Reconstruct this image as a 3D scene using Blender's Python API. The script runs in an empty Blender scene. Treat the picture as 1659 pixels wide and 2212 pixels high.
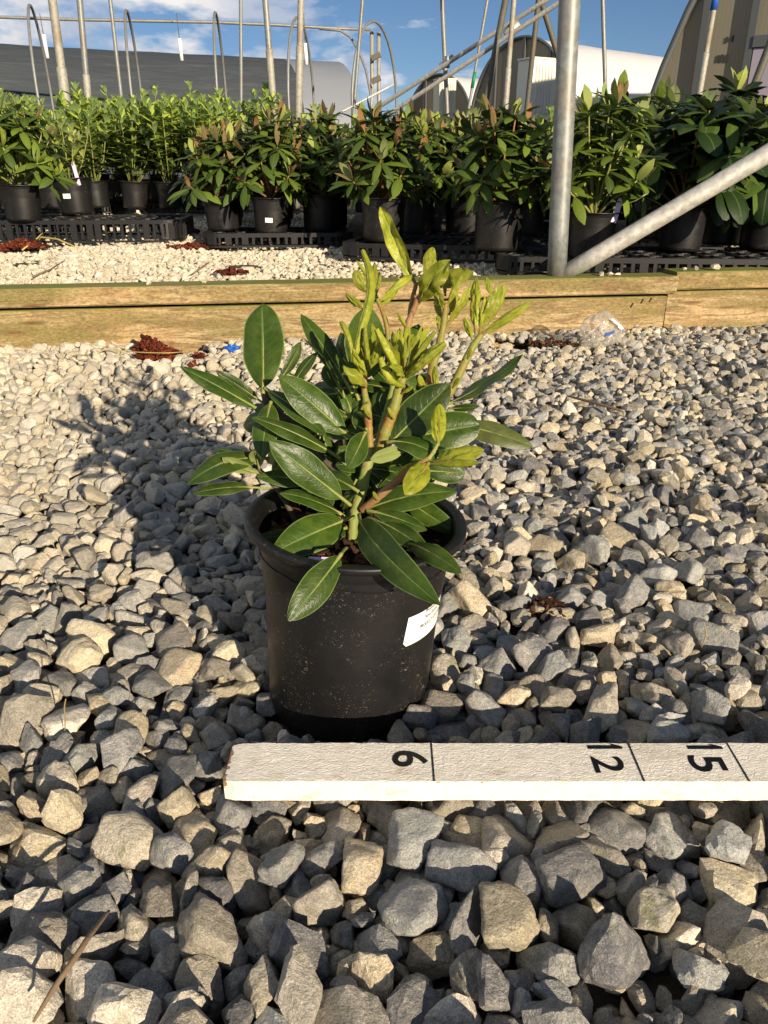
import bpy, math, random
import numpy as np
from mathutils import Vector, Matrix, Quaternion, noise
from math import sin, cos, pi, radians, tau

# ------------------------------------------------------------------ camera
sc = bpy.context.scene
PITCH = radians(24.2); CAMH = 0.445; F = 1661.0; CX, CY = 829.5, 1106.0
cd = bpy.data.cameras.new('camera'); cam = bpy.data.objects.new('camera', cd)
sc.collection.objects.link(cam); sc.camera = cam
cd.sensor_fit = 'VERTICAL'; cd.sensor_height = 36.0; cd.lens = 36.0 * F / 2212.0
cd.clip_start = 0.02; cd.clip_end = 2000
cam.location = (0, 0, CAMH); cam.rotation_euler = (pi / 2 - PITCH, 0, 0)

# ------------------------------------------------------------------ sky and sun
SUN_EL = radians(17.5); SUN_AZ = radians(148.5)
w = bpy.data.worlds.new('World'); sc.world = w; w.use_nodes = True
nt = w.node_tree; nt.nodes.clear()
wo = nt.nodes.new('ShaderNodeOutputWorld'); bg = nt.nodes.new('ShaderNodeBackground')
sky = nt.nodes.new('ShaderNodeTexSky'); sky.sky_type = 'NISHITA'; sky.sun_disc = False
sky.sun_elevation = SUN_EL; sky.sun_rotation = SUN_AZ
sky.air_density = 0.7; sky.dust_density = 0.1; sky.ozone_density = 3.6
bg.inputs[1].default_value = 0.05
tc = nt.nodes.new('ShaderNodeTexCoord'); mp = nt.nodes.new('ShaderNodeMapping')
mp.inputs['Scale'].default_value = (8.5, 8.5, 24.0); mp.inputs['Location'].default_value = (1.9, 0.4, 0.3)
ns = nt.nodes.new('ShaderNodeTexNoise'); ns.inputs['Scale'].default_value = 1.0
ns.inputs['Detail'].default_value = 7; ns.inputs['Roughness'].default_value = 0.56
big = nt.nodes.new('ShaderNodeTexNoise'); big.inputs['Scale'].default_value = 2.3; big.inputs['Detail'].default_value = 1
sep = nt.nodes.new('ShaderNodeSeparateXYZ')
side = nt.nodes.new('ShaderNodeMapRange'); side.inputs[1].default_value = 0.16; side.inputs[2].default_value = -0.30
side.inputs[3].default_value = -0.09; side.inputs[4].default_value = 0.09
ad = nt.nodes.new('ShaderNodeMath'); ad.operation = 'ADD'
ramp = nt.nodes.new('ShaderNodeValToRGB'); ramp.color_ramp.elements[0].position = 0.50; ramp.color_ramp.elements[1].position = 0.63
shd = nt.nodes.new('ShaderNodeTexNoise'); shd.inputs['Scale'].default_value = 14; shd.inputs['Detail'].default_value = 5
cr2 = nt.nodes.new('ShaderNodeValToRGB')
cr2.color_ramp.elements[0].position = 0.38; cr2.color_ramp.elements[0].color = (6.2, 7.0, 8.6, 1)
cr2.color_ramp.elements[1].position = 0.62; cr2.color_ramp.elements[1].color = (12.0, 11.6, 11.2, 1)
mx = nt.nodes.new('ShaderNodeMixRGB')
L = nt.links.new
L(tc.outputs['Generated'], mp.inputs[0]); L(mp.outputs[0], ns.inputs['Vector'])
L(tc.outputs['Generated'], sep.inputs[0]); L(sep.outputs[0], side.inputs[0])
L(ns.outputs['Fac'], ad.inputs[0]); L(side.outputs[0], ad.inputs[1]); L(ad.outputs[0], ramp.inputs[0])
L(tc.outputs['Generated'], shd.inputs['Vector']); L(shd.outputs['Fac'], cr2.inputs[0])
L(ramp.outputs[0], mx.inputs[0]); L(sky.outputs[0], mx.inputs[1]); L(cr2.outputs[0], mx.inputs[2])
L(mx.outputs[0], bg.inputs[0]); L(bg.outputs[0], wo.inputs[0])

sun = bpy.data.lights.new('sun', 'SUN'); sun.energy = 5.0; sun.angle = radians(0.53); sun.color = (1.0, 0.84, 0.64)
so = bpy.data.objects.new('sun', sun); sc.collection.objects.link(so)
tosun = Vector((sin(SUN_AZ) * cos(SUN_EL), cos(SUN_AZ) * cos(SUN_EL), sin(SUN_EL)))
so.rotation_euler = (-tosun).to_track_quat('-Z', 'Y').to_euler()
sc.view_settings.view_transform = 'Standard'; sc.view_settings.look = 'None'
sc.view_settings.exposure = 0.65; sc.view_settings.gamma = 1.0; sc.view_settings.use_curve_mapping = False

# ------------------------------------------------------------------ helpers
COL = sc.collection
CAMV = Vector((0, 0, CAMH)); FWD = Vector((0, cos(PITCH), -sin(PITCH))); UP = Vector((0, sin(PITCH), cos(PITCH)))
def at(px, py, z):
    "world point seen at (px,py) in the 1659x2212 picture at view depth z metres"
    return CAMV + FWD * z + Vector(((px - CX) / F * z, 0, 0)) - UP * ((py - CY) / F * z)
def on(px, py, h=0.0):
    "world point seen at (px,py) that lies at height h"
    d = FWD + Vector(((px - CX) / F, 0, 0)) - UP * ((py - CY) / F)
    return CAMV + d * ((h - CAMH) / d.z)
def srgb(r, g, b): return tuple(((c / 255) / 12.92 if c <= 10 else ((c / 255 + .055) / 1.055) ** 2.4) for c in (r, g, b)) + (1,)

def tag(o, label=None, cat=None, group=None, kind=None):
    if label: o['label'] = label
    if cat: o['category'] = cat
    if group: o['group'] = group
    if kind: o['kind'] = kind
    return o
def empty(name, loc=(0, 0, 0), rot=None):
    o = bpy.data.objects.new(name, None); o.location = loc; o.empty_display_size = 0.05
    if rot: o.rotation_euler = rot
    COL.objects.link(o); return o
def link(name, me, parent=None, mw=None):
    o = bpy.data.objects.new(name, me); COL.objects.link(o)
    if parent is not None: o.parent = parent
    if mw is not None: o.matrix_local = mw
    return o

class MB:
    "collects vertices, faces, uvs and material slots; build() links ONE mesh object"
    def __init__(s): s.v = []; s.f = []; s.uv = []; s.mi = []; s.sm = []
    def add(s, v, f, uv=None, mi=0, smooth=True):
        b = len(s.v); s.v += [tuple(x) for x in v]
        for k, q in enumerate(f):
            s.f.append(tuple(b + i for i in q)); s.mi.append(mi); s.sm.append(smooth)
            s.uv += [tuple(uv[i]) for i in q] if uv is not None else [(0, 0)] * len(q)
        return s
    def box(s, c, d, rot=None, mi=0):
        x, y, z = d[0] / 2, d[1] / 2, d[2] / 2
        v = [Vector((a * x, b_ * y, c_ * z)) for a in (-1, 1) for b_ in (-1, 1) for c_ in (-1, 1)]
        if rot is not None: v = [rot @ p for p in v]
        c = Vector(c); v = [p + c for p in v]
        return s.add(v, [(0, 1, 3, 2), (4, 6, 7, 5), (0, 4, 5, 1), (2, 3, 7, 6), (0, 2, 6, 4), (1, 5, 7, 3)], mi=mi, smooth=False)
    def tube(s, pts, rad, seg=10, mi=0, cap=True):
        pts = [Vector(p) for p in pts]; n = len(pts)
        if not hasattr(rad, '__len__'): rad = [rad] * n
        up = None; v = []; uv = []
        for i, p in enumerate(pts):
            t = (pts[min(i + 1, n - 1)] - pts[max(i - 1, 0)]).normalized()
            if up is None: up = t.orthogonal().normalized()
            up = (up - t * up.dot(t)).normalized(); sd = t.cross(up)
            for k in range(seg):
                a = k * tau / seg
                v.append(p + (up * cos(a) + sd * sin(a)) * rad[i]); uv.append((k / seg, i / (n - 1)))
        f = [(i * seg + k, i * seg + (k + 1) % seg, (i + 1) * seg + (k + 1) % seg, (i + 1) * seg + k) for i in range(n - 1) for k in range(seg)]
        if cap: f += [tuple(range(seg - 1, -1, -1)), tuple((n - 1) * seg + k for k in range(seg))]
        return s.add(v, f, uv, mi)
    def lathe(s, prof, seg=48, mi=0, smooth=True):
        v = [(r * cos(k * tau / seg), r * sin(k * tau / seg), z) for r, z in prof for k in range(seg)]
        f = [(i * seg + k, i * seg + (k + 1) % seg, (i + 1) * seg + (k + 1) % seg, (i + 1) * seg + k) for i in range(len(prof) - 1) for k in range(seg)]
        return s.add(v, f, [(k / seg, r) for r in range(len(prof)) for k in range(seg)], mi, smooth)
    def mesh(s, name, mats):
        me = bpy.data.meshes.new(name); me.from_pydata(s.v, [], s.f)
        ul = me.uv_layers.new(name='uv'); ul.data.foreach_set('uv', np.array(s.uv, np.float32).ravel())
        me.polygons.foreach_set('material_index', s.mi); me.polygons.foreach_set('use_smooth', s.sm)
        for m in (mats if isinstance(mats, (list, tuple)) else [mats]): me.materials.append(m)
        me.update(); return me
    def build(s, name, mats, parent=None, mw=None): return link(name, s.mesh(name, mats), parent, mw)

def quick_mesh(name, V, T, mat, smooth=False, uv=None):
    "V (n,3), T (m,3) numpy -> mesh, fast"
    me = bpy.data.meshes.new(name); n, m = len(V), len(T)
    me.vertices.add(n); me.vertices.foreach_set('co', np.asarray(V, np.float32).ravel())
    me.loops.add(m * 3); me.loops.foreach_set('vertex_index', np.asarray(T, np.int32).ravel())
    me.polygons.add(m); me.polygons.foreach_set('loop_start', np.arange(0, m * 3, 3, dtype=np.int32))
    me.polygons.foreach_set('use_smooth', np.full(m, smooth))
    if uv is not None:
        ul = me.uv_layers.new(name='uv'); ul.data.foreach_set('uv', np.asarray(uv, np.float32)[np.asarray(T).ravel()].ravel())
    for x in (mat if isinstance(mat, (list, tuple)) else [mat]): me.materials.append(x)
    me.update(calc_edges=True); me.validate(); return me

# ------------------------------------------------------------------ materials
class NT:
    "small node helper"
    def __init__(s, name):
        s.m = bpy.data.materials.new(name); s.m.use_nodes = True; s.t = s.m.node_tree; s.t.nodes.clear()
        s.out = s.t.nodes.new('ShaderNodeOutputMaterial'); s.b = s.t.nodes.new('ShaderNodeBsdfPrincipled')
        s.t.links.new(s.b.outputs[0], s.out.inputs[0])
    def n(s, ty, **k):
        x = s.t.nodes.new(ty)
        for a, v in k.items(): setattr(x, a, v)
        return x
    def l(s, a, b): s.t.links.new(a, b)
    def obj(s): return s.n('ShaderNodeTexCoord').outputs['Object']
    def gen(s): return s.n('ShaderNodeNewGeometry').outputs['Position']
    def noise(s, vec, scale, detail=4, rough=.55, dist=0):
        x = s.n('ShaderNodeTexNoise'); x.inputs['Scale'].default_value = scale; x.inputs['Detail'].default_value = detail
        x.inputs['Roughness'].default_value = rough; x.inputs['Distortion'].default_value = dist
        if vec is not None: s.l(vec, x.inputs['Vector'])
        return x.outputs['Fac']
    def ramp(s, fac, *st, interp='LINEAR'):
        x = s.n('ShaderNodeValToRGB'); x.color_ramp.interpolation = interp; e = x.color_ramp.elements
        while len(e) < len(st): e.new(0.5)
        for i, (p, c) in enumerate(st):
            e[i].position = p; e[i].color = c if hasattr(c, '__len__') else (c, c, c, 1)
        s.l(fac, x.inputs[0]); return x.outputs[0]
    def mix(s, fac, a, b, mode='MIX'):
        x = s.n('ShaderNodeMixRGB', blend_type=mode)
        for i, v in ((0, fac), (1, a), (2, b)):
            if hasattr(v, 'links'): s.l(v, x.inputs[i])
            else: x.inputs[i].default_value = v
        return x.outputs[0]
    def math(s, op, a, b=0.0, c=0.0):
        x = s.n('ShaderNodeMath', operation=op)
        for i, v in ((0, a), (1, b), (2, c)):
            if hasattr(v, 'links'): s.l(v, x.inputs[i])
            else: x.inputs[i].default_value = v
        return x.outputs[0]
    def mapr(s, vec, scale=(1, 1, 1), loc=(0, 0, 0)):
        x = s.n('ShaderNodeMapping'); x.inputs['Scale'].default_value = scale; x.inputs['Location'].default_value = loc
        s.l(vec, x.inputs[0]); return x.outputs[0]
    def bump(s, h, strength=.5, dist=.001, normal=None):
        x = s.n('ShaderNodeBump'); x.inputs['Strength'].default_value = strength; x.inputs['Distance'].default_value = dist
        s.l(h, x.inputs['Height'])
        if normal is not None: s.l(normal, x.inputs['Normal'])
        s.l(x.outputs[0], s.b.inputs['Normal']); return x.outputs[0]
    def set(s, color=None, rough=None, metal=None, spec=None):
        for v, k in ((color, 'Base Color'), (rough, 'Roughness'), (metal, 'Metallic'), (spec, 'Specular IOR Level')):
            if v is None: continue
            if hasattr(v, 'links'): s.l(v, s.b.inputs[k])
            else: s.b.inputs[k].default_value = v
        return s.m
def rnd_id(M):
    "a random number per stone, whether it is an object or an island of a joined mesh"
    g = M.n('ShaderNodeNewGeometry').outputs['Random Per Island']; o = M.n('ShaderNodeObjectInfo').outputs['Random']
    return M.math('FRACT', M.math('ADD', g, o))

def stone_mat(name, cols, pale=0.0):
    M = NT(name); r = rnd_id(M); p = M.gen()
    base = M.ramp(r, *cols, interp='CONSTANT')
    r2 = M.math('FRACT', M.math('MULTIPLY', r, 17.31)); r3 = M.math('FRACT', M.math('MULTIPLY', r, 91.7))
    off = M.n('ShaderNodeCombineXYZ'); M.l(M.math('MULTIPLY', r, 37.0), off.inputs[0]); M.l(M.math('MULTIPLY', r2, 23.0), off.inputs[2])
    q = M.n('ShaderNodeVectorMath', operation='ADD'); M.l(p, q.inputs[0]); M.l(off.outputs[0], q.inputs[1]); q = q.outputs[0]
    blot = M.noise(q, 60, 3, .6)
    c = M.mix(M.ramp(blot, (.42, 0.0), (.68, .40)), base, srgb(190, 184, 170))
    fine = M.noise(q, 900, 4, .7)
    c = M.mix(.75, c, M.ramp(fine, (.28, .30), (.5, 1.0), (.74, 1.85)), 'MULTIPLY')
    mot = M.noise(q, 210, 3, .65)
    c = M.mix(.6, c, M.ramp(mot, (.3, .6), (.6, 1.2)), 'MULTIPLY')
    vein = M.noise(q, 120, 2, .5, 1.5)
    c = M.mix(M.ramp(vein, (.488, 0.0), (.5, .35), (.512, 0.0)), c, srgb(225, 216, 198))
    bright = M.math('MULTIPLY_ADD', r3, .62, .76)
    bc = M.n('ShaderNodeCombineXYZ'); [M.l(bright, bc.inputs[i]) for i in range(3)]
    c = M.mix(1.0, c, bc.outputs[0], 'MULTIPLY')
    # dust-bleached, limey gravel towards the far left of the yard
    sx = M.n('ShaderNodeSeparateXYZ'); M.l(p, sx.inputs[0])
    d = M.math('ADD', M.math('MULTIPLY', sx.outputs[1], .62), M.math('MULTIPLY', sx.outputs[0], -.9))
    d = M.math('ADD', d, M.math('MULTIPLY', M.noise(p, 3.0, 3), .5))
    k = M.math('ADD', M.math('MULTIPLY', M.ramp(M.math('MULTIPLY', d, .5), (.40, 0.0), (.82, 1.0)), .62 - pale * .2), pale)
    light = M.mix(r3, srgb(196, 184, 158), srgb(218, 210, 190))
    light = M.mix(.55, light, M.ramp(fine, (.28, .6), (.5, 1.0), (.74, 1.3)), 'MULTIPLY')
    c = M.mix(M.math('MINIMUM', k, .85), c, light)
    # a little green algae here and there
    alg = M.math('MULTIPLY', M.ramp(M.noise(p, 9, 3), (.60, 0.0), (.68, 1.0)), M.ramp(M.noise(q, 90, 2), (.5, 0.0), (.6, .5)))
    c = M.mix(alg, c, srgb(120, 128, 62))
    M.set(c, M.math('MULTIPLY_ADD', fine, .25, .68), spec=.28)
    h = M.math('ADD', M.math('MULTIPLY', M.noise(q, 260, 6, .68), 1.0), M.math('MULTIPLY', M.noise(q, 1100, 3, .7), .28))
    M.bump(h, 1.0, .0036); return M.m
GREYS = ((0, srgb(150, 144, 131)), (.16, srgb(172, 164, 146)), (.3, srgb(126, 126, 124)), (.42, srgb(178, 167, 140)),
         (.52, srgb(150, 152, 148)), (.64, srgb(184, 170, 142)), (.72, srgb(158, 149, 128)), (.80, srgb(138, 139, 136)), (.90, srgb(192, 184, 168)), (.96, srgb(104, 104, 106)))
STONE = stone_mat('crushed_limestone', GREYS)
CREAM = ((0, srgb(176, 168, 148)), (.2, srgb(194, 186, 166)), (.4, srgb(148, 140, 120)), (.6, srgb(180, 170, 146)), (.8, srgb(208, 202, 186)), (.93, srgb(134, 124, 102)))
STONE2 = stone_mat('cream_limestone', CREAM, .3)

def ground_mat():
    M = NT('stony_earth'); p = M.gen()
    M.set(M.ramp(M.noise(p, 40, 6), (.3, srgb(58, 52, 44)), (.7, srgb(110, 100, 84))), .95, spec=.1); M.bump(M.noise(p, 130, 5), .8, .01); return M.m
GROUND = ground_mat()

def plastic_black(name='black_plastic', dirt=1.0, rough=.42):
    M = NT(name); p = M.obj()
    s1 = M.ramp(M.noise(M.mapr(p, (260, 260, 420)), 1, 4, .75, 1.2), (.62, 0.0), (.68, 1.0))
    s2 = M.ramp(M.noise(M.mapr(p, (700, 700, 700)), 1, 2, .6), (.70, 0.0), (.75, 1.0))
    area = M.ramp(M.noise(p, 26, 3), (.44, 0.0), (.62, 1.0))
    m = M.math('MULTIPLY', M.math('MAXIMUM', s1, s2), area)
    film = M.math('MULTIPLY', M.ramp(M.noise(M.mapr(p, (30, 30, 14)), 1, 5), (.4, 0.0), (.8, 1.0)), .05 * dirt)
    c = M.mix(film, (.006, .006, .0065, 1), (.14, .12, .095, 1)); c = M.mix(M.math('MULTIPLY', m, .8 * dirt), c, (.46, .42, .34, 1))
    M.set(c, M.math('MULTIPLY_ADD', M.noise(p, 60, 4), .25, rough - .1), spec=.45)
    M.bump(M.noise(p, 900, 2), .12, .0006); return M.m
BLACK = plastic_black(); BLACK2 = plastic_black('tray_plastic', .35, .5)

def leaf_mat(name, top, top2, under, vein, rough=.38, trans=.16, pucker=0.0, spots=0.0, rim=None, lats=.13):
    M = NT(name)
    uv = M.n('ShaderNodeUVMap'); uv.uv_map = 'uv'
    sx = M.n('ShaderNodeSeparateXYZ'); M.l(uv.outputs[0], sx.inputs[0]); u, v = sx.outputs[0], sx.outputs[1]
    au = M.math('ABSOLUTE', M.math('SUBTRACT', M.math('MULTIPLY', u, 2.0), 1.0))
    p = M.obj(); rn = M.n('ShaderNodeObjectInfo').outputs['Random']
    isl = M.n('ShaderNodeNewGeometry').outputs['Random Per Island']
    rr = M.math('FRACT', M.math('ADD', rn, isl))
    warp = M.math('MULTIPLY', M.noise(uv.outputs[0], 5, 2), .9)
    ph = M.math('ADD', M.math('SUBTRACT', M.math('MULTIPLY', v, 11.0), M.math('MULTIPLY', M.math('POWER', au, 1.4), 2.3)), warp)
    tri = M.math('ABSOLUTE', M.math('SUBTRACT', M.math('FRACT', ph), .5))
    lat = M.ramp(tri, (0, 1.0), (.055, 0.35), (.16, 0.0))
    lat = M.math('MULTIPLY', lat, M.ramp(au, (.0, 1.0), (.62, .6), (.9, 0.0)))
    mid = M.ramp(au, (.0, 1.0), (.045, .9), (.10, 0.0))
    mott = M.noise(p, 75, 3)
    c = M.mix(M.ramp(mott, (.35, 0.0), (.68, 1.0)), top, top2)
    br = M.math('MULTIPLY_ADD', rr, .6, .72); bc = M.n('ShaderNodeCombineXYZ'); [M.l(br, bc.inputs[i]) for i in range(3)]
    c = M.mix(1.0, c, bc.outputs[0], 'MULTIPLY')
    c = M.mix(M.math('MULTIPLY', lat, lats), c, vein); c = M.mix(M.math('MULTIPLY', mid, .4), c, vein)
    if rim is not None: c = M.mix(M.ramp(au, (.93, 0.0), (.99, .7)), c, rim)
    if spots: c = M.mix(M.math('MULTIPLY', M.ramp(M.noise(p, 130, 3, .7), (.62, 0.0), (.68, 1.0)), spots), c, (.09, .045, .02, 1))
    bf = M.n('ShaderNodeNewGeometry').outputs['Backfacing']
    c2 = M.mix(M.math('MULTIPLY', mid, .5), under, vein)
    c = M.mix(bf, c, c2)
    M.set(c, M.math('ADD', M.math('MULTIPLY', bf, .3), M.math('MULTIPLY_ADD', mott, .22, rough - .08)), spec=.28)
    h = M.math('SUBTRACT', M.math('MULTIPLY', M.noise(p, 420, 3, .6), .45), M.math('ADD', M.math('MULTIPLY', lat, .18), M.math('MULTIPLY', mid, .8)))
    if pucker: h = M.math('ADD', h, M.math('MULTIPLY', M.noise(p, 190, 3, .5), pucker))
    M.bump(h, .55, .0012)
    tr = M.n('ShaderNodeBsdfTranslucent'); M.l(M.mix(.5, c, top2), tr.inputs[0])
    mxs = M.n('ShaderNodeMixShader'); mxs.inputs[0].default_value = trans
    M.l(M.b.outputs[0], mxs.inputs[1]); M.l(tr.outputs[0], mxs.inputs[2]); M.l(mxs.outputs[0], M.out.inputs[0])
    return M.m
LEAF = leaf_mat('mature_leaf', (.023, .048, .005, 1), (.048, .082, .009, 1), (.20, .24, .075, 1), (.19, .28, .085, 1), .33, .10, spots=.25, rim=(.20, .28, .09, 1))
LEAFB = leaf_mat('bronzed_leaf', (.050, .060, .016, 1), (.075, .095, .022, 1), (.20, .20, .08, 1), (.17, .22, .08, 1), .4, .10, spots=.5)
NEW = leaf_mat('new_leaf', (.22, .26, .020, 1), (.35, .37, .038, 1), (.36, .36, .10, 1), (.46, .46, .13, 1), .30, .34, pucker=1.6, rim=(.30, .17, .05, 1), lats=-.35)
BG_DARK = leaf_mat('far_dark_leaf', (.036, .064, .009, 1), (.064, .104, .014, 1), (.10, .14, .055, 1), (.13, .21, .07, 1), .5, .12)
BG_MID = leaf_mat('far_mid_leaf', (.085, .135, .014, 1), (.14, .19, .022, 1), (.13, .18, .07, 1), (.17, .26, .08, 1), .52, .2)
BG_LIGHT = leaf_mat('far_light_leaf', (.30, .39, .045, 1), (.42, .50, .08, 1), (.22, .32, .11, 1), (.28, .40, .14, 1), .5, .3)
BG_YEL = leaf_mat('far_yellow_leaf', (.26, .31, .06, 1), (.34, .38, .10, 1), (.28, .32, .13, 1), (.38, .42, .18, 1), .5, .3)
BG_BROWN = leaf_mat('far_brown_leaf', (.10, .085, .03, 1), (.15, .11, .04, 1), (.25, .135, .055, 1), (.22, .15, .07, 1), .7, .15)
BG_BIG = leaf_mat('far_broad_leaf', (.011, .025, .006, 1), (.018, .038, .008, 1), (.07, .10, .04, 1), (.10, .16, .06, 1), .42, .08)  # greens darkened further: shade from neighbouring plants is put into the colour

def stem_mat(name, a, b, c, rough=.6):
    M = NT(name); p = M.obj()
    col = M.mix(M.ramp(M.noise(p, 38, 4), (.4, 0.0), (.6, 1.0)), a, b); col = M.mix(M.ramp(M.noise(p, 90, 4, .7), (.58, 0.0), (.66, .8)), col, c)
    M.set(col, rough, spec=.3); M.bump(M.noise(M.mapr(p, (1, 1, 1)), 420, 4), .5, .0012); return M.m
STEM_G = stem_mat('green_stem', (.17, .22, .045, 1), (.24, .25, .07, 1), (.22, .13, .06, 1))
STEM_Y = stem_mat('young_stem', (.24, .16, .035, 1), (.19, .20, .04, 1), (.26, .055, .03, 1), .5)
STEM_B = stem_mat('brown_stem', (.22, .11, .045, 1), (.28, .16, .07, 1), (.10, .05, .03, 1))
STEM_D = stem_mat('dark_stem', (.06, .05, .03, 1), (.10, .08, .05, 1), (.03, .02, .02, 1))

def soil_mat():
    M = NT('potting_mix'); p = M.obj()
    c = M.ramp(M.noise(p, 260, 5, .7), (.3, (.012, .007, .004, 1)), (.55, (.05, .028, .016, 1)), (.75, (.16, .09, .05, 1)))
    M.set(c, .95, spec=.1); M.bump(M.noise(p, 320, 5, .7), 1, .004); return M.m
SOIL = soil_mat()
def bark_mat():
    M = NT('bark_chips'); r = rnd_id(M)
    c = M.ramp(r, (0, (.05, .022, .012, 1)), (.3, (.09, .042, .024, 1)), (.55, (.14, .075, .042, 1)), (.75, (.03, .016, .010, 1)), (.9, (.30, .17, .08, 1)), interp='CONSTANT')
    M.set(c, .9, spec=.15); M.bump(M.noise(M.obj(), 700, 4), .8, .002); return M.m
BARK = bark_mat()
def mulch_mat():
    M = NT('red_mulch'); r = rnd_id(M)
    c = M.ramp(r, (0, (.10, .022, .012, 1)), (.4, (.16, .036, .018, 1)), (.7, (.05, .014, .010, 1)), (.9, (.22, .07, .03, 1)), interp='CONSTANT')
    M.set(c, .95, spec=.1); M.bump(M.noise(M.obj(), 500, 4), .8, .003); return M.m
MULCH = mulch_mat()

def steel_mat(name='galvanised_steel', col=(.27, .285, .27, 1), rust=.0, rough=.42):
    M = NT(name); p = M.obj()
    sp = M.noise(p, 55, 4, .6); c = M.mix(M.ramp(sp, (.38, 0.0), (.62, 1.0)), tuple(x * .72 for x in col[:3]) + (1,), col)
    c = M.mix(M.ramp(M.noise(M.mapr(p, (60, 60, 4)), 1, 4), (.5, 0.0), (.75, .45)), c, tuple(x * .5 for x in col[:3]) + (1,))
    c = M.mix(M.math('MULTIPLY', M.ramp(M.noise(p, 8, 4), (.5, 0.0), (.66, 1.0)), rust), c, (.22, .12, .05, 1))
    M.set(c, M.math('MULTIPLY_ADD', sp, .3, rough - .06), .35, .4); M.bump(M.noise(p, 260, 3), .12, .001); return M.m
STEEL = steel_mat(rust=.35); STEEL2 = steel_mat('bright_brace_steel', (.60, .58, .52, 1), 0, .40)
STEELW = steel_mat('weathered_tube', (.40, .39, .33, 1), .5, .6); STEELD = steel_mat('dark_tube', (.13, .13, .10, 1), .3, .6)

def wood_mat(name, seed):
    M = NT(name); p = M.mapr(M.obj(), (1, 1, 1), (seed * 3.1, seed * 1.7, seed * .9))
    wv = M.noise(M.mapr(p, (2.6, 24, 24)), 1, 5, .6, .6)
    rings = M.math('FRACT', M.math('MULTIPLY', wv, 7.0)); rings = M.math('ABSOLUTE', M.math('SUBTRACT', rings, .5))
    c = M.ramp(rings, (.0, srgb(112, 92, 66)), (.22, srgb(158, 138, 102)), (.5, srgb(184, 164, 126)))
    c = M.mix(M.ramp(M.noise(M.mapr(p, (3, 30, 12)), 1, 5, .6), (.38, 0.0), (.66, .75)), c, srgb(178, 146, 102))
    c = M.mix(M.ramp(M.noise(M.mapr(p, (2.0, 10, 14), (4, 2, 1)), 1, 4, .6), (.42, 0.0), (.60, .85)), c, srgb(122, 112, 66))
    c = M.mix(M.ramp(M.noise(M.mapr(p, (7, 30, 30), (2, 5, 7)), 1, 5, .65), (.5, 0.0), (.68, .7)), c, srgb(122, 96, 66))
    c = M.mix(.85, c, M.ramp(M.noise(M.mapr(p, (90, 170, 190)), 1, 6, .8), (.32, .35), (.68, 1.45)), 'MULTIPLY')
    kn = M.n('ShaderNodeTexVoronoi'); kn.inputs['Scale'].default_value = 1; M.l(M.mapr(p, (4.2, 30, 26)), kn.inputs['Vector'])
    c = M.mix(M.ramp(kn.outputs['Distance'], (.0, .9), (.10, .6), (.17, 0.0)), c, srgb(92, 62, 34))
    c = M.mix(M.ramp(M.noise(M.mapr(p, (18, 60, 60), (9, 9, 9)), 1, 3, .6), (.70, 0.0), (.76, .8)), c, srgb(150, 62, 40))
    c = M.mix(M.ramp(M.noise(M.mapr(p, (9, 260, 260), (3, 3, 3)), 1, 3, .6), (.64, 0.0), (.69, .75)), c, srgb(70, 54, 38))
    c = M.mix(M.ramp(M.noise(M.mapr(p, (26, 34, 34), (1, 8, 3)), 1, 6, .75), (.52, 0.0), (.70, .6)), c, srgb(98, 92, 60))
    nz = M.n('ShaderNodeSeparateXYZ'); M.l(M.n('ShaderNodeNewGeometry').outputs['True Normal'], nz.inputs[0])
    c = M.mix(M.math('MULTIPLY', M.ramp(nz.outputs[2], (.5, 0.0), (.9, 1.0)), M.ramp(M.noise(M.mapr(p, (5, 20, 20)), 1, 4), (.3, .35), (.6, .9))), c, srgb(112, 122, 58))
    M.set(c, .82, spec=.2)
    M.bump(M.math('ADD', M.math('MULTIPLY', rings, .5), M.noise(M.mapr(p, (30, 300, 300)), 1, 3)), .5, .0015); return M.m

def plain(name, col, rough=.6, metal=0.0, spec=.4, var=0.0, bump=0.0, scale=30):
    M = NT(name); p = M.obj(); col = tuple(col[:3]) + (1,)
    c = M.mix(M.math('MULTIPLY', M.noise(p, scale, 5), var), col, tuple(x * .3 for x in col[:3]) + (1,)) if var else col
    M.set(c, rough, metal, spec)
    if bump: M.bump(M.noise(p, scale * 4, 4), bump, .002)
    return M.m

# ------------------------------------------------------------------ ground and gravel
BA, BB = 0.100, 0.012
def bedz(y): return BA + BB * y
def onbed(px, py, dh=0.0):
    d = FWD + Vector(((px - CX) / F, 0, 0)) - UP * ((py - CY) / F)
    t = (BA + dh - CAMH) / (d.z - BB * d.y); return CAMV + d * t, t

mb = MB(); mb.add([(-60, -4, -.040), (60, -4, -.040), (60, 260, -.040), (-60, 260, -.040)], [(0, 1, 2, 3)], smooth=False)
gravel_ground = tag(mb.build('gravel_ground', GROUND), kind='structure')
E1 = on(0, 752, 0); E2 = on(1659, 705, 0)
edir = (E2 - E1); edir.z = 0; edir.normalize(); enor = Vector((-edir.y, edir.x, 0))
mid_e = (E1 + E2) / 2
mb = MB()
q0 = mid_e + enor * .045
pts = [q0 - edir * 9, q0 + edir * 9, q0 + edir * 9 + enor * 14, q0 - edir * 9 + enor * 14]
mb.add([(p.x, p.y, bedz(p.y) - .02) for p in pts], [(0, 1, 2, 3)], smooth=False)
bed_ground = tag(mb.build('bed_ground', GROUND), kind='structure')

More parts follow.
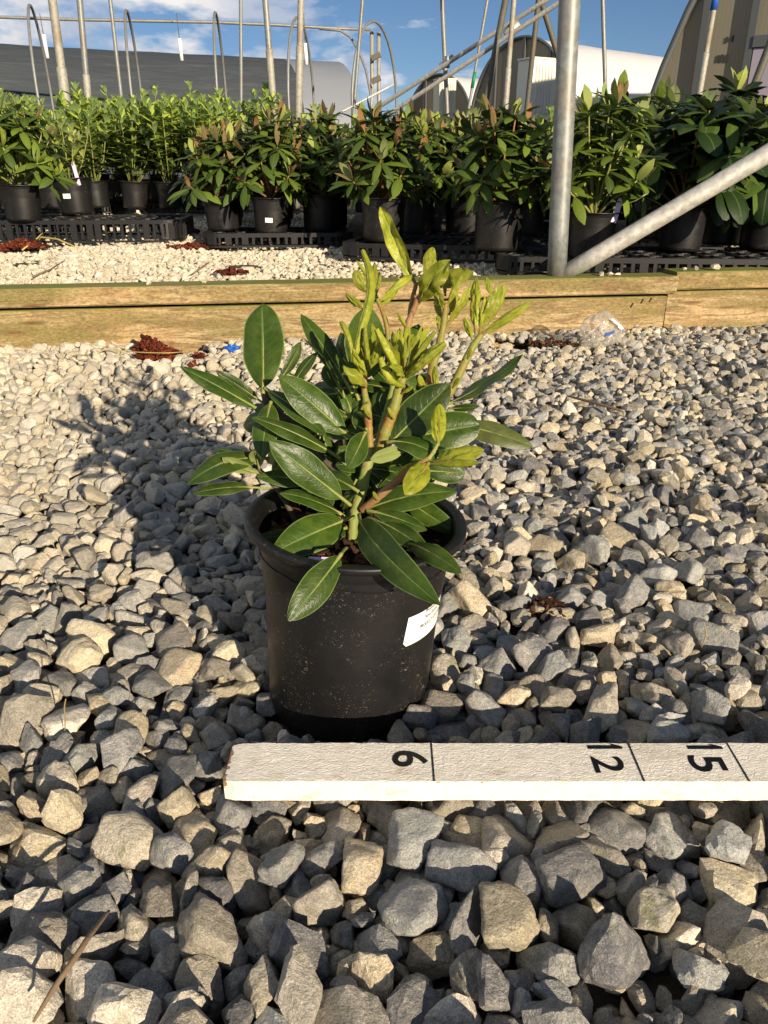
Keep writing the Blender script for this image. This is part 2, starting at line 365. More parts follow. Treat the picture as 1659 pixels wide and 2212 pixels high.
def ico(sub):
    t = (1 + 5 ** .5) / 2
    v = [(-1, t, 0), (1, t, 0), (-1, -t, 0), (1, -t, 0), (0, -1, t), (0, 1, t), (0, -1, -t), (0, 1, -t), (t, 0, -1), (t, 0, 1), (-t, 0, -1), (-t, 0, 1)]
    f = [(0, 11, 5), (0, 5, 1), (0, 1, 7), (0, 7, 10), (0, 10, 11), (1, 5, 9), (5, 11, 4), (11, 10, 2), (10, 7, 6), (7, 1, 8), (3, 9, 4), (3, 4, 2), (3, 2, 6), (3, 6, 8), (3, 8, 9), (4, 9, 5), (2, 4, 11), (6, 2, 10), (8, 6, 7), (9, 8, 1)]
    v = [np.array(a, float) / np.linalg.norm(a) for a in v]
    for _ in range(sub):
        m = {}; g = []
        def mid(a, b):
            k = (min(a, b), max(a, b))
            if k not in m:
                p = v[a] + v[b]; v.append(p / np.linalg.norm(p)); m[k] = len(v) - 1
            return m[k]
        for a, b, c in f:
            x, y, z = mid(a, b), mid(b, c), mid(c, a); g += [(a, x, z), (b, y, x), (c, z, y), (x, y, z)]
        f = g
    return np.array(v), np.array(f, np.int32)
NSH = 40
def stone_shape(i, d, rough=0.0):
    "a block cut by random planes, its corners softened"
    r = np.random.RandomState(3000 + i); n = r.randint(7, 12)
    N = r.normal(size=(n, 3)); N /= np.linalg.norm(N, axis=1)[:, None]
    for _ in range(5):
        D = N @ N.T - 2 * np.eye(n)
        for k in range(n):
            j = D[k].argmax(); N[k] += .10 * (N[k] - N[j])
        N /= np.linalg.norm(N, axis=1)[:, None]
    h = r.uniform(.50, .95, n); N = np.vstack([N, np.eye(3), -np.eye(3)]); h = np.r_[h, r.uniform(.8, 1.05, 6)]
    p = r.uniform(32, 70); s = np.array([1.0, r.uniform(.58, .95), r.uniform(.36, .72)])
    q = np.clip(d @ N.T, 1e-4, None) / h; rad = np.minimum((q ** p).sum(1) ** (-1 / p), 1.25)
    P = d * rad[:, None]; k = 1.0 / np.abs(P[:, 0]).max()
    if rough:
        e = np.array([noise.fractal(Vector(x) * 2.3 + Vector((i * 3.3, 0, 0)), 1.0, 2.0, 4) for x in P])
        e2 = np.array([noise.ridged_multi_fractal(Vector(x) * 1.7 + Vector((0, i * 5.1, 0)), 1.0, 2.2, 3, 1.0, 2.0) for x in P])
        st = np.array([noise.noise(Vector((x[0] * 1.2 + i, x[1] * 1.2, x[2] * 5.5))) for x in P])    # bedding of the rock
        P = P * (1 + rough * (e * .7 - .35 * (e2 - 1.0) + .45 * np.round(st * 3) / 3))[:, None]
    return P * s * k
# resting places of the near stones, from dropping 4200 of them in a heap: shape, half length /5000, x y in mm, z in 0.5 mm, three angles in 4 degrees
DATA = [
12,126,20,321,-15,-5,2,13,6,126,149,343,9,-21,1,6,16,136,96,303,1,3,-6,-44,1,141,-220,384,-5,1,4,-2,
14,150,-132,301,-31,14,10,30,23,123,24,381,-4,43,6,-27,18,140,64,357,-10,-16,2,-4,2,154,107,389,-5,6,-10,43,
2,113,206,310,1,-12,13,14,26,114,-22,357,-12,-38,-6,20,29,149,180,432,-4,21,3,21,22,122,-50,328,-31,17,1,7,
24,119,-112,349,-31,2,12,0,17,143,252,398,-17,7,8,9,32,130,61,437,-15,41,0,19,26,139,204,405,-34,43,-9,-4,
2,93,-86,357,-8,32,2,18,19,127,155,312,-49,-21,-6,-15,0,136,68,309,-22,18,0,18,28,127,-91,492,-45,-4,8,-28,
2,89,-177,368,-6,-16,1,35,2,97,111,343,-18,-12,0,21,32,149,-112,441,-40,-44,-5,34,19,93,-175,325,-12,-7,-5,-14,
26,96,-193,307,-43,28,-11,37,19,131,-137,424,-22,-36,5,28,1,84,-224,316,-23,34,2,-35,32,122,-260,493,-10,36,5,-23,
6,106,161,486,-13,-3,11,-1,14,150,74,483,-29,17,9,-19,25,122,-168,391,-26,-38,-1,-13,23,126,-137,489,-42,38,0,11,
16,114,5,479,-24,11,4,34,18,145,2,421,-24,-13,-2,31,25,111,153,389,-16,7,4,-40,9,125,-135,333,-38,17,19,-28,
0,128,-201,467,-33,36,-4,22,27,148,-238,640,-22,-2,-3,11,28,140,249,484,-24,-34,2,30,23,85,-50,372,-19,-3,-8,-1,
19,123,-185,432,-36,9,15,16,28,105,284,508,-12,-21,5,2,15,149,230,563,-21,16,5,-27,18,106,184,365,-11,-38,0,-8,
19,141,-360,652,-27,-24,10,-37,24,111,-41,404,-31,37,2,20,23,108,-48,496,-47,37,0,10,19,88,-86,299,-24,45,11,-6,
39,118,-264,445,-50,27,-11,-41,8,109,-99,397,-48,36,13,-27,2,120,109,567,-33,10,-7,36,29,92,-142,356,-15,31,11,-34,
2,135,61,581,-39,-41,-1,41,14,138,-105,742,-32,9,15,37,6,140,-359,702,-16,-7,-3,41,28,88,114,455,-26,0,5,33,
23,84,275,451,0,-8,9,29,39,96,-246,346,-21,18,4,-37,39,94,241,431,8,-5,7,-38,14,122,175,654,-20,2,14,-13,
14,75,197,339,-20,-23,-2,-36,39,115,204,526,-31,4,-16,12,6,145,116,788,-23,-4,-9,37,25,104,-261,603,-12,-42,-2,37,
14,121,82,399,-46,1,0,15,29,130,-303,683,-24,34,-2,-18,31,121,-163,310,-53,25,4,13,30,70,-218,340,-26,36,7,-43,
2,93,187,575,-13,-13,4,0,38,119,-228,443,-31,-27,7,-25,10,88,126,305,-25,42,-15,-35,10,96,-172,480,-28,0,-3,-23,
11,89,-80,440,-42,-6,4,27,32,119,238,390,-61,44,1,29,11,123,-155,563,-53,-34,0,35,12,117,207,463,-16,-25,-11,-6,
33,92,-33,312,-54,-36,-12,-16,22,119,-300,488,-32,19,-7,-31,15,138,265,707,-21,37,1,7,2,136,406,703,-31,24,-1,42,
1,134,-256,689,-24,38,-4,28,4,109,190,628,-8,7,-8,2,7,134,311,923,-13,26,18,37,2,87,38,552,-26,-26,2,-3,
2,114,132,651,-44,11,0,12,24,137,-334,546,-17,-1,-4,-17,33,122,17,523,-36,5,3,22,27,88,-154,329,-8,-30,13,-27,
1,127,34,347,-50,-44,-1,40,9,130,71,627,-28,21,3,-24,6,115,337,808,-20,34,-6,12,26,97,-100,699,-31,3,9,-43,
16,101,148,448,-47,23,-1,7,12,88,30,690,-38,44,-12,25,38,144,-195,647,-46,7,-10,-34,12,106,224,303,-43,25,3,7,
1,116,91,706,-39,-5,6,-21,16,141,-90,1022,3,-41,-2,-4,12,122,266,531,-34,-3,-6,-17,16,120,95,436,-45,44,-6,42,
6,92,-130,596,-59,22,4,23,6,106,-259,526,-24,-42,8,-25,15,144,70,542,-52,0,0,-36,26,135,-334,886,-21,25,2,4,
11,119,-50,719,-51,28,11,34,3,103,343,556,-3,-12,8,32,18,142,406,777,-50,-38,3,34,3,87,142,584,-13,-40,3,41,
38,101,-184,673,-25,-38,7,1,3,78,-173,521,-20,-42,-1,-15,30,88,159,422,-35,45,2,26,38,127,433,867,-11,-34,-2,-20,
32,105,300,584,-19,37,4,-3,28,80,-290,574,-6,-5,12,13,39,62,237,341,-28,42,-13,13,39,58,-22,327,-32,33,-2,-34,
16,99,-244,481,-49,-21,-10,-36,14,86,360,683,-23,7,4,-18,32,109,210,710,-12,-44,1,-33,6,65,223,444,-11,45,2,-39,
20,113,-82,327,-40,8,-12,-13,38,107,327,607,-23,19,-1,21,3,92,-71,344,-50,19,-1,-18,30,95,54,319,-53,-23,2,16,
2,106,-66,841,-28,-6,1,-10,38,137,358,968,-10,37,-4,31,30,102,79,851,-5,-14,-5,34,17,115,-408,750,-31,-15,13,-25,
37,118,-185,601,-44,-25,-2,1,2,116,202,946,-9,45,-3,-24,3,119,267,658,-44,17,-1,-23,14,59,53,468,4,3,2,-19,
15,114,-229,592,-58,14,-5,21,21,142,245,952,-25,-9,0,43,16,114,491,973,-22,39,-4,32,1,86,-289,548,-16,-1,-3,-18,
19,123,131,474,-52,40,11,-42,14,89,-9,343,-61,11,5,-41,17,88,-210,514,-30,38,-7,-21,19,82,184,534,-24,24,6,-22,
23,86,-359,605,-16,0,3,-8,29,109,245,790,-18,-17,-11,-1,18,131,-12,503,-52,16,-2,18,11,137,226,616,-44,-17,8,-1,
14,128,383,853,-17,5,1,-38,28,116,47,990,-23,-14,-14,28,19,88,238,355,-57,-22,-5,43,2,98,-1,376,-56,-8,1,-41,
17,112,-129,371,-39,-45,10,-15,10,93,-48,439,-48,23,-4,-10,3,89,-335,630,-43,7,-2,5,19,116,-439,901,-12,-20,-2,-19,
2,62,91,367,-15,-17,3,-5,19,110,77,773,-25,12,3,-33,8,62,-14,315,-30,39,13,15,2,105,-181,829,-26,1,1,-44,
39,115,-390,811,-28,27,-11,-14,9,101,58,379,-26,-31,-1,36,32,71,125,519,-32,2,-3,17,9,120,121,738,-35,-14,3,10,
21,132,18,703,-50,-1,8,-16,6,51,-153,496,-16,7,2,-26,10,101,-94,553,-58,-32,4,40,10,82,-195,569,-28,10,2,-34,
30,79,-222,412,-24,5,7,-11,2,93,263,741,-23,-19,5,-43,2,82,221,593,-16,18,-5,-28,1,117,81,943,-36,0,-5,7,
35,109,-193,754,-35,41,11,2,10,109,-270,576,-47,10,8,45,14,75,90,604,-17,23,5,29,14,88,-134,649,-55,-30,16,34,
6,63,-266,464,-25,-16,-10,-5,24,114,119,609,-48,31,-5,18,2,83,63,735,-36,-2,2,27,10,116,6,314,-56,44,4,27,
2,109,279,917,-39,-35,-12,-12,7,78,-328,595,-32,11,12,-4,31,94,-246,454,-41,-15,-5,-21,4,69,-61,409,-35,-5,14,-45,
29,126,-39,754,-51,-2,-4,12,28,51,223,419,-6,36,-12,-20,1,105,-343,791,-35,12,-8,3,3,45,203,294,-30,-30,15,16,
28,103,177,776,-28,9,-8,-35,14,87,-277,773,-29,-7,7,-14,30,59,178,346,-23,7,-4,-11,25,105,370,910,-20,-40,5,-5,
21,105,-292,627,-26,-42,-3,18,18,97,36,459,-56,-15,-2,-16,28,69,-25,448,-29,9,-5,-5,1,109,-505,1136,-11,43,-11,-42,
35,123,165,599,-33,8,-16,3,23,94,-246,916,-38,-39,0,-33,38,136,222,745,-35,-8,4,-34,31,112,-238,534,-56,-15,4,35,
35,116,278,571,-37,1,-12,-39,13,113,-327,755,-45,-19,2,0,38,80,-163,636,-31,-25,10,34,34,92,241,522,-32,-30,12,-17,
6,107,305,553,-29,-15,15,-31,24,69,-208,429,-34,43,17,-2,38,52,-282,462,-18,39,8,42,26,81,150,821,-16,30,-4,25,
11,107,-189,357,-53,-1,1,22,30,109,-160,619,-55,5,1,43,12,47,168,329,-40,-5,19,6,5,88,-199,529,-30,35,-8,-18,
26,85,-13,784,-20,31,-1,16,2,102,265,439,-46,1,4,41,25,75,-229,544,-30,38,-9,-13,16,115,433,946,-24,-24,8,-32,
18,116,-175,540,-43,13,4,-8,12,54,-225,576,-41,1,6,-6,35,83,-8,742,-22,2,-3,-23,22,57,256,368,-45,39,5,34,
6,70,309,485,-13,-20,1,25,23,113,-57,1211,-35,-11,-5,-13,13,117,-196,998,-15,-5,-2,-35,16,95,-124,840,-32,44,-1,2,
15,94,-28,470,-44,33,9,-14,3,103,-333,855,-21,-3,7,13,3,110,143,566,-57,0,10,45,15,87,48,470,-30,37,-10,-12,
3,71,283,549,-14,19,14,44,1,55,215,380,-50,-39,-3,-32,16,95,-382,860,-14,21,16,13,0,87,102,309,-54,37,0,39,
3,70,-83,695,-62,-44,6,-38,5,104,231,700,-22,31,3,-22,32,102,-116,868,-21,-5,7,-6,28,81,140,529,-46,27,-4,18,
31,109,294,797,-40,-38,10,-4,8,103,44,763,-42,-41,13,-11,12,92,186,726,-43,-21,-12,38,25,75,-149,709,-49,-5,10,-27,
23,54,132,499,-48,41,12,-30,6,106,160,1160,-30,18,2,-39,25,83,319,659,-40,-33,3,6,12,117,418,975,-20,-35,16,15,
13,93,-272,407,-53,-5,4,16,28,102,542,1107,-19,25,-15,24,1,102,131,419,-48,35,-9,23,38,55,-159,440,-22,7,-3,8,
32,97,391,819,-17,-39,1,39,35,111,-64,310,-63,2,-7,37,10,53,-205,339,-41,43,1,18,33,101,-311,575,-23,-13,-1,-13,
17,130,410,1042,-20,-12,3,-36,20,63,-265,383,-25,-15,1,38,2,113,46,797,-43,8,7,-36,19,117,77,1059,-35,42,6,-3,
31,75,-26,705,-64,-12,6,-43,33,140,-522,1047,-37,22,-5,-44,3,105,-295,873,-38,-36,6,-43,10,78,132,544,-37,-27,16,-30,
33,68,32,500,-32,-3,-14,-14,32,106,-329,819,-23,9,2,8,17,101,-422,809,-34,-11,6,-11,2,79,-236,962,-19,-7,-3,19,
6,108,376,749,-37,-33,-6,-18,39,90,11,453,-57,-34,1,36,38,113,95,666,-45,6,5,30,21,45,-47,306,-47,-33,0,23,
4,90,113,531,-40,-36,9,-5,36,115,-23,400,-48,13,1,-23,12,88,-237,366,-57,-12,14,-4,32,109,-286,1017,-27,-13,2,4,
36,99,344,729,-30,-5,-3,11,38,140,-269,949,-46,-29,2,-16,17,114,124,849,-29,-33,-5,33,9,124,-393,935,-33,23,-16,34,
3,110,-430,1053,-10,-38,-17,-10,7,77,294,534,-2,31,9,8,1,66,-117,660,-64,32,-5,31,32,140,-270,1156,-36,-31,8,-6,
11,64,184,334,-51,-40,-15,21,16,75,-232,758,-27,-40,4,3,30,111,-227,796,-49,31,-6,35,31,117,12,800,-38,-7,5,35,
26,41,-36,435,-16,20,-12,-32,39,121,-428,951,-24,31,-6,20,1,118,158,700,-53,42,-2,-20,30,88,176,749,-24,-42,1,-26,
13,115,-252,1074,-16,2,-4,31,17,80,-120,546,-63,-17,14,40,23,91,-54,940,-19,-28,18,-26,12,99,158,1072,-22,-9,-8,-44,
27,106,-438,844,-29,5,4,37,30,81,233,889,-19,5,-9,-8,11,74,-66,387,-40,20,1,11,30,102,-375,755,-33,-38,0,-26,
32,66,35,666,-62,0,0,-21,23,116,-371,1186,-25,4,3,18,1,93,-89,822,-49,36,11,-34,19,107,170,512,-33,44,12,4,
1,117,506,1172,-40,30,1,-30,17,107,392,925,-18,-23,0,27,11,116,196,808,-28,13,-15,25,28,109,113,1001,-37,30,-20,-17,
11,109,331,712,-53,-25,-2,41,13,101,273,627,-48,31,6,26,4,124,-220,506,-55,39,-2,-5,18,75,-160,787,-21,-26,2,15,
3,114,-502,1200,-24,45,11,44,23,87,475,894,-35,32,8,42,12,87,320,778,-38,45,18,7,8,108,52,698,-60,-28,5,-12,
21,141,131,1056,-44,-6,-6,42,39,87,254,622,-33,-37,-6,-33,7,109,-186,1100,-24,40,10,-42,14,96,149,1024,-32,-2,9,31,
25,91,208,429,-40,-15,-7,30,26,144,-142,961,-45,5,11,39,12,91,-293,836,-38,-12,9,-5,4,141,342,1131,-35,8,-12,-1,
16,50,130,367,-10,24,-8,-20,26,114,-407,1150,-33,31,4,37,7,81,-154,648,-38,20,10,-11,19,52,-108,325,-66,-4,4,14,
15,101,-15,867,-38,6,-22,40,13,77,176,312,-45,36,-13,-36,3,103,12,868,-49,-18,2,-10,31,100,31,427,-45,-16,-5,-25,
6,88,-177,941,-30,27,5,5,23,94,219,665,-37,-4,-7,16,8,69,343,655,-27,11,1,-35,38,98,217,1040,-19,-2,0,-35,
19,104,85,979,-27,-38,0,10,9,110,329,754,-49,0,0,38,0,62,132,406,-21,15,9,-26,16,54,71,600,-17,-28,0,12,
11,106,-215,1168,-33,-18,6,-36,5,139,-155,669,-59,8,0,10,23,82,233,851,-42,-33,-14,21,37,87,242,646,-44,-44,17,-7,
3,145,345,1021,-38,-18,2,-34,5,103,23,976,-32,38,-7,30,6,99,49,413,-50,25,7,16,4,102,-70,522,-61,-35,-8,-24,
26,66,87,336,-18,3,-6,-35,19,76,-8,403,-62,-13,1,43,37,103,360,642,-37,14,-14,-4,24,88,-278,726,-24,39,-10,-34,
29,59,39,531,-33,-6,9,18,20,99,309,525,-18,-38,3,45,10,77,105,490,-49,-17,-14,43,12,97,-268,806,-44,-5,-1,-10,
15,101,302,703,-41,7,16,20,26,95,-112,1119,-12,-18,11,-35,6,67,302,634,-34,-22,-9,-29,14,114,-412,1084,-28,1,7,-32,
39,125,55,1188,-52,-23,-4,-26,16,104,-93,951,-37,-30,-9,-31,16,99,-282,655,-47,-33,2,-40,
31,99,-171,1056,-21,-19,3,-42,6,92,-165,736,-47,-33,-10,-19,8,123,260,881,-49,44,10,15,14,118,49,833,-46,-31,15,-41,
19,136,-352,1260,-50,-1,5,-45,3,66,-159,598,-59,35,-12,-10,0,88,126,677,-43,38,-4,-36,9,50,-50,348,-27,-9,-5,3,
12,75,100,625,-33,-11,-3,23,13,64,-118,471,-41,-4,5,-45,3,109,187,297,-46,18,-1,25,26,87,244,1026,-26,17,15,34,
7,108,457,1199,-39,44,1,23,21,106,-355,1021,-34,-2,-3,12,38,79,-366,851,-20,26,-2,19,1,81,-68,974,-13,-40,-1,-14,
38,95,279,1207,-50,32,-8,34,1,48,-65,703,-61,1,-9,13,12,84,372,1107,-14,-31,-13,34,33,89,434,826,-39,-21,-5,-11,
2,76,-10,936,-20,21,-18,3,14,109,-99,976,-35,26,-3,-30,3,126,148,357,-43,-43,-6,-21,7,83,209,909,-29,2,2,12,
28,93,-525,1095,-27,-1,0,-15,32,91,-218,739,-54,-24,-13,6,21,137,-151,987,-30,-12,0,-7,32,82,-129,696,-61,23,6,29,
14,113,-69,1280,-48,15,3,0,2,46,120,712,-38,-4,4,42,13,73,-142,631,-52,-37,-17,-34,19,98,543,1014,-35,-34,6,-4,
7,102,-336,957,-28,34,7,3,8,81,198,867,-33,-39,6,-28,7,109,166,884,-42,8,15,37,24,97,-189,468,-51,39,4,26,
23,68,150,762,-29,9,10,18,27,106,-72,775,-29,-9,-2,-3,11,102,-463,940,-25,25,9,2,38,113,144,1252,-47,22,0,35,
5,109,-490,895,-35,-39,-7,5,30,112,-80,733,-58,-7,-2,-16,5,113,-71,879,-38,-31,-6,-3,7,116,-324,979,-51,-42,11,-37,
6,114,-130,1017,-37,16,-1,-30,7,42,-25,427,-35,-26,-3,-3,17,116,23,835,-39,6,-3,-27,9,100,36,1120,-51,34,5,-3,
32,99,-183,500,-45,4,-7,29,5,50,-124,393,-45,6,-3,9,15,107,-195,790,-51,17,-3,-20,32,85,375,783,-43,36,-13,38,
30,66,-69,461,-63,5,1,-10,13,93,-221,345,-50,-7,3,-38,4,81,-151,743,-32,32,8,-14,26,105,1,758,-43,-5,4,-38,
6,86,28,1236,-41,-19,-6,-8,8,81,-9,456,-43,-12,4,-15,30,50,-89,346,-42,20,4,24,28,115,-165,775,-48,-43,-5,-35,
32,59,161,574,-24,29,11,26,22,120,-332,531,-56,39,0,9,28,52,-135,537,-58,34,-20,39,17,123,-169,919,-55,-17,14,43,
27,113,182,557,-53,-13,2,-22,4,115,207,550,-58,10,-11,25,25,62,-230,731,-23,36,-9,-5,17,95,-283,525,-47,0,11,-3,
4,87,-228,715,-53,12,-18,-8,10,116,83,1229,-49,27,16,-14,24,66,-255,838,-40,-1,-1,-39,36,79,-124,436,-69,-43,1,-28,
39,108,438,1013,-28,-30,-13,-15,2,115,287,1238,-48,-45,0,39,22,120,-196,699,-48,36,6,-12,24,70,104,510,-48,-3,-11,-17,
9,111,339,850,-44,2,12,-17,27,70,290,667,-40,25,-14,34,29,90,-165,338,-59,10,-2,12,21,101,-526,966,-17,4,-1,-22,
1,60,-440,795,-22,-27,-2,24,33,90,287,605,-39,18,5,-18,3,58,-315,772,-36,-5,17,-9,26,50,-3,701,-62,-30,5,-3,
24,91,-104,932,-43,-8,-14,-14,1,70,292,450,-20,4,-7,6,8,102,320,1086,-37,-39,8,-35,11,80,66,671,-51,19,19,-8,
38,104,-436,870,-51,-11,-2,44,23,45,185,504,-31,33,0,-30,39,72,-287,710,-37,18,-8,-33,18,115,150,853,-33,7,-22,24,
8,117,-376,1038,-44,30,12,0,30,137,-312,1136,-49,5,1,-32,31,134,525,1062,-53,-30,4,1,33,134,-226,1033,-29,-3,2,42,
38,70,98,527,-48,-40,-16,32,39,130,267,992,-38,22,-5,-17,10,130,-368,1064,-46,28,1,40,10,95,158,900,-17,21,-18,-16,
19,94,-24,953,-29,-41,12,5,38,99,-32,912,-37,1,-1,0,30,101,-41,1090,-52,-14,-1,43,27,86,297,850,-35,-8,10,-4,
11,87,-308,720,-34,42,5,3,36,52,-73,401,-39,-42,-13,-45,18,131,168,935,-40,-32,10,11,28,40,-96,463,-46,28,-18,29,
17,64,375,800,-21,-42,-2,44,21,101,533,972,-31,39,10,-31,7,104,-598,1287,-53,43,14,-36,28,45,372,628,-31,7,9,42,
33,79,-141,927,-20,0,-8,40,35,68,-292,597,-24,0,18,-16,6,119,94,875,-24,16,3,-39,4,85,-69,760,-55,-36,-16,-19,
21,121,-70,1127,-49,36,2,33,35,110,300,1131,-37,-38,3,-12,28,83,270,492,-50,21,-5,28,29,89,457,1069,-36,30,3,31,
24,127,-221,999,-40,-34,-3,37,18,84,-402,993,-35,29,-9,37,13,87,-107,696,-64,7,-1,18,18,83,-481,876,-48,-4,15,21,
11,82,-29,728,-59,28,11,-28,29,44,-183,622,-40,-37,12,-9,10,86,-351,772,-28,-16,-1,36,8,81,39,733,-39,27,10,-8,
29,95,-433,995,-34,6,11,0,0,91,-218,903,-44,3,10,32,19,67,-212,362,-63,45,10,-10,19,96,-164,878,-59,35,11,-29,
39,77,-42,858,-31,24,-10,15,15,102,303,1031,-43,-40,-4,-20,11,107,391,666,-54,-25,-2,-28,25,48,-137,390,-27,23,1,7,
39,107,-419,894,-49,44,-1,-25,34,98,-478,1027,-28,-1,-9,43,18,84,242,419,-31,-44,-1,-44,10,67,-209,622,-62,-2,1,-22,
24,118,-487,1084,-51,-42,-4,5,19,84,439,796,-36,31,3,-23,28,67,-120,798,-29,-30,-11,22,22,100,20,952,-41,30,16,-11,
13,89,-183,579,-55,-3,-2,-9,29,66,200,758,-15,2,14,25,7,51,288,492,-29,41,-7,-15,24,142,263,831,-45,-42,5,-42,
32,133,-300,793,-51,-10,2,-16,31,111,325,572,-42,32,-14,14,17,97,-92,305,-60,-44,2,16,36,98,555,1073,-45,17,-15,39,
0,95,-292,1104,-39,45,-7,-34,10,118,291,756,-55,2,5,-18,19,69,-276,849,-45,11,9,-21,2,59,337,686,-40,-39,-7,35,
22,85,-20,1146,-37,19,5,2,8,107,265,1056,-37,45,5,43,4,117,-150,847,-44,-36,3,24,7,69,-179,793,-23,2,21,9,
31,63,-87,460,-57,32,-15,13,34,75,138,933,-14,14,-4,-41,1,83,223,507,-55,4,5,-24,9,145,185,1085,-42,19,10,32,
32,117,-140,814,-48,38,6,26,32,87,-240,324,-49,41,11,-23,28,75,-145,521,-57,-40,-10,34,23,87,22,729,-53,24,3,36,
12,77,34,1097,-58,-10,6,3,28,44,-48,533,-68,2,3,30,3,77,-214,1096,-21,-12,18,-14,18,144,-476,1237,-57,-40,1,13,
29,103,427,1248,-58,29,-1,17,2,97,483,1185,-45,25,5,-26,37,92,-134,725,-60,-13,10,-25,30,112,386,1009,-33,-38,2,-7,
10,85,370,1048,-4,-38,2,21,28,101,643,1254,-61,0,3,3,25,61,-136,755,-31,-44,12,-24,34,145,-592,1158,-46,-6,-8,-14,
30,88,213,976,-6,28,-10,33,14,80,-622,1196,-30,40,-7,8,38,85,-104,796,-40,28,8,17,13,85,134,921,-40,-44,-3,-41,
35,136,242,912,-43,-36,-6,22,34,98,281,1095,-33,17,-6,-9,1,112,360,588,-29,-38,-5,40,33,96,-6,1042,-43,-44,9,-30,
3,71,-378,1001,-37,44,9,13,36,121,78,828,-49,-11,-5,-22,22,116,-191,1230,-49,36,6,-1,6,90,-159,450,-56,-23,4,19,
23,116,-484,968,-36,6,-4,32,4,112,346,900,-43,-2,-7,-33,3,49,138,724,-43,16,9,-43,33,87,307,676,-40,2,-5,23,
28,81,-432,1157,-26,-37,1,24,31,79,341,629,-34,-37,13,41,27,74,105,470,-56,3,10,-18,17,101,359,725,-48,26,-2,38,
38,103,-457,971,-22,11,3,27,2,116,396,1127,-33,20,-2,-45,15,88,153,964,-33,17,0,-7,18,119,331,829,-49,-12,2,-8,
28,49,-81,533,-60,-14,10,18,37,83,-322,657,-52,7,11,-22,30,68,233,806,-38,3,18,-20,8,109,609,1163,-45,20,9,41,
37,93,89,766,-57,-13,-1,-39,5,110,322,865,-59,36,-12,-37,21,71,140,754,-43,14,5,-19,2,57,-184,724,-56,6,21,28,
14,85,210,1268,-56,-7,9,-17,33,71,306,745,-35,-25,-1,-31,38,94,590,1235,-49,28,18,9,35,109,-350,1140,-52,1,5,24,
2,89,93,1266,-43,12,-5,-36,24,123,-305,1203,-43,-45,-10,-41,15,81,442,912,-18,-43,2,25,11,103,69,900,-39,-2,3,1,
1,63,-219,968,-47,18,-8,14,13,106,-43,1140,-53,-13,12,0,18,58,5,779,-35,40,-6,1,1,94,285,872,-56,44,1,-30,
15,70,-321,1074,-45,-23,-16,-15,35,91,-119,396,-65,2,-7,-21,11,94,390,1232,-56,28,11,30,5,70,162,631,-45,12,-17,-38,
11,82,166,838,-30,-24,10,26,15,85,159,1000,-30,-37,-4,14,3,101,-19,1265,-58,0,10,27,24,60,-212,828,-52,30,-10,28,
2,66,-100,528,-56,40,-18,-40,23,65,-495,928,-26,-16,-1,-6,6,110,-516,1016,-47,35,-1,38,17,74,-146,1086,-29,-34,-9,-5,
24,72,-149,897,-33,-2,-8,-37,31,113,10,929,-57,-30,4,45,38,52,47,646,-70,-3,0,-10,18,107,-412,1051,-41,15,-9,-23,
13,105,-225,1123,-18,-1,-1,-30,24,104,-128,1218,-49,-2,-6,-21,10,109,-246,1258,-57,2,5,-24,
24,73,-45,463,-68,44,-3,-23,18,91,191,1130,-33,17,9,-15,26,79,-561,1286,-50,-34,1,44,3,90,-327,924,-19,7,-9,-13,
17,143,-386,1170,-49,9,-1,32,5,101,35,519,-62,-34,-6,-11,35,78,244,665,-49,-26,20,-22,0,114,31,893,-55,34,-6,5,
26,74,-619,1256,-52,-26,-13,-3,35,76,-294,972,-48,-1,-2,20,33,57,-465,880,-36,12,-11,8,7,79,-254,1213,-43,-14,15,-28,
34,133,-205,946,-59,11,-1,22,6,95,-294,745,-51,4,0,21,14,77,-261,389,-64,11,5,-30,8,96,8,1110,-61,0,0,-9,
21,116,77,1093,-36,0,-3,-2,25,104,266,1078,-47,-32,-1,-3,35,90,487,1069,-51,3,0,7,39,67,-492,1055,-16,-18,-1,-40,
22,115,310,985,-50,12,10,14,24,116,-285,1181,-38,-4,-15,34,5,114,-590,1189,-58,36,-12,4,7,78,265,1141,-36,-42,0,-22,
30,52,-14,906,-13,-1,2,8,29,85,2,845,-60,10,-2,33,22,112,-252,764,-53,39,-7,-43,29,70,285,641,-56,21,-4,22,
38,77,230,1251,-53,25,18,11,0,68,-401,683,-32,17,11,34,25,82,394,807,-37,24,-3,-5,39,68,-260,738,-31,6,-3,37,
2,70,54,621,-58,8,2,-21,21,72,118,416,-27,16,14,-15,7,57,-212,552,-45,-8,0,39,12,99,-304,1275,-61,-9,-3,43,
9,113,-538,1234,-50,-37,6,-38,11,91,359,785,-60,-12,8,-29,29,76,95,1143,-54,44,-12,23,9,92,-319,1024,-47,-44,12,-31,
8,118,230,1145,-59,-28,5,-39,6,94,468,845,-55,0,0,-31,32,98,357,1269,-64,44,1,-20,39,73,-389,1056,-23,-45,-4,-4,
3,51,-174,903,-42,19,-11,-41,9,95,324,637,-49,9,-8,-37,24,91,-121,896,-32,-9,-2,-34,3,77,395,896,-38,31,10,28,
14,123,-211,1064,-46,-44,0,15,0,105,201,1034,-51,12,2,15,10,71,-30,995,-31,41,11,5,18,83,-91,916,-49,-26,-10,-5,
29,83,-552,1171,-50,30,-7,-35,15,101,82,1195,-63,38,-3,17,25,115,100,957,-56,1,-2,4,28,67,547,1280,-66,-6,-2,20,
6,95,-414,1187,-34,25,5,-2,11,56,179,384,-28,-11,4,43,2,98,-351,834,-53,8,-1,-43,29,56,-232,842,-38,-26,-10,32,
1,113,199,1174,-50,-8,1,-6,26,74,1,1019,-46,16,-6,4,38,105,190,1241,-58,-45,1,-9,15,54,-329,716,-22,-38,-1,-22,
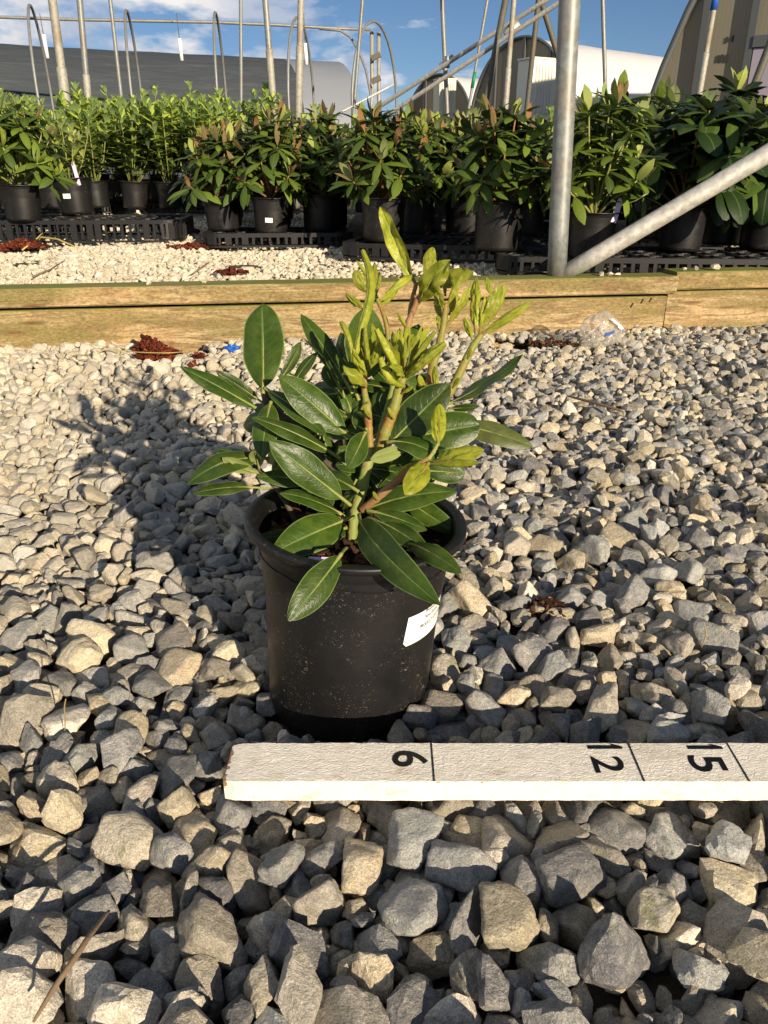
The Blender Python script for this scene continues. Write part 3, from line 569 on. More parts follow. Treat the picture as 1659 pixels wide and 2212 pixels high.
13,72,232,1193,-41,-41,3,25,4,115,-166,1157,-48,34,-8,-18,4,96,622,1181,-30,9,-6,-43,17,75,183,1278,-51,-29,11,-3,
34,55,329,734,-35,16,7,21,36,102,-308,929,-62,-13,4,-42,16,85,460,995,-32,2,13,43,29,72,385,1065,-13,-34,-13,-4,
23,62,-28,800,-38,-42,0,27,14,50,-104,885,-40,-6,19,-26,31,103,-191,872,-46,0,11,32,7,59,-259,897,-45,39,4,6,
2,60,212,846,-45,-25,10,28,9,113,-451,1028,-34,-17,-12,-8,2,62,201,1059,-12,-41,-15,-20,34,94,-322,1095,-39,-4,-1,45,
1,106,-78,1186,-59,0,0,-28,3,76,238,1107,-33,-8,9,26,12,71,439,1286,-50,-34,-11,13,24,105,-249,698,-64,44,-3,-7,
19,64,-67,806,-42,20,15,26,16,91,472,1144,-53,1,-5,34,2,82,-134,1250,-56,7,-1,9,33,43,-119,322,-67,-24,3,23,
9,78,49,489,-51,-18,15,0,18,74,-34,885,-32,-27,-2,-8,38,54,-248,885,-57,-34,-20,-25,16,87,-332,1207,-54,-36,2,4,
21,67,-28,852,-50,-26,-20,25,23,88,-116,770,-39,-21,-14,-43,5,87,-122,528,-66,-38,0,-18,35,66,-346,586,-56,-30,12,17,
3,95,-402,1259,-59,-43,5,24,5,70,45,871,-42,-17,-21,-22,27,43,-225,378,-48,-44,4,-6,19,80,516,1111,-61,-42,9,-13,
29,97,419,1210,-56,-2,-4,-24,2,97,179,1051,-47,40,-18,-8,0,97,-53,1026,-45,-43,1,-26,19,80,-17,1130,-63,-38,6,27,
12,65,50,943,-58,-17,16,-22,38,86,-399,776,-45,-38,-2,-9,14,84,145,623,-57,-9,9,23,17,42,329,675,-36,-24,12,-7,
32,76,162,540,-51,39,13,42,16,81,15,1004,-38,-6,-18,29,0,86,-245,721,-52,13,3,13,31,114,132,1218,-61,-2,4,-29,
19,66,496,908,-24,-40,-6,37,32,112,396,1088,-23,-13,-11,-4,25,95,-6,894,-49,-28,0,7,16,75,-368,952,-41,-7,0,-26,
37,93,562,1231,-63,29,0,45,19,78,111,1099,-52,15,16,33,8,58,-249,566,-55,37,-11,-16,17,73,22,907,-49,34,-10,0,
35,117,-135,1148,-47,-23,0,20,13,90,-342,1164,-57,-13,12,-2,22,89,531,1163,-59,-4,4,29,0,64,-387,786,-33,28,-4,-8,
19,52,313,610,-30,-23,-2,-19,27,106,-195,1280,-65,44,-1,9,15,86,-380,898,-48,14,-14,-6,36,83,-56,817,-60,-23,1,41,
3,78,-482,1000,-38,-8,14,-38,30,67,-36,1069,-55,-37,-10,-37,1,68,-460,1138,-33,19,7,-15,16,48,302,871,-30,34,-3,-16,
14,66,-248,409,-65,11,5,-37,39,112,600,1203,-49,-23,1,-14,9,58,346,1231,-56,-23,8,45,0,41,-175,1039,-30,35,-1,-38,
32,71,-514,990,-26,39,-17,-39,17,109,-474,910,-51,-4,-3,15,19,89,-651,1265,-60,35,11,36,2,75,-188,1189,-43,5,4,6,
25,95,-589,1252,-56,3,8,-44,0,59,105,550,-51,-5,-17,-33,28,79,-373,1129,-56,43,6,4,1,89,-373,916,-42,-26,-17,-1,
9,81,250,557,-51,-22,11,-22,11,105,367,884,-43,12,-8,44,21,86,169,471,-59,35,-1,3,13,80,-219,846,-54,-5,-5,29,
7,71,210,700,-39,3,0,-42,27,92,-167,707,-66,-1,-1,20,31,92,-162,1243,-55,3,-9,5,6,109,353,1087,-51,15,5,-34,
12,64,0,1154,-56,44,8,-42,21,81,224,823,-60,1,9,-11,11,105,485,874,-57,45,0,-3,33,68,334,1048,-40,26,-5,29,
15,64,497,938,-44,22,3,-6,28,98,359,928,-39,4,2,35,21,79,-558,1110,-36,-8,4,-4,22,65,-108,1242,-62,7,2,-12,
0,60,1,1174,-48,18,-15,11,24,63,-594,1127,-39,42,2,40,24,62,-255,584,-69,44,-3,24,25,59,-120,991,-23,12,-4,27,
0,110,427,1103,-35,33,-5,13,16,56,341,1105,-29,-20,-11,44,19,65,378,684,-53,17,-21,-44,13,107,-301,1083,-65,-41,1,27,
4,68,339,1066,-36,25,-15,32,31,76,158,730,-58,27,7,-10,31,117,429,906,-49,-19,-1,-8,3,75,218,1216,-52,-34,6,4,
17,76,321,1222,-63,-17,13,-31,28,91,-348,1011,-63,0,3,44,2,81,-581,1074,-52,-2,8,18,5,97,-266,1070,-54,17,1,30,
29,61,300,1059,-44,26,-2,6,15,77,60,1254,-46,42,-4,-44,10,116,455,961,-56,2,5,-35,37,144,-557,1200,-54,29,0,-31,
24,85,-133,1122,-43,11,21,-3,16,41,-420,911,-25,-39,15,-22,7,71,-273,1250,-45,42,6,-22,20,62,-338,1079,-30,4,-6,-24,
16,94,-466,1117,-44,15,9,36,0,79,486,1283,-70,-44,-1,-36,34,115,-36,1232,-61,11,-1,42,24,112,415,1168,-46,44,-4,-8,
0,85,66,1121,-50,0,-8,6,7,83,-596,1208,-37,-42,-7,12,25,84,-214,704,-68,-45,-3,-16,6,102,270,1024,-55,20,-4,45,
32,100,-163,1188,-63,44,1,-23,18,43,-243,514,-61,44,-9,-7,26,70,505,1251,-56,-12,0,1,20,115,110,1222,-64,-40,-2,-23,
16,79,248,1278,-58,0,1,-23,1,71,127,1112,-31,19,3,27,12,44,-420,924,-26,-7,-4,-30,5,44,-123,928,-25,12,-6,-20,
0,84,-3,717,-60,42,6,8,2,69,-114,719,-62,-8,1,-5,22,112,-431,1234,-52,37,4,-27,33,80,-293,940,-62,35,-5,25,
11,71,-224,1076,-29,17,5,42,17,130,481,919,-50,-7,5,-10,15,42,322,895,-40,-43,14,7,19,54,-13,733,-67,35,11,39,
9,71,139,1199,-45,-12,4,14,10,63,121,1246,-59,-4,10,-28,35,72,251,447,-15,5,-6,10,35,41,89,828,-28,-9,-14,10,
14,75,-153,1224,-64,11,5,28,28,50,-310,821,-41,18,-5,10,4,87,186,921,-46,22,-11,-24,27,47,-260,865,-44,3,3,3,
5,56,155,746,-45,22,0,-15,5,66,-204,918,-64,-26,-15,-29,19,44,-132,521,-45,-15,-14,-4,6,112,331,949,-30,32,12,16,
11,70,-321,943,-61,28,11,43,9,95,315,1160,-54,12,1,37,21,112,-243,1090,-38,-5,2,-36,25,79,-487,1158,-48,24,9,4,
0,52,-272,992,-35,6,6,13,30,73,-96,1148,-32,-43,9,-29,31,76,-126,1095,-38,4,6,22,4,91,544,1138,-40,13,-5,6,
13,98,-411,704,-55,-13,12,-11,4,59,-248,426,-64,12,-14,27,25,70,5,1228,-61,7,-4,-39,21,88,-98,374,-57,-13,-3,-36,
4,79,585,1137,-56,33,-9,26,1,85,112,1185,-58,4,0,-38,19,71,-249,1235,-41,-37,12,13,32,88,-12,1090,-60,-10,2,12,
30,69,-465,1211,-41,36,7,-1,2,60,450,853,-51,-8,-18,34,23,76,308,893,-52,40,10,-3,13,75,-227,627,-62,37,3,26,
2,82,-76,927,-60,-8,1,30,17,65,329,1178,-42,11,10,4,34,87,-250,1174,-35,40,0,28,34,63,509,1096,-50,-14,-1,-21,
26,75,-375,1284,-65,43,-2,-24,7,57,294,1179,-41,-42,1,35,27,44,-224,873,-44,-45,-6,-42,13,81,-256,847,-55,-1,7,-36,
5,66,174,948,-14,1,8,11,11,61,-462,867,-46,7,8,9,28,49,-215,924,-50,-31,-7,-1,11,76,340,773,-56,21,8,42,
4,88,-352,729,-34,-35,1,-6,6,74,567,1163,-37,28,-6,-36,16,108,448,1098,-45,23,-1,14,31,113,174,1134,-55,25,4,-12,
11,67,21,1163,-48,-38,6,25,6,58,-37,817,-58,-33,-10,28,13,59,36,940,-61,28,4,21,39,81,-288,908,-52,18,-5,-27,
14,83,-671,1282,-56,-4,9,4,10,58,-234,831,-55,27,-16,-43,36,79,-262,1031,-47,-20,0,40,10,62,497,1111,-49,36,-3,-27,
3,78,313,815,-54,-3,-9,15,12,61,-462,1173,-33,2,7,-43,30,94,-234,868,-61,-42,3,38,22,56,54,660,-67,-42,0,39,
17,116,-483,1059,-48,-4,4,17,15,96,-172,1051,-56,3,9,39,32,90,-411,851,-51,-5,11,-38,21,67,160,802,-41,-35,0,45,
32,47,-209,582,-61,-3,22,-5,31,70,-281,997,-53,-23,13,6,3,78,-216,475,-63,-43,5,-1,36,54,290,654,-43,-28,-11,-42,
3,39,296,689,-45,19,-10,-43,12,76,-220,891,-65,-9,-3,0,29,69,203,487,-33,7,-2,35,31,74,68,1141,-51,-22,9,-5,
15,88,381,640,-54,17,-9,-4,33,73,126,882,-34,10,1,-21,11,101,122,703,-59,9,-3,-29,6,67,199,505,-54,-35,-9,4,
38,84,-335,1045,-51,-31,-2,-39,32,89,-552,1054,-56,44,6,3,28,70,273,792,-57,9,1,30,32,56,502,1046,-41,10,11,42,
28,50,-46,1287,-61,21,-5,17,38,72,575,1188,-41,3,-9,-19,31,87,-396,707,-56,-36,0,-20,21,110,143,995,-58,44,-2,-23,
7,50,-485,1188,-43,6,9,-42,24,108,8,1198,-59,-6,1,-6,12,93,487,997,-36,-9,-4,39,0,94,-571,1098,-60,19,-1,-12,
27,97,571,1261,-66,-1,-1,-27,15,58,349,1291,-66,34,0,-39,28,84,-392,1028,-52,-37,-11,-43,
16,67,-502,1106,-57,-25,-8,13,37,62,391,1292,-69,11,2,7,14,85,81,1156,-60,36,0,-21,36,105,-5,915,-44,3,14,-12,
5,109,39,966,-63,8,0,38,39,76,235,1168,-58,-21,12,40,27,81,-231,816,-48,-35,1,44,20,77,-210,600,-68,-40,-2,31,
38,82,-255,991,-55,22,0,7,27,66,-374,831,-54,-10,19,-8,2,51,-241,389,-37,-44,-11,-35,14,63,413,924,-31,27,0,-27,
28,96,90,1079,-55,43,4,-41,23,111,-429,1019,-56,-39,-1,17,17,78,-59,1063,-48,15,8,12,10,63,142,878,-32,33,15,37,
39,88,550,1177,-56,0,0,2,10,96,318,736,-60,44,4,9,18,73,254,1247,-65,-24,-2,-23,31,132,140,1083,-54,-30,4,5,
26,50,-149,1054,-45,30,4,19,33,66,-14,1244,-65,35,-5,2,22,105,-447,812,-50,-36,13,12,30,87,185,994,-52,-32,9,-12,
9,74,-452,1095,-31,32,14,22,29,56,-221,775,-52,-21,17,-34,39,92,177,868,-54,-21,12,-26,35,67,553,1199,-49,44,2,40,
18,52,97,745,-49,-35,-1,-13,22,56,-398,1007,-40,20,0,1,13,88,-369,1093,-57,-13,12,-21,24,78,406,1277,-64,44,-5,1,
38,89,571,1123,-49,-12,-5,-43,19,96,-250,1197,-58,-1,5,37,10,61,190,979,-35,-25,17,-15,31,104,179,846,-59,-14,6,-38,
6,42,-205,850,-37,-37,-4,34,10,80,271,593,-60,-11,-6,10,10,72,-80,801,-61,-31,5,11,7,47,52,675,-66,36,17,-22,
39,56,-81,896,-42,36,12,8,7,82,24,1283,-64,-44,1,0,6,69,-288,1131,-54,-33,-10,8,28,77,-134,914,-46,26,-8,-15,
30,67,35,1209,-55,38,3,19,5,67,382,1273,-66,-33,-5,-28,2,49,-18,841,-62,-37,0,14,10,58,-89,866,-44,34,-10,26,
0,113,-403,734,-61,0,0,9,38,61,562,1086,-32,3,1,-5,2,58,-164,509,-38,40,5,40,28,52,-135,771,-34,-35,15,13,
23,80,222,339,-56,-14,2,7,5,53,-270,916,-48,31,-9,2,29,114,188,619,-55,-3,4,14,1,64,117,1155,-51,18,7,35,
37,82,-455,831,-43,20,-11,-21,5,105,6,1258,-63,8,0,-7,38,55,263,1110,-40,6,-7,19,34,76,-99,1268,-58,-24,0,28,
15,55,546,1220,-66,22,7,-3,21,85,-22,1050,-67,4,-1,19,29,43,370,659,-43,26,-17,-44,5,127,310,1190,-61,-38,0,3,
24,105,-382,782,-61,3,-3,0,22,116,156,1274,-53,-4,4,-4,22,84,-240,743,-61,13,7,-1,15,86,-370,978,-56,26,-2,-1,
35,47,-59,826,-50,-21,-12,7,37,39,-464,1033,-28,-31,5,-28,27,67,-127,1047,-38,41,18,-28,25,54,62,930,-60,15,-2,38,
34,87,-345,613,-39,12,-7,-5,19,71,-113,1287,-63,-1,5,-5,23,120,105,836,-51,-42,-1,30,6,108,191,357,-52,-23,4,-10,
36,113,37,1058,-59,-36,-3,-45,1,76,-234,1284,-62,32,-5,-16,10,87,-106,854,-60,-32,4,-35,24,56,331,1108,-43,-1,-7,33,
18,46,551,1244,-66,-27,-4,3,24,56,24,777,-70,44,-3,-9,32,72,515,982,-34,1,-1,10,37,96,-443,1256,-60,-33,6,-15,
21,90,-1,976,-45,5,2,17,24,76,203,1009,-30,-41,-9,-12,13,59,68,996,-29,-6,-14,19,16,41,-602,1194,-33,-44,-3,23,
33,70,358,1238,-64,35,-5,10,38,49,-372,637,-40,20,15,-3,39,70,-161,1265,-60,0,0,-37,27,82,501,1132,-67,-1,-1,9,
35,85,99,1026,-52,-38,-8,-44,34,110,-185,946,-53,-3,-8,35,10,95,-73,1008,-32,43,7,-24,16,85,256,1185,-58,0,0,18,
14,50,-636,1245,-64,-30,16,21,13,58,-569,1152,-47,32,-5,-25,7,45,186,836,-37,-39,13,22,22,44,-96,1201,-59,27,-2,24,
28,72,-408,976,-50,-3,-16,-32,21,81,82,514,-31,-15,3,-3,32,82,104,601,-48,-26,12,-23,13,43,-535,1150,-40,-26,-11,-43,
24,46,463,1273,-71,43,-3,-41,25,50,256,862,-68,4,6,44,30,101,635,1221,-56,5,1,43,15,104,-24,1170,-56,33,-5,-7,
14,86,363,1057,-45,30,8,-29,36,80,11,1085,-69,-43,1,-40,35,67,487,1049,-66,11,-4,44,30,106,-129,874,-61,-40,4,20,
24,77,362,827,-43,35,0,26,35,85,478,946,-56,-22,0,8,18,74,-278,690,-60,26,-1,-21,29,84,-307,637,-57,44,-9,-33,
27,116,-560,1260,-61,41,0,36,1,49,469,1113,-45,10,-2,-12,2,72,20,1132,-59,-32,-4,11,1,57,256,1164,-45,1,7,-44,
7,49,334,1278,-72,-2,0,36,39,78,-307,1013,-60,-27,-2,-33,22,97,451,875,-41,39,-4,-16,32,83,-311,608,-53,-27,6,-28,
25,74,530,1234,-64,5,7,10,23,66,120,930,-59,-16,2,7,25,57,260,608,-52,8,-4,-42,35,71,-341,1190,-63,14,-4,30,
13,72,-350,1180,-43,-24,-3,-20,25,97,47,1150,-61,44,1,-13,7,41,-338,578,-46,3,6,-43,16,75,-341,1076,-57,6,13,-41,
12,72,-118,919,-52,-7,-22,10,14,80,-183,973,-58,-9,9,38,33,62,123,948,-62,-36,-12,23,0,103,-85,1239,-68,-44,-1,27,
20,98,-276,1219,-43,-31,5,-19,12,43,463,1291,-68,-9,1,6,23,43,-611,1175,-42,-40,-1,-22,4,38,518,958,-47,-24,-15,-34,
19,73,-112,1260,-63,-1,5,-25,34,103,539,1042,-50,-44,-10,-1,6,105,510,1023,-55,18,5,26,9,73,233,1069,-37,21,21,-4,
26,75,-534,993,-42,-1,17,-24,2,46,486,1260,-65,-31,-4,15,0,80,-277,1094,-50,-26,-13,-4,26,62,-359,1092,-44,-28,-7,20,
19,90,-171,804,-44,20,-15,-11,35,78,373,1152,-29,8,2,-9,23,96,365,1178,-37,20,-2,17,30,47,45,1076,-64,35,13,-42,
9,99,-436,1202,-50,11,-8,-38,14,56,3,949,-37,-31,18,-35,17,87,-22,1199,-62,1,0,-22,4,62,-190,913,-58,-14,-7,-14,
18,94,237,985,-37,36,7,17,19,51,-549,1122,-36,34,12,-9,23,101,304,1096,-58,-2,-4,-41,35,48,496,1151,-70,-4,1,-17,
26,39,485,1112,-54,32,-17,-31,25,64,209,1154,-60,10,7,44,7,61,-417,827,-54,-42,-21,-26,7,47,207,792,-49,8,14,1,
17,88,-320,1180,-64,-44,-2,-40,10,109,616,1144,-57,44,4,5,15,93,413,895,-58,21,7,-13,37,83,-366,1220,-61,-34,5,20,
35,103,185,1207,-62,43,6,39,0,83,186,700,-45,20,-17,39,31,113,165,1111,-50,-17,-1,1,7,81,66,872,-55,4,-5,43,
14,59,-593,1106,-67,11,5,27,22,57,468,1255,-66,0,0,16,21,82,-343,981,-38,-7,-8,-14,38,47,533,1187,-56,4,15,-42,
7,76,214,788,-62,-43,10,43,31,46,-624,1172,-46,29,8,-10,23,78,-587,1220,-54,36,0,31,29,79,279,960,-61,-2,-4,21,
1,73,-60,788,-57,1,-5,7,13,72,-90,1155,-57,-20,2,-39,23,52,295,829,-48,8,0,-8,0,76,398,1201,-64,19,-1,-19,
37,80,60,968,-65,29,0,-21,18,87,-234,1223,-62,-35,0,23,8,79,183,1291,-56,27,-1,-45,36,77,316,1036,-57,10,5,-22,
35,63,-135,1072,-45,-19,-4,41,21,54,-459,1160,-39,42,10,14,7,73,318,1244,-65,-44,1,-17,35,75,96,1248,-67,2,-7,-27,
25,38,-587,1116,-61,-22,5,24,39,55,-526,1203,-39,-20,-5,-10,16,38,340,787,-66,-19,-7,25,26,49,-605,1267,-66,5,11,2,
23,59,144,793,-54,1,-20,40,25,55,-60,1078,-59,44,-16,26,6,44,-308,915,-62,13,-6,28,3,68,587,1175,-51,-43,-8,-10,
3,109,303,949,-57,0,10,-21,7,79,-440,1132,-41,-8,6,26,35,66,252,1221,-64,-44,-1,-20,14,56,130,1170,-66,36,0,-6,
12,67,364,858,-41,-11,4,-23,19,91,-159,1076,-61,-38,6,30,35,62,379,1250,-67,10,-4,-37,36,51,-249,553,-52,-4,4,9,
32,115,-171,1130,-54,-10,2,-6,23,77,62,1282,-62,-39,-1,-33,9,54,-359,753,-63,3,-6,-24,13,39,-430,1293,-65,2,-9,18,
39,54,-166,858,-62,-20,2,-44,7,57,-495,1034,-40,2,-15,16,24,55,-258,722,-21,-16,7,44,3,104,-56,984,-49,-18,2,-11,
30,107,-258,1014,-61,-40,4,45,22,66,141,1103,-34,30,7,28,36,71,227,1119,-51,-26,1,-30,31,71,319,1132,-50,-31,8,-24,
17,56,20,1070,-67,-7,1,-31,18,68,265,415,-50,36,17,-42,8,47,326,1048,-62,-31,-9,29,4,83,-39,1007,-57,17,-13,26,
30,53,-315,955,-63,-39,-6,-33,20,91,636,1287,-67,6,-1,-5,23,60,-258,1118,-38,-34,11,32,24,72,-199,732,-65,6,-6,-28,
4,78,275,1277,-64,0,2,23,12,62,60,1239,-66,42,0,4,23,62,-450,783,-43,-15,8,21,23,61,-43,1050,-65,-39,-1,-16,
32,67,-387,1096,-54,-35,22,-2,5,85,-534,1172,-49,36,2,-27,4,87,-180,1069,-40,36,-7,-36,19,56,-230,559,-67,35,11,-17,
19,55,669,1288,-66,-1,5,18,29,102,-398,1112,-53,44,-9,-43,12,52,-470,846,-61,-11,-10,21,31,81,-23,1002,-61,25,4,-35,
11,67,-3,1185,-64,-11,7,-10,11,93,110,1122,-57,-25,-2,-29,28,80,-465,1279,-65,-6,-3,9,5,70,348,758,-57,-18,1,-18,
8,78,475,488,-19,-42,5,3,10,58,-768,448,-66,4,3,-8,30,124,470,180,12,0,-7,-38,23,70,638,786,-51,-35,-9,-29,
23,69,-502,1075,-31,43,5,29,4,43,-339,180,-35,39,3,34,10,64,-742,161,-1,0,18,-36,25,116,-549,320,-8,39,-12,43,
39,71,-339,467,-40,-12,9,36,38,53,-606,387,-34,36,-1,-23,39,64,612,640,-25,40,-15,-15,7,84,496,530,-34,-6,6,-17,
12,44,-717,416,-51,-31,-16,29,11,87,639,640,-48,-43,12,-21,15,70,-97,203,-17,14,5,-21,7,92,718,171,-47,-37,11,-31,
13,98,739,1020,-60,44,2,25,25,100,456,773,-28,38,1,-13,14,100,-688,589,-21,41,17,-13,32,54,150,131,-23,13,-10,24,
2,78,-658,881,-58,8,0,24,3,88,678,355,-61,0,10,13,28,74,451,1128,-61,44,1,16,2,108,-515,916,-43,3,7,35,
28,125,492,252,-58,-7,-3,4,33,83,-638,983,-56,-36,-12,1,6,90,675,1041,-56,0,0,21,38,63,-700,229,-22,6,9,40,
33,82,663,468,-55,29,7,18,30,69,-668,506,-60,31,-6,38,19,114,395,590,-25,33,-1,-40,34,54,463,1223,-70,-3,-4,34,
1,93,722,839,-58,32,-5,0,13,62,481,60,-25,-38,-2,-7,22,109,-762,886,-29,22,-8,41,38,106,460,492,-47,19,1,7,
21,46,-1,1134,-69,-39,1,-19,30,103,-657,620,-60,-7,-2,7,12,120,-564,833,-56,42,0,4,5,133,-205,92,-39,-17,0,8,
26,127,-695,1162,-28,9,9,-41,28,79,-616,76,-65,0,3,-17,38,44,-702,1202,-69,-45,1,-8,1,148,-386,453,-20,-4,4,9,
24,88,292,677,-66,44,-3,31,7,47,400,109,-23,1,3,-25,22,64,-63,1158,-68,40,-3,41,23,108,222,1009,-56,-2,-4,44,
33,59,772,1097,-64,22,0,-23,26,87,-431,372,-47,18,9,-10,32,53,-7,1069,-60,-27,-8,-32,22,116,594,736,-42,-5,10,31,
35,76,380,614,-41,-1,-1,25,10,70,-172,1213,-66,11,-3,8,8,49,-768,941,-69,0,0,7,34,114,-566,889,-57,-42,6,35,
16,78,95,887,-59,0,0,-33,8,94,437,699,-50,0,0,29,39,95,-650,1214,-53,-9,2,1,7,60,-663,900,-54,24,2,-42,
25,47,719,1032,-62,-19,-1,12,38,127,-761,1120,-49,1,-7,-23,23,91,-758,505,-60,-39,-1,-35,2,103,-662,822,-51,45,0,-32,
32,59,230,60,-40,8,-10,26,5,105,309,119,-33,22,-9,-35,4,94,-367,327,-55,34,-3,38,18,44,-629,1224,-64,-34,11,8,
18,99,701,1191,-57,-10,-1,-25,27,49,-615,1019,-62,-38,15,-14,11,61,562,859,-47,-38,8,-20,38,92,-58,109,-27,-9,8,45,
21,50,746,928,-71,43,4,41,35,96,32,211,2,42,4,26,30,61,767,631,-68,-40,4,41,24,99,-765,347,-53,44,-9,13,
17,102,481,1022,-62,45,1,-21,30,122,479,452,-35,9,-4,-29,39,81,-706,1058,-58,2,-1,29,5,60,31,1179,-68,8,-3,-23,
23,49,417,460,-34,42,-4,6,39,54,589,608,-58,-7,8,9,39,118,-598,481,-45,-30,6,10,19,61,395,347,-44,-9,-2,34,
8,93,-767,375,-59,42,9,-30,17,60,-402,59,-68,-44,-2,-45,0,65,-546,64,-70,44,-1,2,24,94,484,349,-60,5,-7,42,
19,46,245,719,-62,20,-10,30,14,117,690,450,-42,-42,-1,-26,2,77,-469,815,-57,45,0,-4,1,117,541,417,-36,42,-16,21,
14,120,-420,229,-44,9,11,25,39,103,243,581,-54,27,-11,17,36,67,-771,300,-67,-15,4,-25,13,117,580,958,-41,6,6,10,
26,54,623,124,-54,-45,3,15,33,90,-472,390,-59,-16,-4,-37,39,103,524,613,-52,-29,0,-36,38,64,620,63,-68,-3,0,-19,
12,69,-516,945,-54,-22,0,37,28,48,344,1168,-69,-3,1,31,29,100,-532,707,-56,39,-1,-11,35,44,59,1077,-65,9,11,0,
13,108,-646,953,-44,-1,6,-30,21,90,-301,361,-50,31,8,-3,39,142,426,92,-36,-5,-11,34,9,86,722,428,-66,-16,1,-16,
6,117,151,189,-53,20,5,24,26,49,-551,160,-38,34,-3,23,16,110,376,985,-48,-14,-2,-3,16,143,-572,603,-27,20,4,-44,
15,98,652,137,-17,38,-7,-10,7,55,217,636,-58,7,-10,31,7,56,-44,958,-52,41,-2,18,26,71,708,924,-57,11,2,14,
3,94,656,341,-46,-23,4,-7,32,108,529,272,-48,30,6,5,39,104,-714,685,-50,-9,-14,-33,39,55,716,511,-64,2,0,22,
10,120,-468,622,-38,-38,-2,-21,7,89,695,243,-58,-37,-3,-41,30,44,-529,817,-53,-4,-18,-36,1,64,-1,999,-65,44,-1,-14,
1,153,-537,84,-29,44,7,15,19,88,-128,69,-58,-14,0,-21,10,69,390,1181,-57,17,11,8,19,109,644,1019,-53,-6,4,7,
28,66,-408,539,-59,-18,2,-16,38,70,251,684,-60,-27,2,39,35,64,-635,470,-67,2,-8,-26,37,110,330,67,-57,-13,10,26,
34,79,478,631,-66,11,-1,-32,14,85,-402,107,-44,4,-21,29,3,121,-405,606,-15,44,7,-35,17,71,675,285,-41,43,-10,-39,
13,81,-674,1259,-64,7,-1,19,33,58,-566,1227,-65,35,5,-1,38,64,-285,273,-11,10,-5,-44,13,41,-637,845,-72,-40,0,-38,
11,85,653,535,-43,36,2,35,27,68,-106,1069,-56,-41,13,38,30,78,299,1152,-57,33,-5,28,7,71,-544,1077,-44,43,12,31,
1,49,656,1286,-67,32,-5,20,2,76,-639,67,-57,-32,-4,27,25,45,666,582,-70,-4,-3,41,19,71,145,1182,-64,35,11,-40,
16,45,10,284,-62,32,-12,-14,28,103,518,150,-49,43,6,-5,28,62,531,667,-57,14,-1,-13,18,76,749,95,-62,16,-2,-42,
4,76,-224,191,-54,-20,-8,-3,17,108,606,514,-47,0,7,13,18,89,-673,439,-56,34,-3,38,22,85,626,1116,-60,20,-4,17,
17,128,-587,173,-25,41,-10,-27,24,54,747,565,-60,-41,10,10,23,96,652,693,-54,43,0,-23,30,71,688,650,-65,-7,-2,-9,
39,122,-106,78,-43,-9,-1,21,30,84,550,201,-57,-41,-4,-34,7,59,446,70,-71,-2,0,-32,30,122,-717,754,-39,23,0,5,
3,65,141,64,-58,20,-1,27,7,73,679,860,-59,-36,1,-38,2,69,-478,1176,-62,-8,1,-7,23,66,449,738,-15,-1,-2,-10,
32,56,-674,1221,-69,42,0,30,20,57,748,1291,-65,44,9,-40,1,104,-167,253,-34,1,6,-10,6,43,192,1140,-65,-42,1,7,
18,82,583,985,-60,-10,-1,40,38,73,-756,642,-60,9,-10,-42,0,81,-530,1282,-70,-44,-1,-22,7,116,660,382,-15,-3,10,-29,
37,93,-741,688,-40,28,2,15,1,87,561,674,-48,41,-13,-36,37,43,-363,1113,-67,-13,-2,43,32,96,142,944,-42,-10,-12,27,
33,105,-492,192,-28,-8,-17,-18,22,85,567,1209,-61,-42,0,41,37,85,-269,59,-52,3,-1,-1,9,61,439,1080,-62,-44,-1,45,
13,74,531,1125,-66,-38,-6,32,31,97,666,635,-45,-35,11,42,4,61,700,791,-53,4,21,10,16,65,125,1023,-64,-42,6,-42,
39,116,-745,433,-45,-31,5,21,22,62,513,1236,-65,20,-4,18,22,77,-425,62,-66,40,-3,38,23,96,-23,974,-57,-1,-3,-20,
26,79,567,789,-54,-29,5,14,27,112,-730,1280,-64,-1,-1,19,1,39,-723,1055,-55,2,6,30,33,110,614,695,-57,-13,-6,-5,
30,99,34,1030,-50,39,10,12,26,73,524,592,-40,-41,8,-12,2,123,-273,196,-46,45,0,-18,16,111,-707,251,-49,-38,0,6,
12,115,409,387,-33,23,6,-13,26,113,546,818,-54,31,-2,42,16,117,339,536,-50,0,0,-21,20,140,-100,1107,-53,-45,1,-27,
24,77,428,1067,-59,-13,0,-3,31,77,688,885,-54,39,-10,6,31,150,-59,155,-29,-8,-7,7,3,110,118,227,-9,19,-6,-2,
2,105,-443,657,-52,8,0,5,8,63,-618,577,-48,10,1,5,26,103,-289,124,-54,5,11,9,16,106,-378,677,-56,-41,6,-2,
22,74,608,975,-67,40,-3,23,39,140,-303,389,-42,-9,2,-4,23,88,-572,774,-53,40,0,-26,14,128,359,136,-10,31,-2,-23,
15,48,182,200,-68,34,-4,8,11,48,348,999,-66,28,11,-36,24,122,-445,445,-58,-4,-5,-4,38,105,640,214,-20,-26,4,11,
16,66,532,555,-35,2,3,-23,16,117,-431,85,-28,-4,4,22,16,69,138,254,-53,36,-1,25,12,45,329,1027,-70,-9,-3,-28,
27,73,533,81,-62,-10,2,-22,5,82,-389,250,-45,28,6,-4,29,124,644,173,-26,-43,-1,-21,13,72,-635,1088,-66,-39,-5,-38,
26,46,-162,582,-68,32,-2,-37,34,75,740,1140,-58,-29,-14,3,19,53,-562,971,-37,-9,4,-43,9,131,-169,132,-43,17,1,35,
37,89,358,323,-51,-20,13,13,23,59,205,831,-59,-2,-11,37,21,53,-219,74,-71,4,-1,15,33,81,266,1121,-61,-3,1,-15,
39,64,-559,339,-60,-18,-10,33,27,115,741,347,-64,44,-1,-43,6,97,-12,92,-30,-33,9,39,33,119,-645,92,-23,-28,-4,-22,
31,54,600,1071,-64,7,7,-17,9,97,83,235,-39,-25,6,15,31,48,470,77,-40,-4,13,15,23,69,-668,986,-31,-12,3,-34,
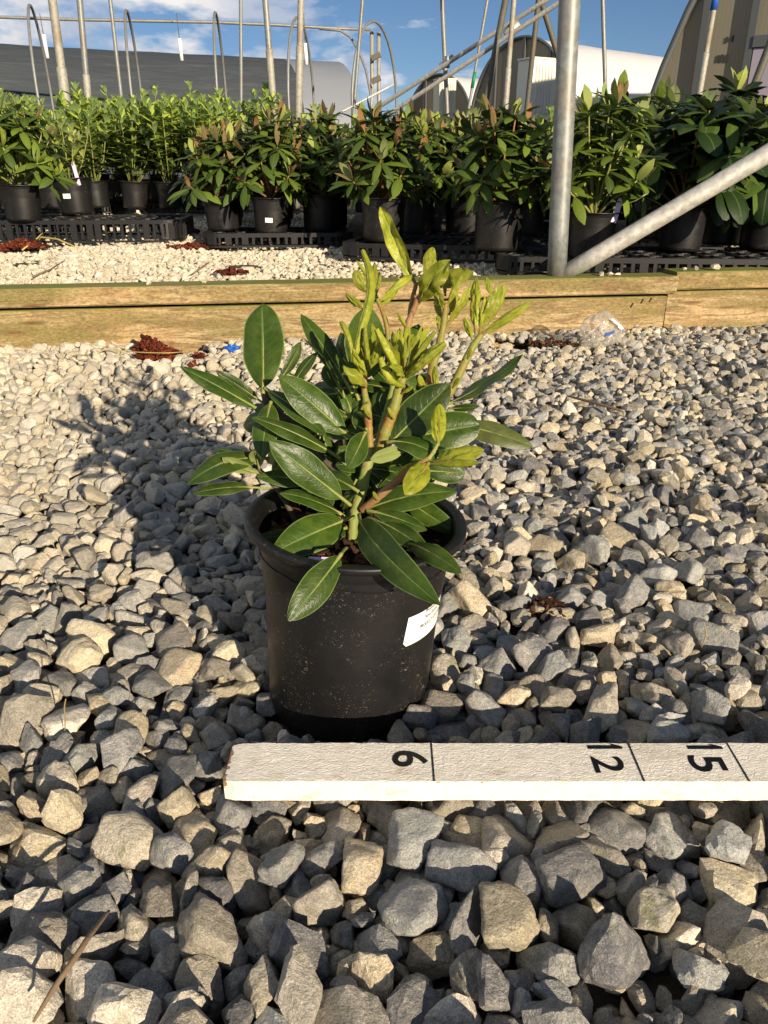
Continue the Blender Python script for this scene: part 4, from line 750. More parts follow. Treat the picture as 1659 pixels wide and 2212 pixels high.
12,107,-659,589,-28,6,0,42,18,51,534,872,-28,24,11,-25,38,99,445,1031,-51,23,0,44,35,91,125,220,-56,-40,-4,-11,
16,87,-592,732,-29,-6,-3,4,17,125,-326,491,-34,38,-18,3,23,65,-393,835,-60,-11,0,3,29,87,-753,382,-27,27,-1,-19,
36,116,-211,1149,-61,11,-4,-26,3,88,-165,66,-9,14,-5,41,2,97,-494,722,-24,-39,-11,1,39,95,682,684,-48,-21,15,17,
39,133,-682,1010,-44,-9,2,14,23,118,749,733,-54,-39,-1,31,3,117,276,274,-1,4,2,-36,33,113,-485,1142,-56,35,-5,-1,
27,78,-514,861,-52,-34,17,-37,12,100,-397,363,-40,-33,9,42,34,41,727,974,-64,8,8,32,16,117,-380,297,-35,6,-18,42,
19,66,-606,994,-30,33,12,-17,38,51,-656,375,-51,-6,1,22,37,116,429,1141,-56,-33,6,20,3,48,-738,730,-33,27,-12,-22,
4,158,681,93,-50,4,5,12,17,117,-619,63,-23,-13,7,2,19,119,-260,296,-24,-14,-6,-39,18,105,-559,723,-28,10,6,9,
29,98,-100,139,-23,-21,-1,-8,23,71,475,1098,-64,-39,-1,-33,6,42,432,537,-33,-13,-6,30,33,60,457,330,-43,28,-2,-36,
26,110,430,555,-4,9,-3,-14,7,39,-769,1006,-71,-44,1,13,25,72,419,802,-64,45,-6,31,4,91,303,298,-53,2,8,3,
23,75,644,479,-45,-41,-14,-9,28,44,386,1200,-68,2,5,-30,4,90,-373,63,-51,7,9,-43,28,130,104,155,-30,-16,0,-8,
23,49,-576,580,-65,5,3,43,32,65,-186,280,-40,-14,1,-5,21,91,752,836,-62,-10,-5,-21,10,42,-724,731,-39,-39,-13,13,
10,83,-405,515,-59,-11,-6,-42,29,155,-263,129,-26,15,-6,32,37,86,688,993,-59,11,-1,-11,24,89,166,1021,-57,-13,1,22,
3,120,-451,700,-21,6,5,-25,15,117,-484,488,-57,0,0,-6,19,100,650,1173,-59,-38,6,12,32,53,506,687,-44,42,3,15,
26,117,-762,723,-45,32,-5,28,37,44,-572,486,-30,-16,4,-38,36,75,83,737,-57,3,11,43,32,58,-742,852,-56,-20,-9,-42,
32,62,-766,589,-63,0,0,5,3,98,-87,254,-12,-28,4,-27,16,111,526,309,-46,-34,3,-17,37,90,716,1172,-60,-13,10,-26,
34,84,-435,412,-46,34,-2,-13,24,86,-722,897,-66,44,-3,-32,31,100,504,486,-20,39,12,-27,25,81,-191,1175,-68,-45,-3,-39,
34,83,-214,206,-42,-7,4,21,17,88,402,265,-6,-18,10,-32,17,101,-475,237,-22,-2,-5,17,19,77,-746,840,-25,-29,-2,-28,
31,111,619,673,-37,-11,2,3,12,93,367,94,-44,-6,-22,35,11,62,-671,1235,-54,-2,-21,-17,16,134,510,386,-37,-43,11,-5,
32,50,475,1002,-67,23,6,-14,17,96,-113,1075,-42,-40,12,39,15,93,-662,113,-22,32,-4,-18,14,76,646,1071,-55,1,-8,-5,
26,64,719,465,-62,8,10,41,9,117,-734,337,-23,18,6,42,0,125,245,74,-48,38,4,30,29,80,522,109,-54,-43,-10,-18,
3,92,-517,1162,-37,12,-13,-19,39,142,-570,1003,-45,27,-11,-38,32,85,-278,161,-60,23,6,45,38,60,-340,227,-59,28,18,-8,
31,67,424,372,-59,6,-10,22,26,54,770,1074,-66,28,-2,23,15,75,77,1107,-65,13,-5,5,19,137,67,196,-2,-32,7,26,
31,103,623,1086,-60,-14,6,11,26,92,-432,452,-6,-6,-1,-44,26,86,-563,152,-8,12,6,-28,28,79,41,165,-30,-33,-8,27,
37,94,207,1070,-46,-6,-5,12,10,104,580,294,-47,-8,11,-25,0,97,417,248,-22,-1,8,17,6,110,-387,878,-57,24,4,-8,
21,48,-29,1116,-63,24,-4,-21,3,91,-346,932,-50,15,1,10,25,75,681,970,-62,7,-3,27,2,142,597,862,-31,41,-4,-15,
38,46,-331,1063,-66,42,-3,2,38,55,-627,1028,-58,13,14,17,17,83,431,653,-65,45,0,-20,2,58,-244,979,-53,13,-19,-15,
2,77,645,363,-53,40,-18,16,33,143,567,908,-52,-6,2,-20,0,39,501,1268,-69,31,-7,-4,1,118,289,139,-23,38,-7,-20,
4,93,-718,214,-18,-2,-6,-26,38,64,-206,867,-59,19,0,28,31,100,720,946,-57,25,4,-37,11,40,-178,881,-67,35,11,-19,
18,113,-375,581,-16,-37,-1,42,4,63,-769,91,-66,10,-10,40,19,76,742,115,-62,-1,5,-42,38,102,-543,200,-42,-9,-5,-24,
16,64,-368,404,-27,14,-9,-27,1,62,446,725,-39,-11,2,-32,28,76,-160,285,-46,14,14,12,6,46,416,1081,-49,-3,13,36,
38,85,402,164,-30,-6,-1,-11,12,67,-521,1078,-54,-43,-7,-41,25,67,576,446,-10,16,-7,-41,6,38,42,1292,-69,21,0,-5,
37,76,586,1087,-65,29,0,17,22,87,-362,897,-65,40,-3,20,38,62,-252,1047,-59,8,4,-29,35,99,257,230,-52,3,6,20,
39,43,-768,679,-63,-12,-18,10,25,103,-372,500,-45,37,-5,-12,26,67,563,1092,-58,43,-8,29,24,95,-312,1242,-62,-4,-5,-3,
6,68,-383,373,-27,44,10,42,23,79,732,1057,-49,14,6,2,33,81,597,456,-34,-32,10,10,30,38,140,1172,-55,-11,13,41,
1,84,-659,922,-62,0,0,28,21,109,316,378,-46,-1,4,16,1,86,481,134,-39,2,10,-41,22,114,-583,328,-56,13,7,16,
16,65,689,807,-64,-41,6,27,19,109,-578,960,-35,-21,11,26,2,82,-419,574,-28,5,3,-5,6,80,471,311,-24,13,9,38,
15,83,-264,1099,-60,17,0,-6,35,131,715,114,-35,-5,10,-11,19,40,464,606,-61,35,-9,10,6,115,-201,156,-39,-33,-10,39,
37,94,-107,268,-49,5,11,-43,37,117,266,70,-55,-13,10,-43,22,39,633,1152,-70,13,7,-10,2,47,583,1157,-63,-2,8,-3,
28,67,635,1193,-50,40,-1,-12,9,115,-697,349,-48,-18,-5,-42,38,137,637,885,-26,-37,10,28,9,78,758,906,-67,-16,1,27,
26,91,515,467,0,30,-5,2,11,157,460,388,-47,-34,0,-17,4,45,64,64,-71,-4,0,-37,12,90,-505,444,-37,40,2,37,
32,46,-667,421,-43,36,6,-41,12,64,665,847,-55,-14,-22,41,9,108,694,763,-54,-11,2,-3,36,94,129,810,-56,-44,8,-30,
39,111,-661,403,-52,27,-11,-28,36,98,-512,680,-55,-30,-8,42,4,87,-96,59,-27,45,-10,30,1,95,703,197,-60,0,0,-37,
24,57,661,1120,-64,-12,2,33,5,53,-593,109,-24,-19,-14,-8,26,88,586,229,-6,-7,-7,5,24,49,-451,901,-48,17,-2,34,
19,56,-426,513,-61,-45,-3,-8,16,87,-531,668,-54,-14,-2,-22,2,47,-32,1151,-61,36,-16,-19,26,113,-176,232,-6,17,7,1,
13,103,-600,767,-38,38,4,40,8,107,344,213,-39,-34,0,20,0,56,-319,1163,-66,22,-3,-35,3,94,-320,431,-30,14,9,27,
38,85,402,744,-58,-29,2,-7,7,113,-737,535,-44,-12,-3,-29,7,46,-773,374,-30,38,7,35,17,159,595,136,-29,39,-3,-36,
6,115,-511,231,-38,23,11,-39,21,107,-758,470,-64,43,4,-2,19,119,36,74,-55,35,11,-7,30,70,301,780,-63,5,1,-39,
38,111,676,1215,-61,-3,0,-23,17,54,-557,1078,-66,-13,10,2,38,118,481,733,-27,-6,-10,31,29,114,23,168,-53,39,-1,-27,
38,123,282,345,-27,43,-3,42,10,65,42,1254,-65,44,4,-27,9,117,-530,532,-48,-5,0,23,36,45,770,485,-72,2,4,-3,
30,46,734,964,-70,-40,4,-25,16,83,497,111,-49,-32,5,-27,7,88,-664,1076,-55,6,13,-13,23,126,622,478,-18,-34,2,18,
30,87,-562,907,-38,-16,-8,-37,38,126,743,144,-48,-4,-4,-45,27,75,-695,960,-47,-32,-20,4,15,39,-287,1039,-71,37,-1,13,
5,63,480,506,-18,43,-9,12,22,124,641,733,-52,39,-6,32,39,61,-641,1068,-59,-21,14,-34,35,86,-192,898,-64,43,6,-6,
0,50,-36,1251,-61,38,14,-22,14,71,-340,242,-48,12,-7,-26,32,65,-443,57,-54,24,-7,-2,7,79,-109,1169,-69,-2,0,17,
20,94,-603,1082,-52,21,5,-37,4,46,-773,73,-69,10,-11,26,13,75,-770,431,-61,-38,-9,26,33,114,566,747,-38,3,-5,18,
26,54,470,695,-21,3,2,23,11,82,565,1032,-47,7,-14,23,9,70,714,1113,-60,-37,5,18,16,69,646,1041,-53,35,0,10,
0,84,-553,675,-50,32,-3,-23,14,117,596,327,-14,3,12,25,7,111,-773,241,-51,22,17,24,15,125,-346,346,-41,32,6,-14,
9,106,678,1186,-47,37,4,-14,7,56,-498,681,-51,-33,9,16,18,70,399,94,-52,-23,14,-27,2,84,558,633,-23,-44,9,26,
37,68,-405,83,-39,29,11,21,26,40,-56,1174,-69,36,-2,-10,17,141,-707,1220,-51,-17,14,7,7,72,491,274,-36,-8,2,12,
26,90,366,563,-39,43,20,21,26,96,-387,226,-62,43,-2,22,26,40,719,1213,-67,-44,1,28,5,88,189,262,-60,6,-12,-44,
11,57,69,651,-64,28,11,30,16,117,534,748,-15,2,-3,-6,34,71,731,325,-55,-1,-14,-19,22,74,-592,294,-60,-16,-2,25,
31,93,-603,376,-10,4,6,22,24,89,-768,281,-45,36,-14,9,38,77,-303,510,-56,34,-8,-40,2,75,137,139,-31,41,-16,36,
11,76,709,444,-59,43,7,20,28,88,-354,88,-31,13,3,-26,28,122,-50,129,14,-32,-5,44,33,89,-484,645,-61,35,-5,-35,
38,56,-217,675,-68,-3,0,37,3,41,290,1115,-62,35,-19,16,15,48,774,1018,-70,38,-3,-28,22,76,-423,529,-60,-5,-8,-16,
31,74,386,62,-61,3,-7,-9,0,123,-616,615,-59,0,0,6,27,82,663,256,-47,-39,-1,8,9,160,-693,271,0,14,-9,-27,
23,118,-102,176,3,-43,-8,11,13,84,702,1007,-65,-39,-3,38,13,77,462,355,-33,-3,-6,14,14,103,-554,497,-19,36,16,26,
39,54,650,1093,-62,13,1,-36,4,51,767,797,-69,-2,-1,-4,11,112,-646,1099,-29,13,-6,-43,38,91,569,606,-43,-29,-21,-22,
10,70,415,508,-48,-26,9,-6,37,68,-619,1277,-63,-13,-1,17,12,99,-625,166,-19,-41,4,-28,10,53,72,1219,-67,44,4,-17,
35,114,-131,264,-46,10,10,-17,8,85,173,140,-47,-38,9,-5,12,90,343,986,-51,5,1,-9,37,161,555,69,-36,-16,-7,-38,
15,68,678,489,-57,17,-3,-22,12,67,518,574,-29,-16,8,-34,1,107,-543,571,-55,32,-5,24,7,107,536,716,-52,23,17,14,
0,79,-419,765,-47,-23,-18,27,9,63,662,646,-25,18,-2,18,20,111,-650,1185,-51,44,-6,10,11,91,651,961,-65,-40,1,-31,
18,108,631,619,-20,-35,11,-3,26,110,-565,226,-15,43,0,-1,10,71,403,1247,-64,2,5,-8,12,104,-666,1201,-38,3,-2,-15,
39,53,-488,372,-41,14,-8,17,0,118,563,565,-33,22,-2,39,31,84,-396,147,-30,13,-2,15,13,68,614,998,-69,-41,1,-4,
17,56,182,240,-49,-21,-12,-37,6,70,386,1158,-47,34,2,-13,19,40,-294,817,-68,-21,-6,33,0,75,497,625,-51,19,8,30,
29,51,-587,459,-61,20,15,-20,24,104,-182,181,-45,-1,-12,42,11,138,-716,451,-25,5,-7,38,31,119,671,609,-60,-2,4,20,
17,158,405,316,-46,8,-1,9,10,121,699,408,-33,37,12,25,22,42,-544,1039,-68,2,2,23,6,52,633,710,-65,-23,3,-9,
23,43,-697,702,-62,43,16,31,21,107,-760,904,-64,4,-1,12,39,99,-744,818,-50,-14,-13,16,14,55,510,505,-58,-21,-1,-10,
1,57,466,1201,-67,0,0,-8,19,80,371,1217,-60,-12,2,16,9,38,-379,1262,-69,20,-1,31,39,127,-559,372,-17,33,5,-4,
2,89,37,291,-46,-30,-7,-3,11,93,-591,75,-43,-41,16,-23,25,84,-226,63,-21,4,-11,-19,28,148,-660,224,-23,-41,8,13,
31,114,-759,794,-58,-45,0,3,29,143,436,448,-44,-3,7,-30,23,58,-148,1013,-66,-39,-1,-15,7,82,-619,1214,-52,-10,-4,-41,
18,86,-725,1076,-41,-34,-15,25,6,116,-64,283,-24,22,-11,43,6,55,-194,1250,-65,-23,4,6,7,86,-721,514,-35,40,9,-5,
7,38,-366,998,-70,-43,4,18,12,120,584,258,-32,32,-1,-25,3,45,524,1212,-68,-44,6,41,21,109,407,1008,-58,-4,0,-41,
29,77,-144,185,-34,44,-10,-37,29,65,-566,87,-27,-41,21,15,18,75,235,288,-50,-41,-9,-35,18,103,-573,866,-63,-40,1,-2,
6,104,634,95,-53,26,4,26,15,61,200,775,-39,4,0,-32,28,94,-487,793,-37,42,-5,-7,23,124,-765,124,-37,-21,3,-21,
10,79,558,547,-48,-36,18,-2,1,91,721,399,-55,1,7,42,3,106,-268,362,-47,-43,-7,35,16,107,-349,163,-50,42,-15,42,
26,92,-715,1017,-50,15,0,42,19,117,697,1080,-51,-21,-6,-36,39,91,-219,228,-50,22,-16,-6,6,105,-714,978,-36,-24,17,-33,
31,111,-513,507,-52,-17,0,23,2,77,599,903,-36,-30,-17,13,23,84,-160,1103,-57,5,3,1,37,64,302,1216,-68,11,2,21,
31,87,-256,166,-60,25,4,45,2,91,-427,335,-46,-1,-3,4,37,114,-639,925,-57,26,1,23,4,114,137,66,-18,-5,-5,9,
16,91,-362,135,-36,5,-5,-17,6,85,415,663,-31,-1,6,18,6,81,701,141,-28,2,-3,6,25,134,-734,1131,-24,-5,-4,-36,
11,69,-501,1166,-62,28,11,-30,10,83,714,633,-62,44,4,-21,30,56,508,1212,-68,-7,-2,16,21,81,-236,936,-63,1,6,-23,
13,126,447,228,-10,-37,-2,-12,20,69,549,794,-40,0,3,-11,39,59,-469,524,-63,-21,-7,42,16,64,-723,1189,-65,-42,6,-25,
10,93,166,63,-57,1,6,1,5,110,-764,1023,-51,-3,2,19,23,93,-500,1268,-59,-2,-4,-8,11,67,-319,126,-55,2,19,38,
22,130,-422,154,-37,26,-2,21,38,127,563,479,-37,-44,8,15,34,159,-719,95,-40,38,-7,-11,30,75,755,186,-64,-7,-2,7,
37,60,-761,1266,-67,14,3,-3,14,58,-555,1143,-49,0,6,41,39,54,-53,904,-50,-25,3,24,2,51,-194,677,-66,-8,1,-2,
14,87,-658,349,-58,13,4,3,22,88,518,67,-59,16,2,-24,23,71,585,472,-51,43,19,35,9,48,-323,1291,-69,24,-2,-40,
33,74,-731,989,-61,36,6,-35,27,67,-504,698,-57,-39,-10,-3,4,99,-299,144,-22,-19,-5,-43,38,123,488,792,-32,30,5,17,
11,69,235,773,-62,-25,-2,38,13,49,-621,389,-42,-42,12,18,31,93,448,927,-50,-6,-5,-15,19,85,-440,622,-27,-39,11,20,
3,118,-756,612,-44,6,-1,-2,38,105,131,897,-58,-45,1,1,3,48,460,572,-7,41,13,-8,12,63,-300,600,-55,1,-22,-9,
1,70,290,428,-27,-44,-9,-23,17,101,664,433,-47,-9,7,32,9,153,-475,77,-39,16,-7,7,23,87,-762,1157,-54,-14,2,39,
29,71,-149,1168,-61,44,-9,19,5,121,230,185,-34,7,-1,35,27,70,-533,811,-62,28,4,-9,0,71,691,599,-49,14,6,-22,
33,81,-234,661,-62,35,-5,36,29,70,-631,891,-64,-3,5,8,9,87,-328,911,-62,26,7,-3,3,141,614,426,-46,0,1,-27,
18,80,-658,779,-57,-14,5,-23,29,124,622,313,-48,44,-9,18,35,85,699,1031,-66,2,-7,-15,0,98,523,348,-37,36,-3,13,
4,108,-717,1094,-45,-13,-6,36,4,86,-456,1069,-46,4,0,-27,39,56,-669,867,-36,40,-5,25,9,64,-323,997,-59,12,6,44,
29,54,159,1047,-36,-25,-7,-36,22,125,365,491,-48,-16,-2,-14,14,119,312,438,-52,36,0,8,29,82,624,565,-50,-45,21,13,
37,126,-750,1238,-57,29,0,11,11,51,-398,198,-68,9,-3,-21,1,139,717,676,-50,44,-1,-30,29,63,-255,967,-59,-35,-4,-8,
16,113,-470,364,-34,24,20,-36,19,99,-298,435,-58,-1,5,37,1,67,735,643,-65,0,0,19,22,123,657,561,-50,-3,-8,-6,
3,71,-495,956,-64,0,10,14,8,65,-626,188,-3,-24,-6,-14,22,43,110,688,-63,2,12,36,34,132,492,657,-57,-2,-2,-10,
31,126,-766,165,-35,10,10,29,24,45,-533,841,-59,12,21,31,8,125,-544,268,-22,44,-6,-5,29,88,249,326,-55,-16,-4,41,
4,108,370,187,-10,-10,-8,-7,10,76,282,815,-62,12,-4,-42,16,109,-552,798,-35,-7,8,1,27,102,-616,689,-21,-13,-2,25,
31,74,745,537,-67,-2,4,-20,38,145,-53,74,-39,4,4,43,37,72,487,373,-64,-13,10,0,24,57,-86,1211,-63,44,-9,-12,
15,49,537,651,-40,-21,-6,-8,26,93,742,1163,-63,43,-2,24,13,81,-574,444,-10,-5,1,-9,30,93,-763,523,-32,42,-19,26,
28,49,-280,924,-66,-15,1,24,9,111,-490,839,-48,31,3,35,25,70,-467,336,-37,7,-5,-36,21,81,-379,1234,-59,-33,-1,19,
30,47,180,59,-45,-2,9,-13,12,83,692,702,-44,-35,17,35,10,42,412,336,-31,-3,-12,16,2,62,-279,1053,-64,-8,1,-2,
17,93,-242,148,-59,6,-1,11,2,72,-745,392,-62,-7,1,29,12,81,141,960,-64,-9,-3,-44,14,74,-451,519,-61,8,6,30,
39,111,735,619,-51,-45,0,7,2,86,-542,935,-32,-12,-1,-37,6,115,-724,594,-25,13,0,-27,15,70,-182,1152,-61,-37,-7,-35,
25,110,-216,287,-23,14,15,44,24,86,653,452,-24,1,-3,19,32,85,660,84,-17,27,10,-42,8,79,732,922,-61,-43,7,-21,
20,124,481,279,-8,-36,-4,-31,18,65,-771,661,-68,-40,1,21,16,80,707,819,-48,6,-18,-25,5,109,693,953,-59,36,-12,-33,
6,91,684,836,-56,-23,4,-35,5,92,-673,1104,-57,5,-15,10,3,61,490,408,-35,43,-4,15,28,82,-635,675,-17,-37,-3,1,
6,94,-756,205,-24,29,1,-11,5,97,759,695,-60,-45,-7,9,4,143,-739,486,-27,-29,-3,-42,29,107,510,863,-42,40,6,0,
31,63,-536,1133,-38,10,-7,-14,16,80,413,827,-56,-14,-2,-33,9,76,-476,543,-46,-24,3,9,23,95,128,120,-14,43,13,-32,
16,89,-613,658,-41,-7,-4,-17,13,64,542,213,-28,6,-4,-24,24,67,468,253,-55,16,-2,-27,25,101,218,143,-22,43,-11,-18,
27,74,-558,247,-20,-24,-19,-44,20,120,612,174,-29,-3,7,-29,31,57,463,670,-36,-42,4,33,37,62,314,1070,-56,-29,-14,-30,
19,81,-497,525,-46,-38,-7,-16,8,54,725,1130,-50,41,4,-28,15,80,-678,966,-35,21,2,-6,33,76,-769,206,-61,35,3,-10,
7,111,434,163,-21,-44,1,-12,29,91,-324,62,-41,-19,-12,4,18,46,373,280,-7,37,1,41,14,54,342,1247,-61,-43,-10,-16,
21,78,329,183,-24,-32,1,39,29,63,424,262,-14,27,7,18,25,57,706,360,-28,-8,6,35,2,115,-752,307,-3,-35,3,5,
23,119,-696,533,-26,-40,2,24,15,63,-348,1109,-68,38,-3,16,3,124,324,451,-11,-12,16,-11,24,82,730,868,-67,44,-3,16,
16,76,365,698,-55,22,-1,7,1,109,-165,70,-54,41,-2,-44,16,54,-506,1244,-64,-1,1,37,7,111,-649,485,-50,19,17,-26,
7,53,174,253,-61,-33,-9,32,2,99,320,147,-52,-32,-4,-31,11,100,-347,68,-55,-25,-2,-35,13,143,-458,183,-3,-26,17,22,
13,44,528,996,-47,10,-3,-5,17,94,-80,94,-37,22,18,-24,32,79,-404,64,-47,36,0,-2,10,46,-376,123,-68,-44,5,28,
22,48,267,762,-50,8,-4,37,0,44,-748,872,-45,6,-2,-44,6,76,761,466,-57,34,0,-15,1,70,652,424,-20,8,6,34,
30,52,-492,388,-63,-2,-14,-40,4,97,650,1149,-51,31,-10,3,14,115,566,350,-14,-37,-8,-36,9,52,379,1199,-52,15,-4,37,
38,92,77,254,-6,36,1,-25,22,72,-328,354,-29,3,-1,-8,23,55,422,1189,-64,-35,3,-43,36,122,-570,66,-30,14,11,-12,
1,97,486,224,-17,35,-13,35,7,86,194,231,-39,1,-14,-1,39,117,-762,575,-30,-42,-1,8,17,62,243,1044,-62,20,0,-29,
14,66,-411,499,-60,-30,16,28,6,104,122,281,-29,-11,10,35,31,117,457,268,-38,14,3,-22,9,71,654,622,-54,10,17,41,
34,75,29,272,-55,39,-11,-27,21,55,705,60,-70,4,-1,-39,25,45,-191,618,-72,-45,-3,-29,15,57,226,1095,-49,4,-4,-29,
38,69,543,555,-14,6,-2,34,9,99,-763,959,-62,25,7,31,14,80,652,773,-53,40,7,22,14,67,-498,550,-28,-44,-4,44,
29,120,462,143,-11,43,0,37,15,128,-649,710,-51,21,7,27,3,83,472,555,-23,2,-5,-34,29,115,355,467,-9,36,6,6,
29,59,703,891,-63,44,-9,12,26,78,765,543,-52,43,5,35,11,120,-526,363,-11,-36,-11,32,3,77,-169,101,-25,14,-6,-19,
13,98,511,774,-19,5,-2,-29,22,107,668,497,-27,32,-7,-31,22,64,-553,1028,-66,13,7,34,21,79,-751,905,-40,-31,-6,32,
26,142,525,929,-42,-42,1,16,32,100,716,793,-52,-31,6,30,29,76,-119,1143,-41,32,-14,12,26,65,642,967,-30,1,7,20,
27,110,578,835,-56,4,5,27,4,84,-309,1051,-64,45,0,-19,17,79,709,1287,-64,1,0,-1,13,108,-247,73,-65,-41,1,-11,
18,80,-541,1009,-64,-24,-2,19,12,91,-762,867,-61,42,0,-42,30,62,-467,63,-66,-7,-3,3,25,47,655,1198,-72,-45,-3,-23,
39,60,-513,259,-63,28,4,33,25,64,-450,65,-33,3,-7,-13,11,118,443,614,-38,-41,4,-40,7,114,496,836,-50,6,8,37,
32,118,378,336,-38,39,-13,0,22,78,82,64,-60,38,5,1,39,118,634,921,-19,32,7,1,22,124,-751,249,-17,-29,7,-21,
2,123,-576,277,-25,40,-10,19,21,148,678,203,-20,-12,4,3,15,82,616,724,-45,-4,-11,-26,8,130,195,81,-28,-36,7,-26,
35,64,215,1238,-67,43,6,20,6,106,737,232,-42,-21,7,28,7,43,-546,843,-55,12,12,15,35,69,-487,514,-53,-21,13,-43,
1,117,-347,310,-14,34,-8,40,37,81,262,241,-28,27,-1,-10,11,119,751,312,-50,-2,1,42,9,93,-386,411,-9,23,5,11,
7,89,-580,514,-28,37,-4,41,24,50,355,109,-40,44,10,-10,8,79,-237,192,-27,-4,0,-1,8,63,616,1242,-68,44,1,18,
35,52,582,976,-50,12,3,-9,4,66,-196,1123,-29,-31,7,-13,25,102,557,231,-10,12,7,-41,15,106,-608,271,-25,23,-6,-13,
25,139,606,541,-23,3,4,22,28,51,-531,1257,-58,30,3,27,18,59,652,904,-35,-6,-15,-35,4,65,200,1113,-66,-44,5,0,
3,95,321,269,-23,19,-4,24,26,129,-305,459,-28,5,21,29,2,87,-312,186,-29,38,-2,-34,11,95,291,462,-48,43,-5,-14,
36,87,-410,548,-23,-19,0,12,35,45,-722,426,-57,-41,12,1,36,47,199,849,-49,-16,-1,-18,33,116,646,284,-22,35,-9,-43,
17,53,484,642,-39,-22,10,17,2,115,-674,67,-14,-23,-16,0,28,55,-406,248,-42,3,11,29,23,42,-670,382,-45,29,-3,38,
35,131,-491,147,2,-15,-15,35,10,56,112,1020,-43,45,7,-26,2,126,-11,133,-37,-17,0,6,23,79,-150,1039,-62,-2,-4,3,
39,118,-192,1025,-50,28,4,-31,30,90,700,565,-52,38,12,3,5,105,435,984,-58,43,-11,0,39,115,-433,1102,-51,-34,1,15,
36,83,-518,878,-65,2,1,-35,3,78,352,871,-63,0,10,11,31,74,-467,508,-62,-22,6,36,26,137,255,187,-17,21,-2,34,
2,133,-699,191,15,9,10,11,11,45,-503,208,-52,23,-2,-26,15,116,-234,79,-17,11,10,43,9,103,-735,266,-20,20,-13,-35,
16,72,759,1192,-59,0,-2,-4,8,87,343,244,-22,29,2,-1,36,62,-375,82,-59,-15,-15,28,6,132,86,122,-18,29,4,-1,
20,88,-518,896,-58,14,-7,-34,4,52,96,1113,-69,45,0,23,16,76,57,69,-33,36,2,-20,30,55,441,59,-62,-3,-12,13,
12,96,-732,1261,-38,-7,-4,-1,13,84,573,1007,-52,1,-9,3,32,62,-43,1114,-68,43,0,31,27,63,-370,350,-36,33,16,-44,
37,53,-371,224,-34,-3,18,-6,2,121,-730,641,-28,-12,-5,-19,2,39,-525,722,-48,31,9,-3,29,102,-604,1102,-25,-6,5,24,
29,48,608,572,-67,-2,-1,11,4,112,-683,689,-58,10,-11,-31,1,112,298,184,-37,45,-4,-22,26,52,604,1090,-47,18,-1,10,
4,99,106,67,-58,38,-2,15,25,47,-261,150,-62,15,-2,-30,35,44,469,1238,-70,43,6,-6,10,52,-223,212,-24,-2,18,15,
35,56,416,574,-26,6,12,-7,16,49,455,61,-39,-28,-2,-8,39,80,510,130,-30,-23,-13,20,33,69,-545,874,-64,-3,-1,18,
5,142,50,237,-45,-17,-17,-44,17,74,594,707,-46,-30,9,12,16,99,-201,65,-48,-17,0,-37,37,152,-614,343,-22,13,13,13,
3,85,-391,637,-51,12,1,28,19,110,515,661,-35,-26,4,27,38,65,-592,355,-23,12,-12,33,1,69,393,570,-14,10,-7,6,
25,83,-407,397,-28,-32,-4,-9,25,72,-517,310,-23,45,1,15,30,61,23,557,-62,32,-6,-1,6,95,-749,99,5,-22,-1,29,
38,117,549,260,-4,-28,4,14,24,122,-548,329,-40,37,-9,44,30,108,392,470,-47,35,13,21,3,71,450,1050,-56,23,0,2,
17,53,-356,806,-69,45,0,-39,7,152,-706,294,-43,38,0,-16,6,63,-546,537,-63,-23,4,-20,27,48,-349,1128,-71,-1,-1,14,
26,64,322,1011,-67,43,-2,-3,5,73,-46,1255,-65,36,-12,-38,23,42,-103,1188,-60,-21,-22,-40,11,80,-680,138,-34,40,-4,-2,
39,77,-448,155,-38,22,19,-41,5,47,-771,1051,-67,27,-14,8,8,83,-735,871,-63,12,1,-19,33,41,637,1095,-47,40,-7,-8,
28,75,-137,247,-30,12,-17,-35,1,65,730,557,-64,45,-1,1,28,121,-129,207,-6,33,-14,38,16,82,376,364,-22,-31,-6,-37,
2,42,744,482,-63,22,0,-16,35,64,576,806,-49,7,5,30,32,58,395,139,-33,34,14,2,16,85,-631,1127,-22,4,3,-29,
37,72,-652,451,-67,11,2,14,16,66,-444,505,-24,-11,9,-8,30,110,-7,289,-34,-10,1,30,11,98,622,385,-35,-10,6,10,
22,104,-686,719,-43,43,0,-44,18,113,-427,639,-27,-35,8,-3,20,59,766,566,-69,27,0,5,38,64,564,208,-10,-24,4,-6,
4,79,-753,175,-11,18,-11,-25,3,112,691,537,-53,0,0,37,9,100,706,1239,-61,24,-6,-17,29,50,-20,1025,-66,-4,-4,-41,
9,103,531,489,-21,27,-3,20,29,112,-766,1213,-31,3,4,-21,33,56,513,520,-67,0,-4,-43,33,42,-174,1255,-70,10,-3,-44,
24,108,581,1059,-41,42,-3,21,3,99,-594,812,-9,4,-1,-27,15,47,-452,637,-21,-23,8,11,26,58,-38,184,-17,40,-9,40,
22,78,-656,858,-37,22,4,-26,32,81,-500,469,-54,38,8,-25,17,54,-399,911,-66,-9,0,14,27,61,-519,334,-23,3,19,-41,
16,78,-633,786,-35,-25,8,-21,29,55,-766,1041,-37,-15,9,2,0,68,-657,60,-59,33,8,36,14,74,503,750,-22,-33,13,24,
23,56,711,713,-59,-44,-5,-15,24,83,734,1093,-65,0,0,28,11,59,289,984,-69,-40,1,25,23,120,-573,546,-51,0,-2,21,
22,44,-60,1292,-71,40,-3,32,31,51,279,1105,-61,32,-21,23,34,93,657,753,-69,41,0,-5,0,78,604,1264,-70,-44,-1,5,
23,125,-656,1050,-44,22,3,39,7,77,-110,153,8,44,-1,43,24,80,656,105,-23,-44,-3,-45,39,132,546,128,-37,-20,-2,42,
3,78,694,624,-39,5,-1,-32,30,45,176,809,-48,32,6,41,33,110,194,679,-57,-13,-6,-44,6,110,601,1024,-49,23,-5,-1,
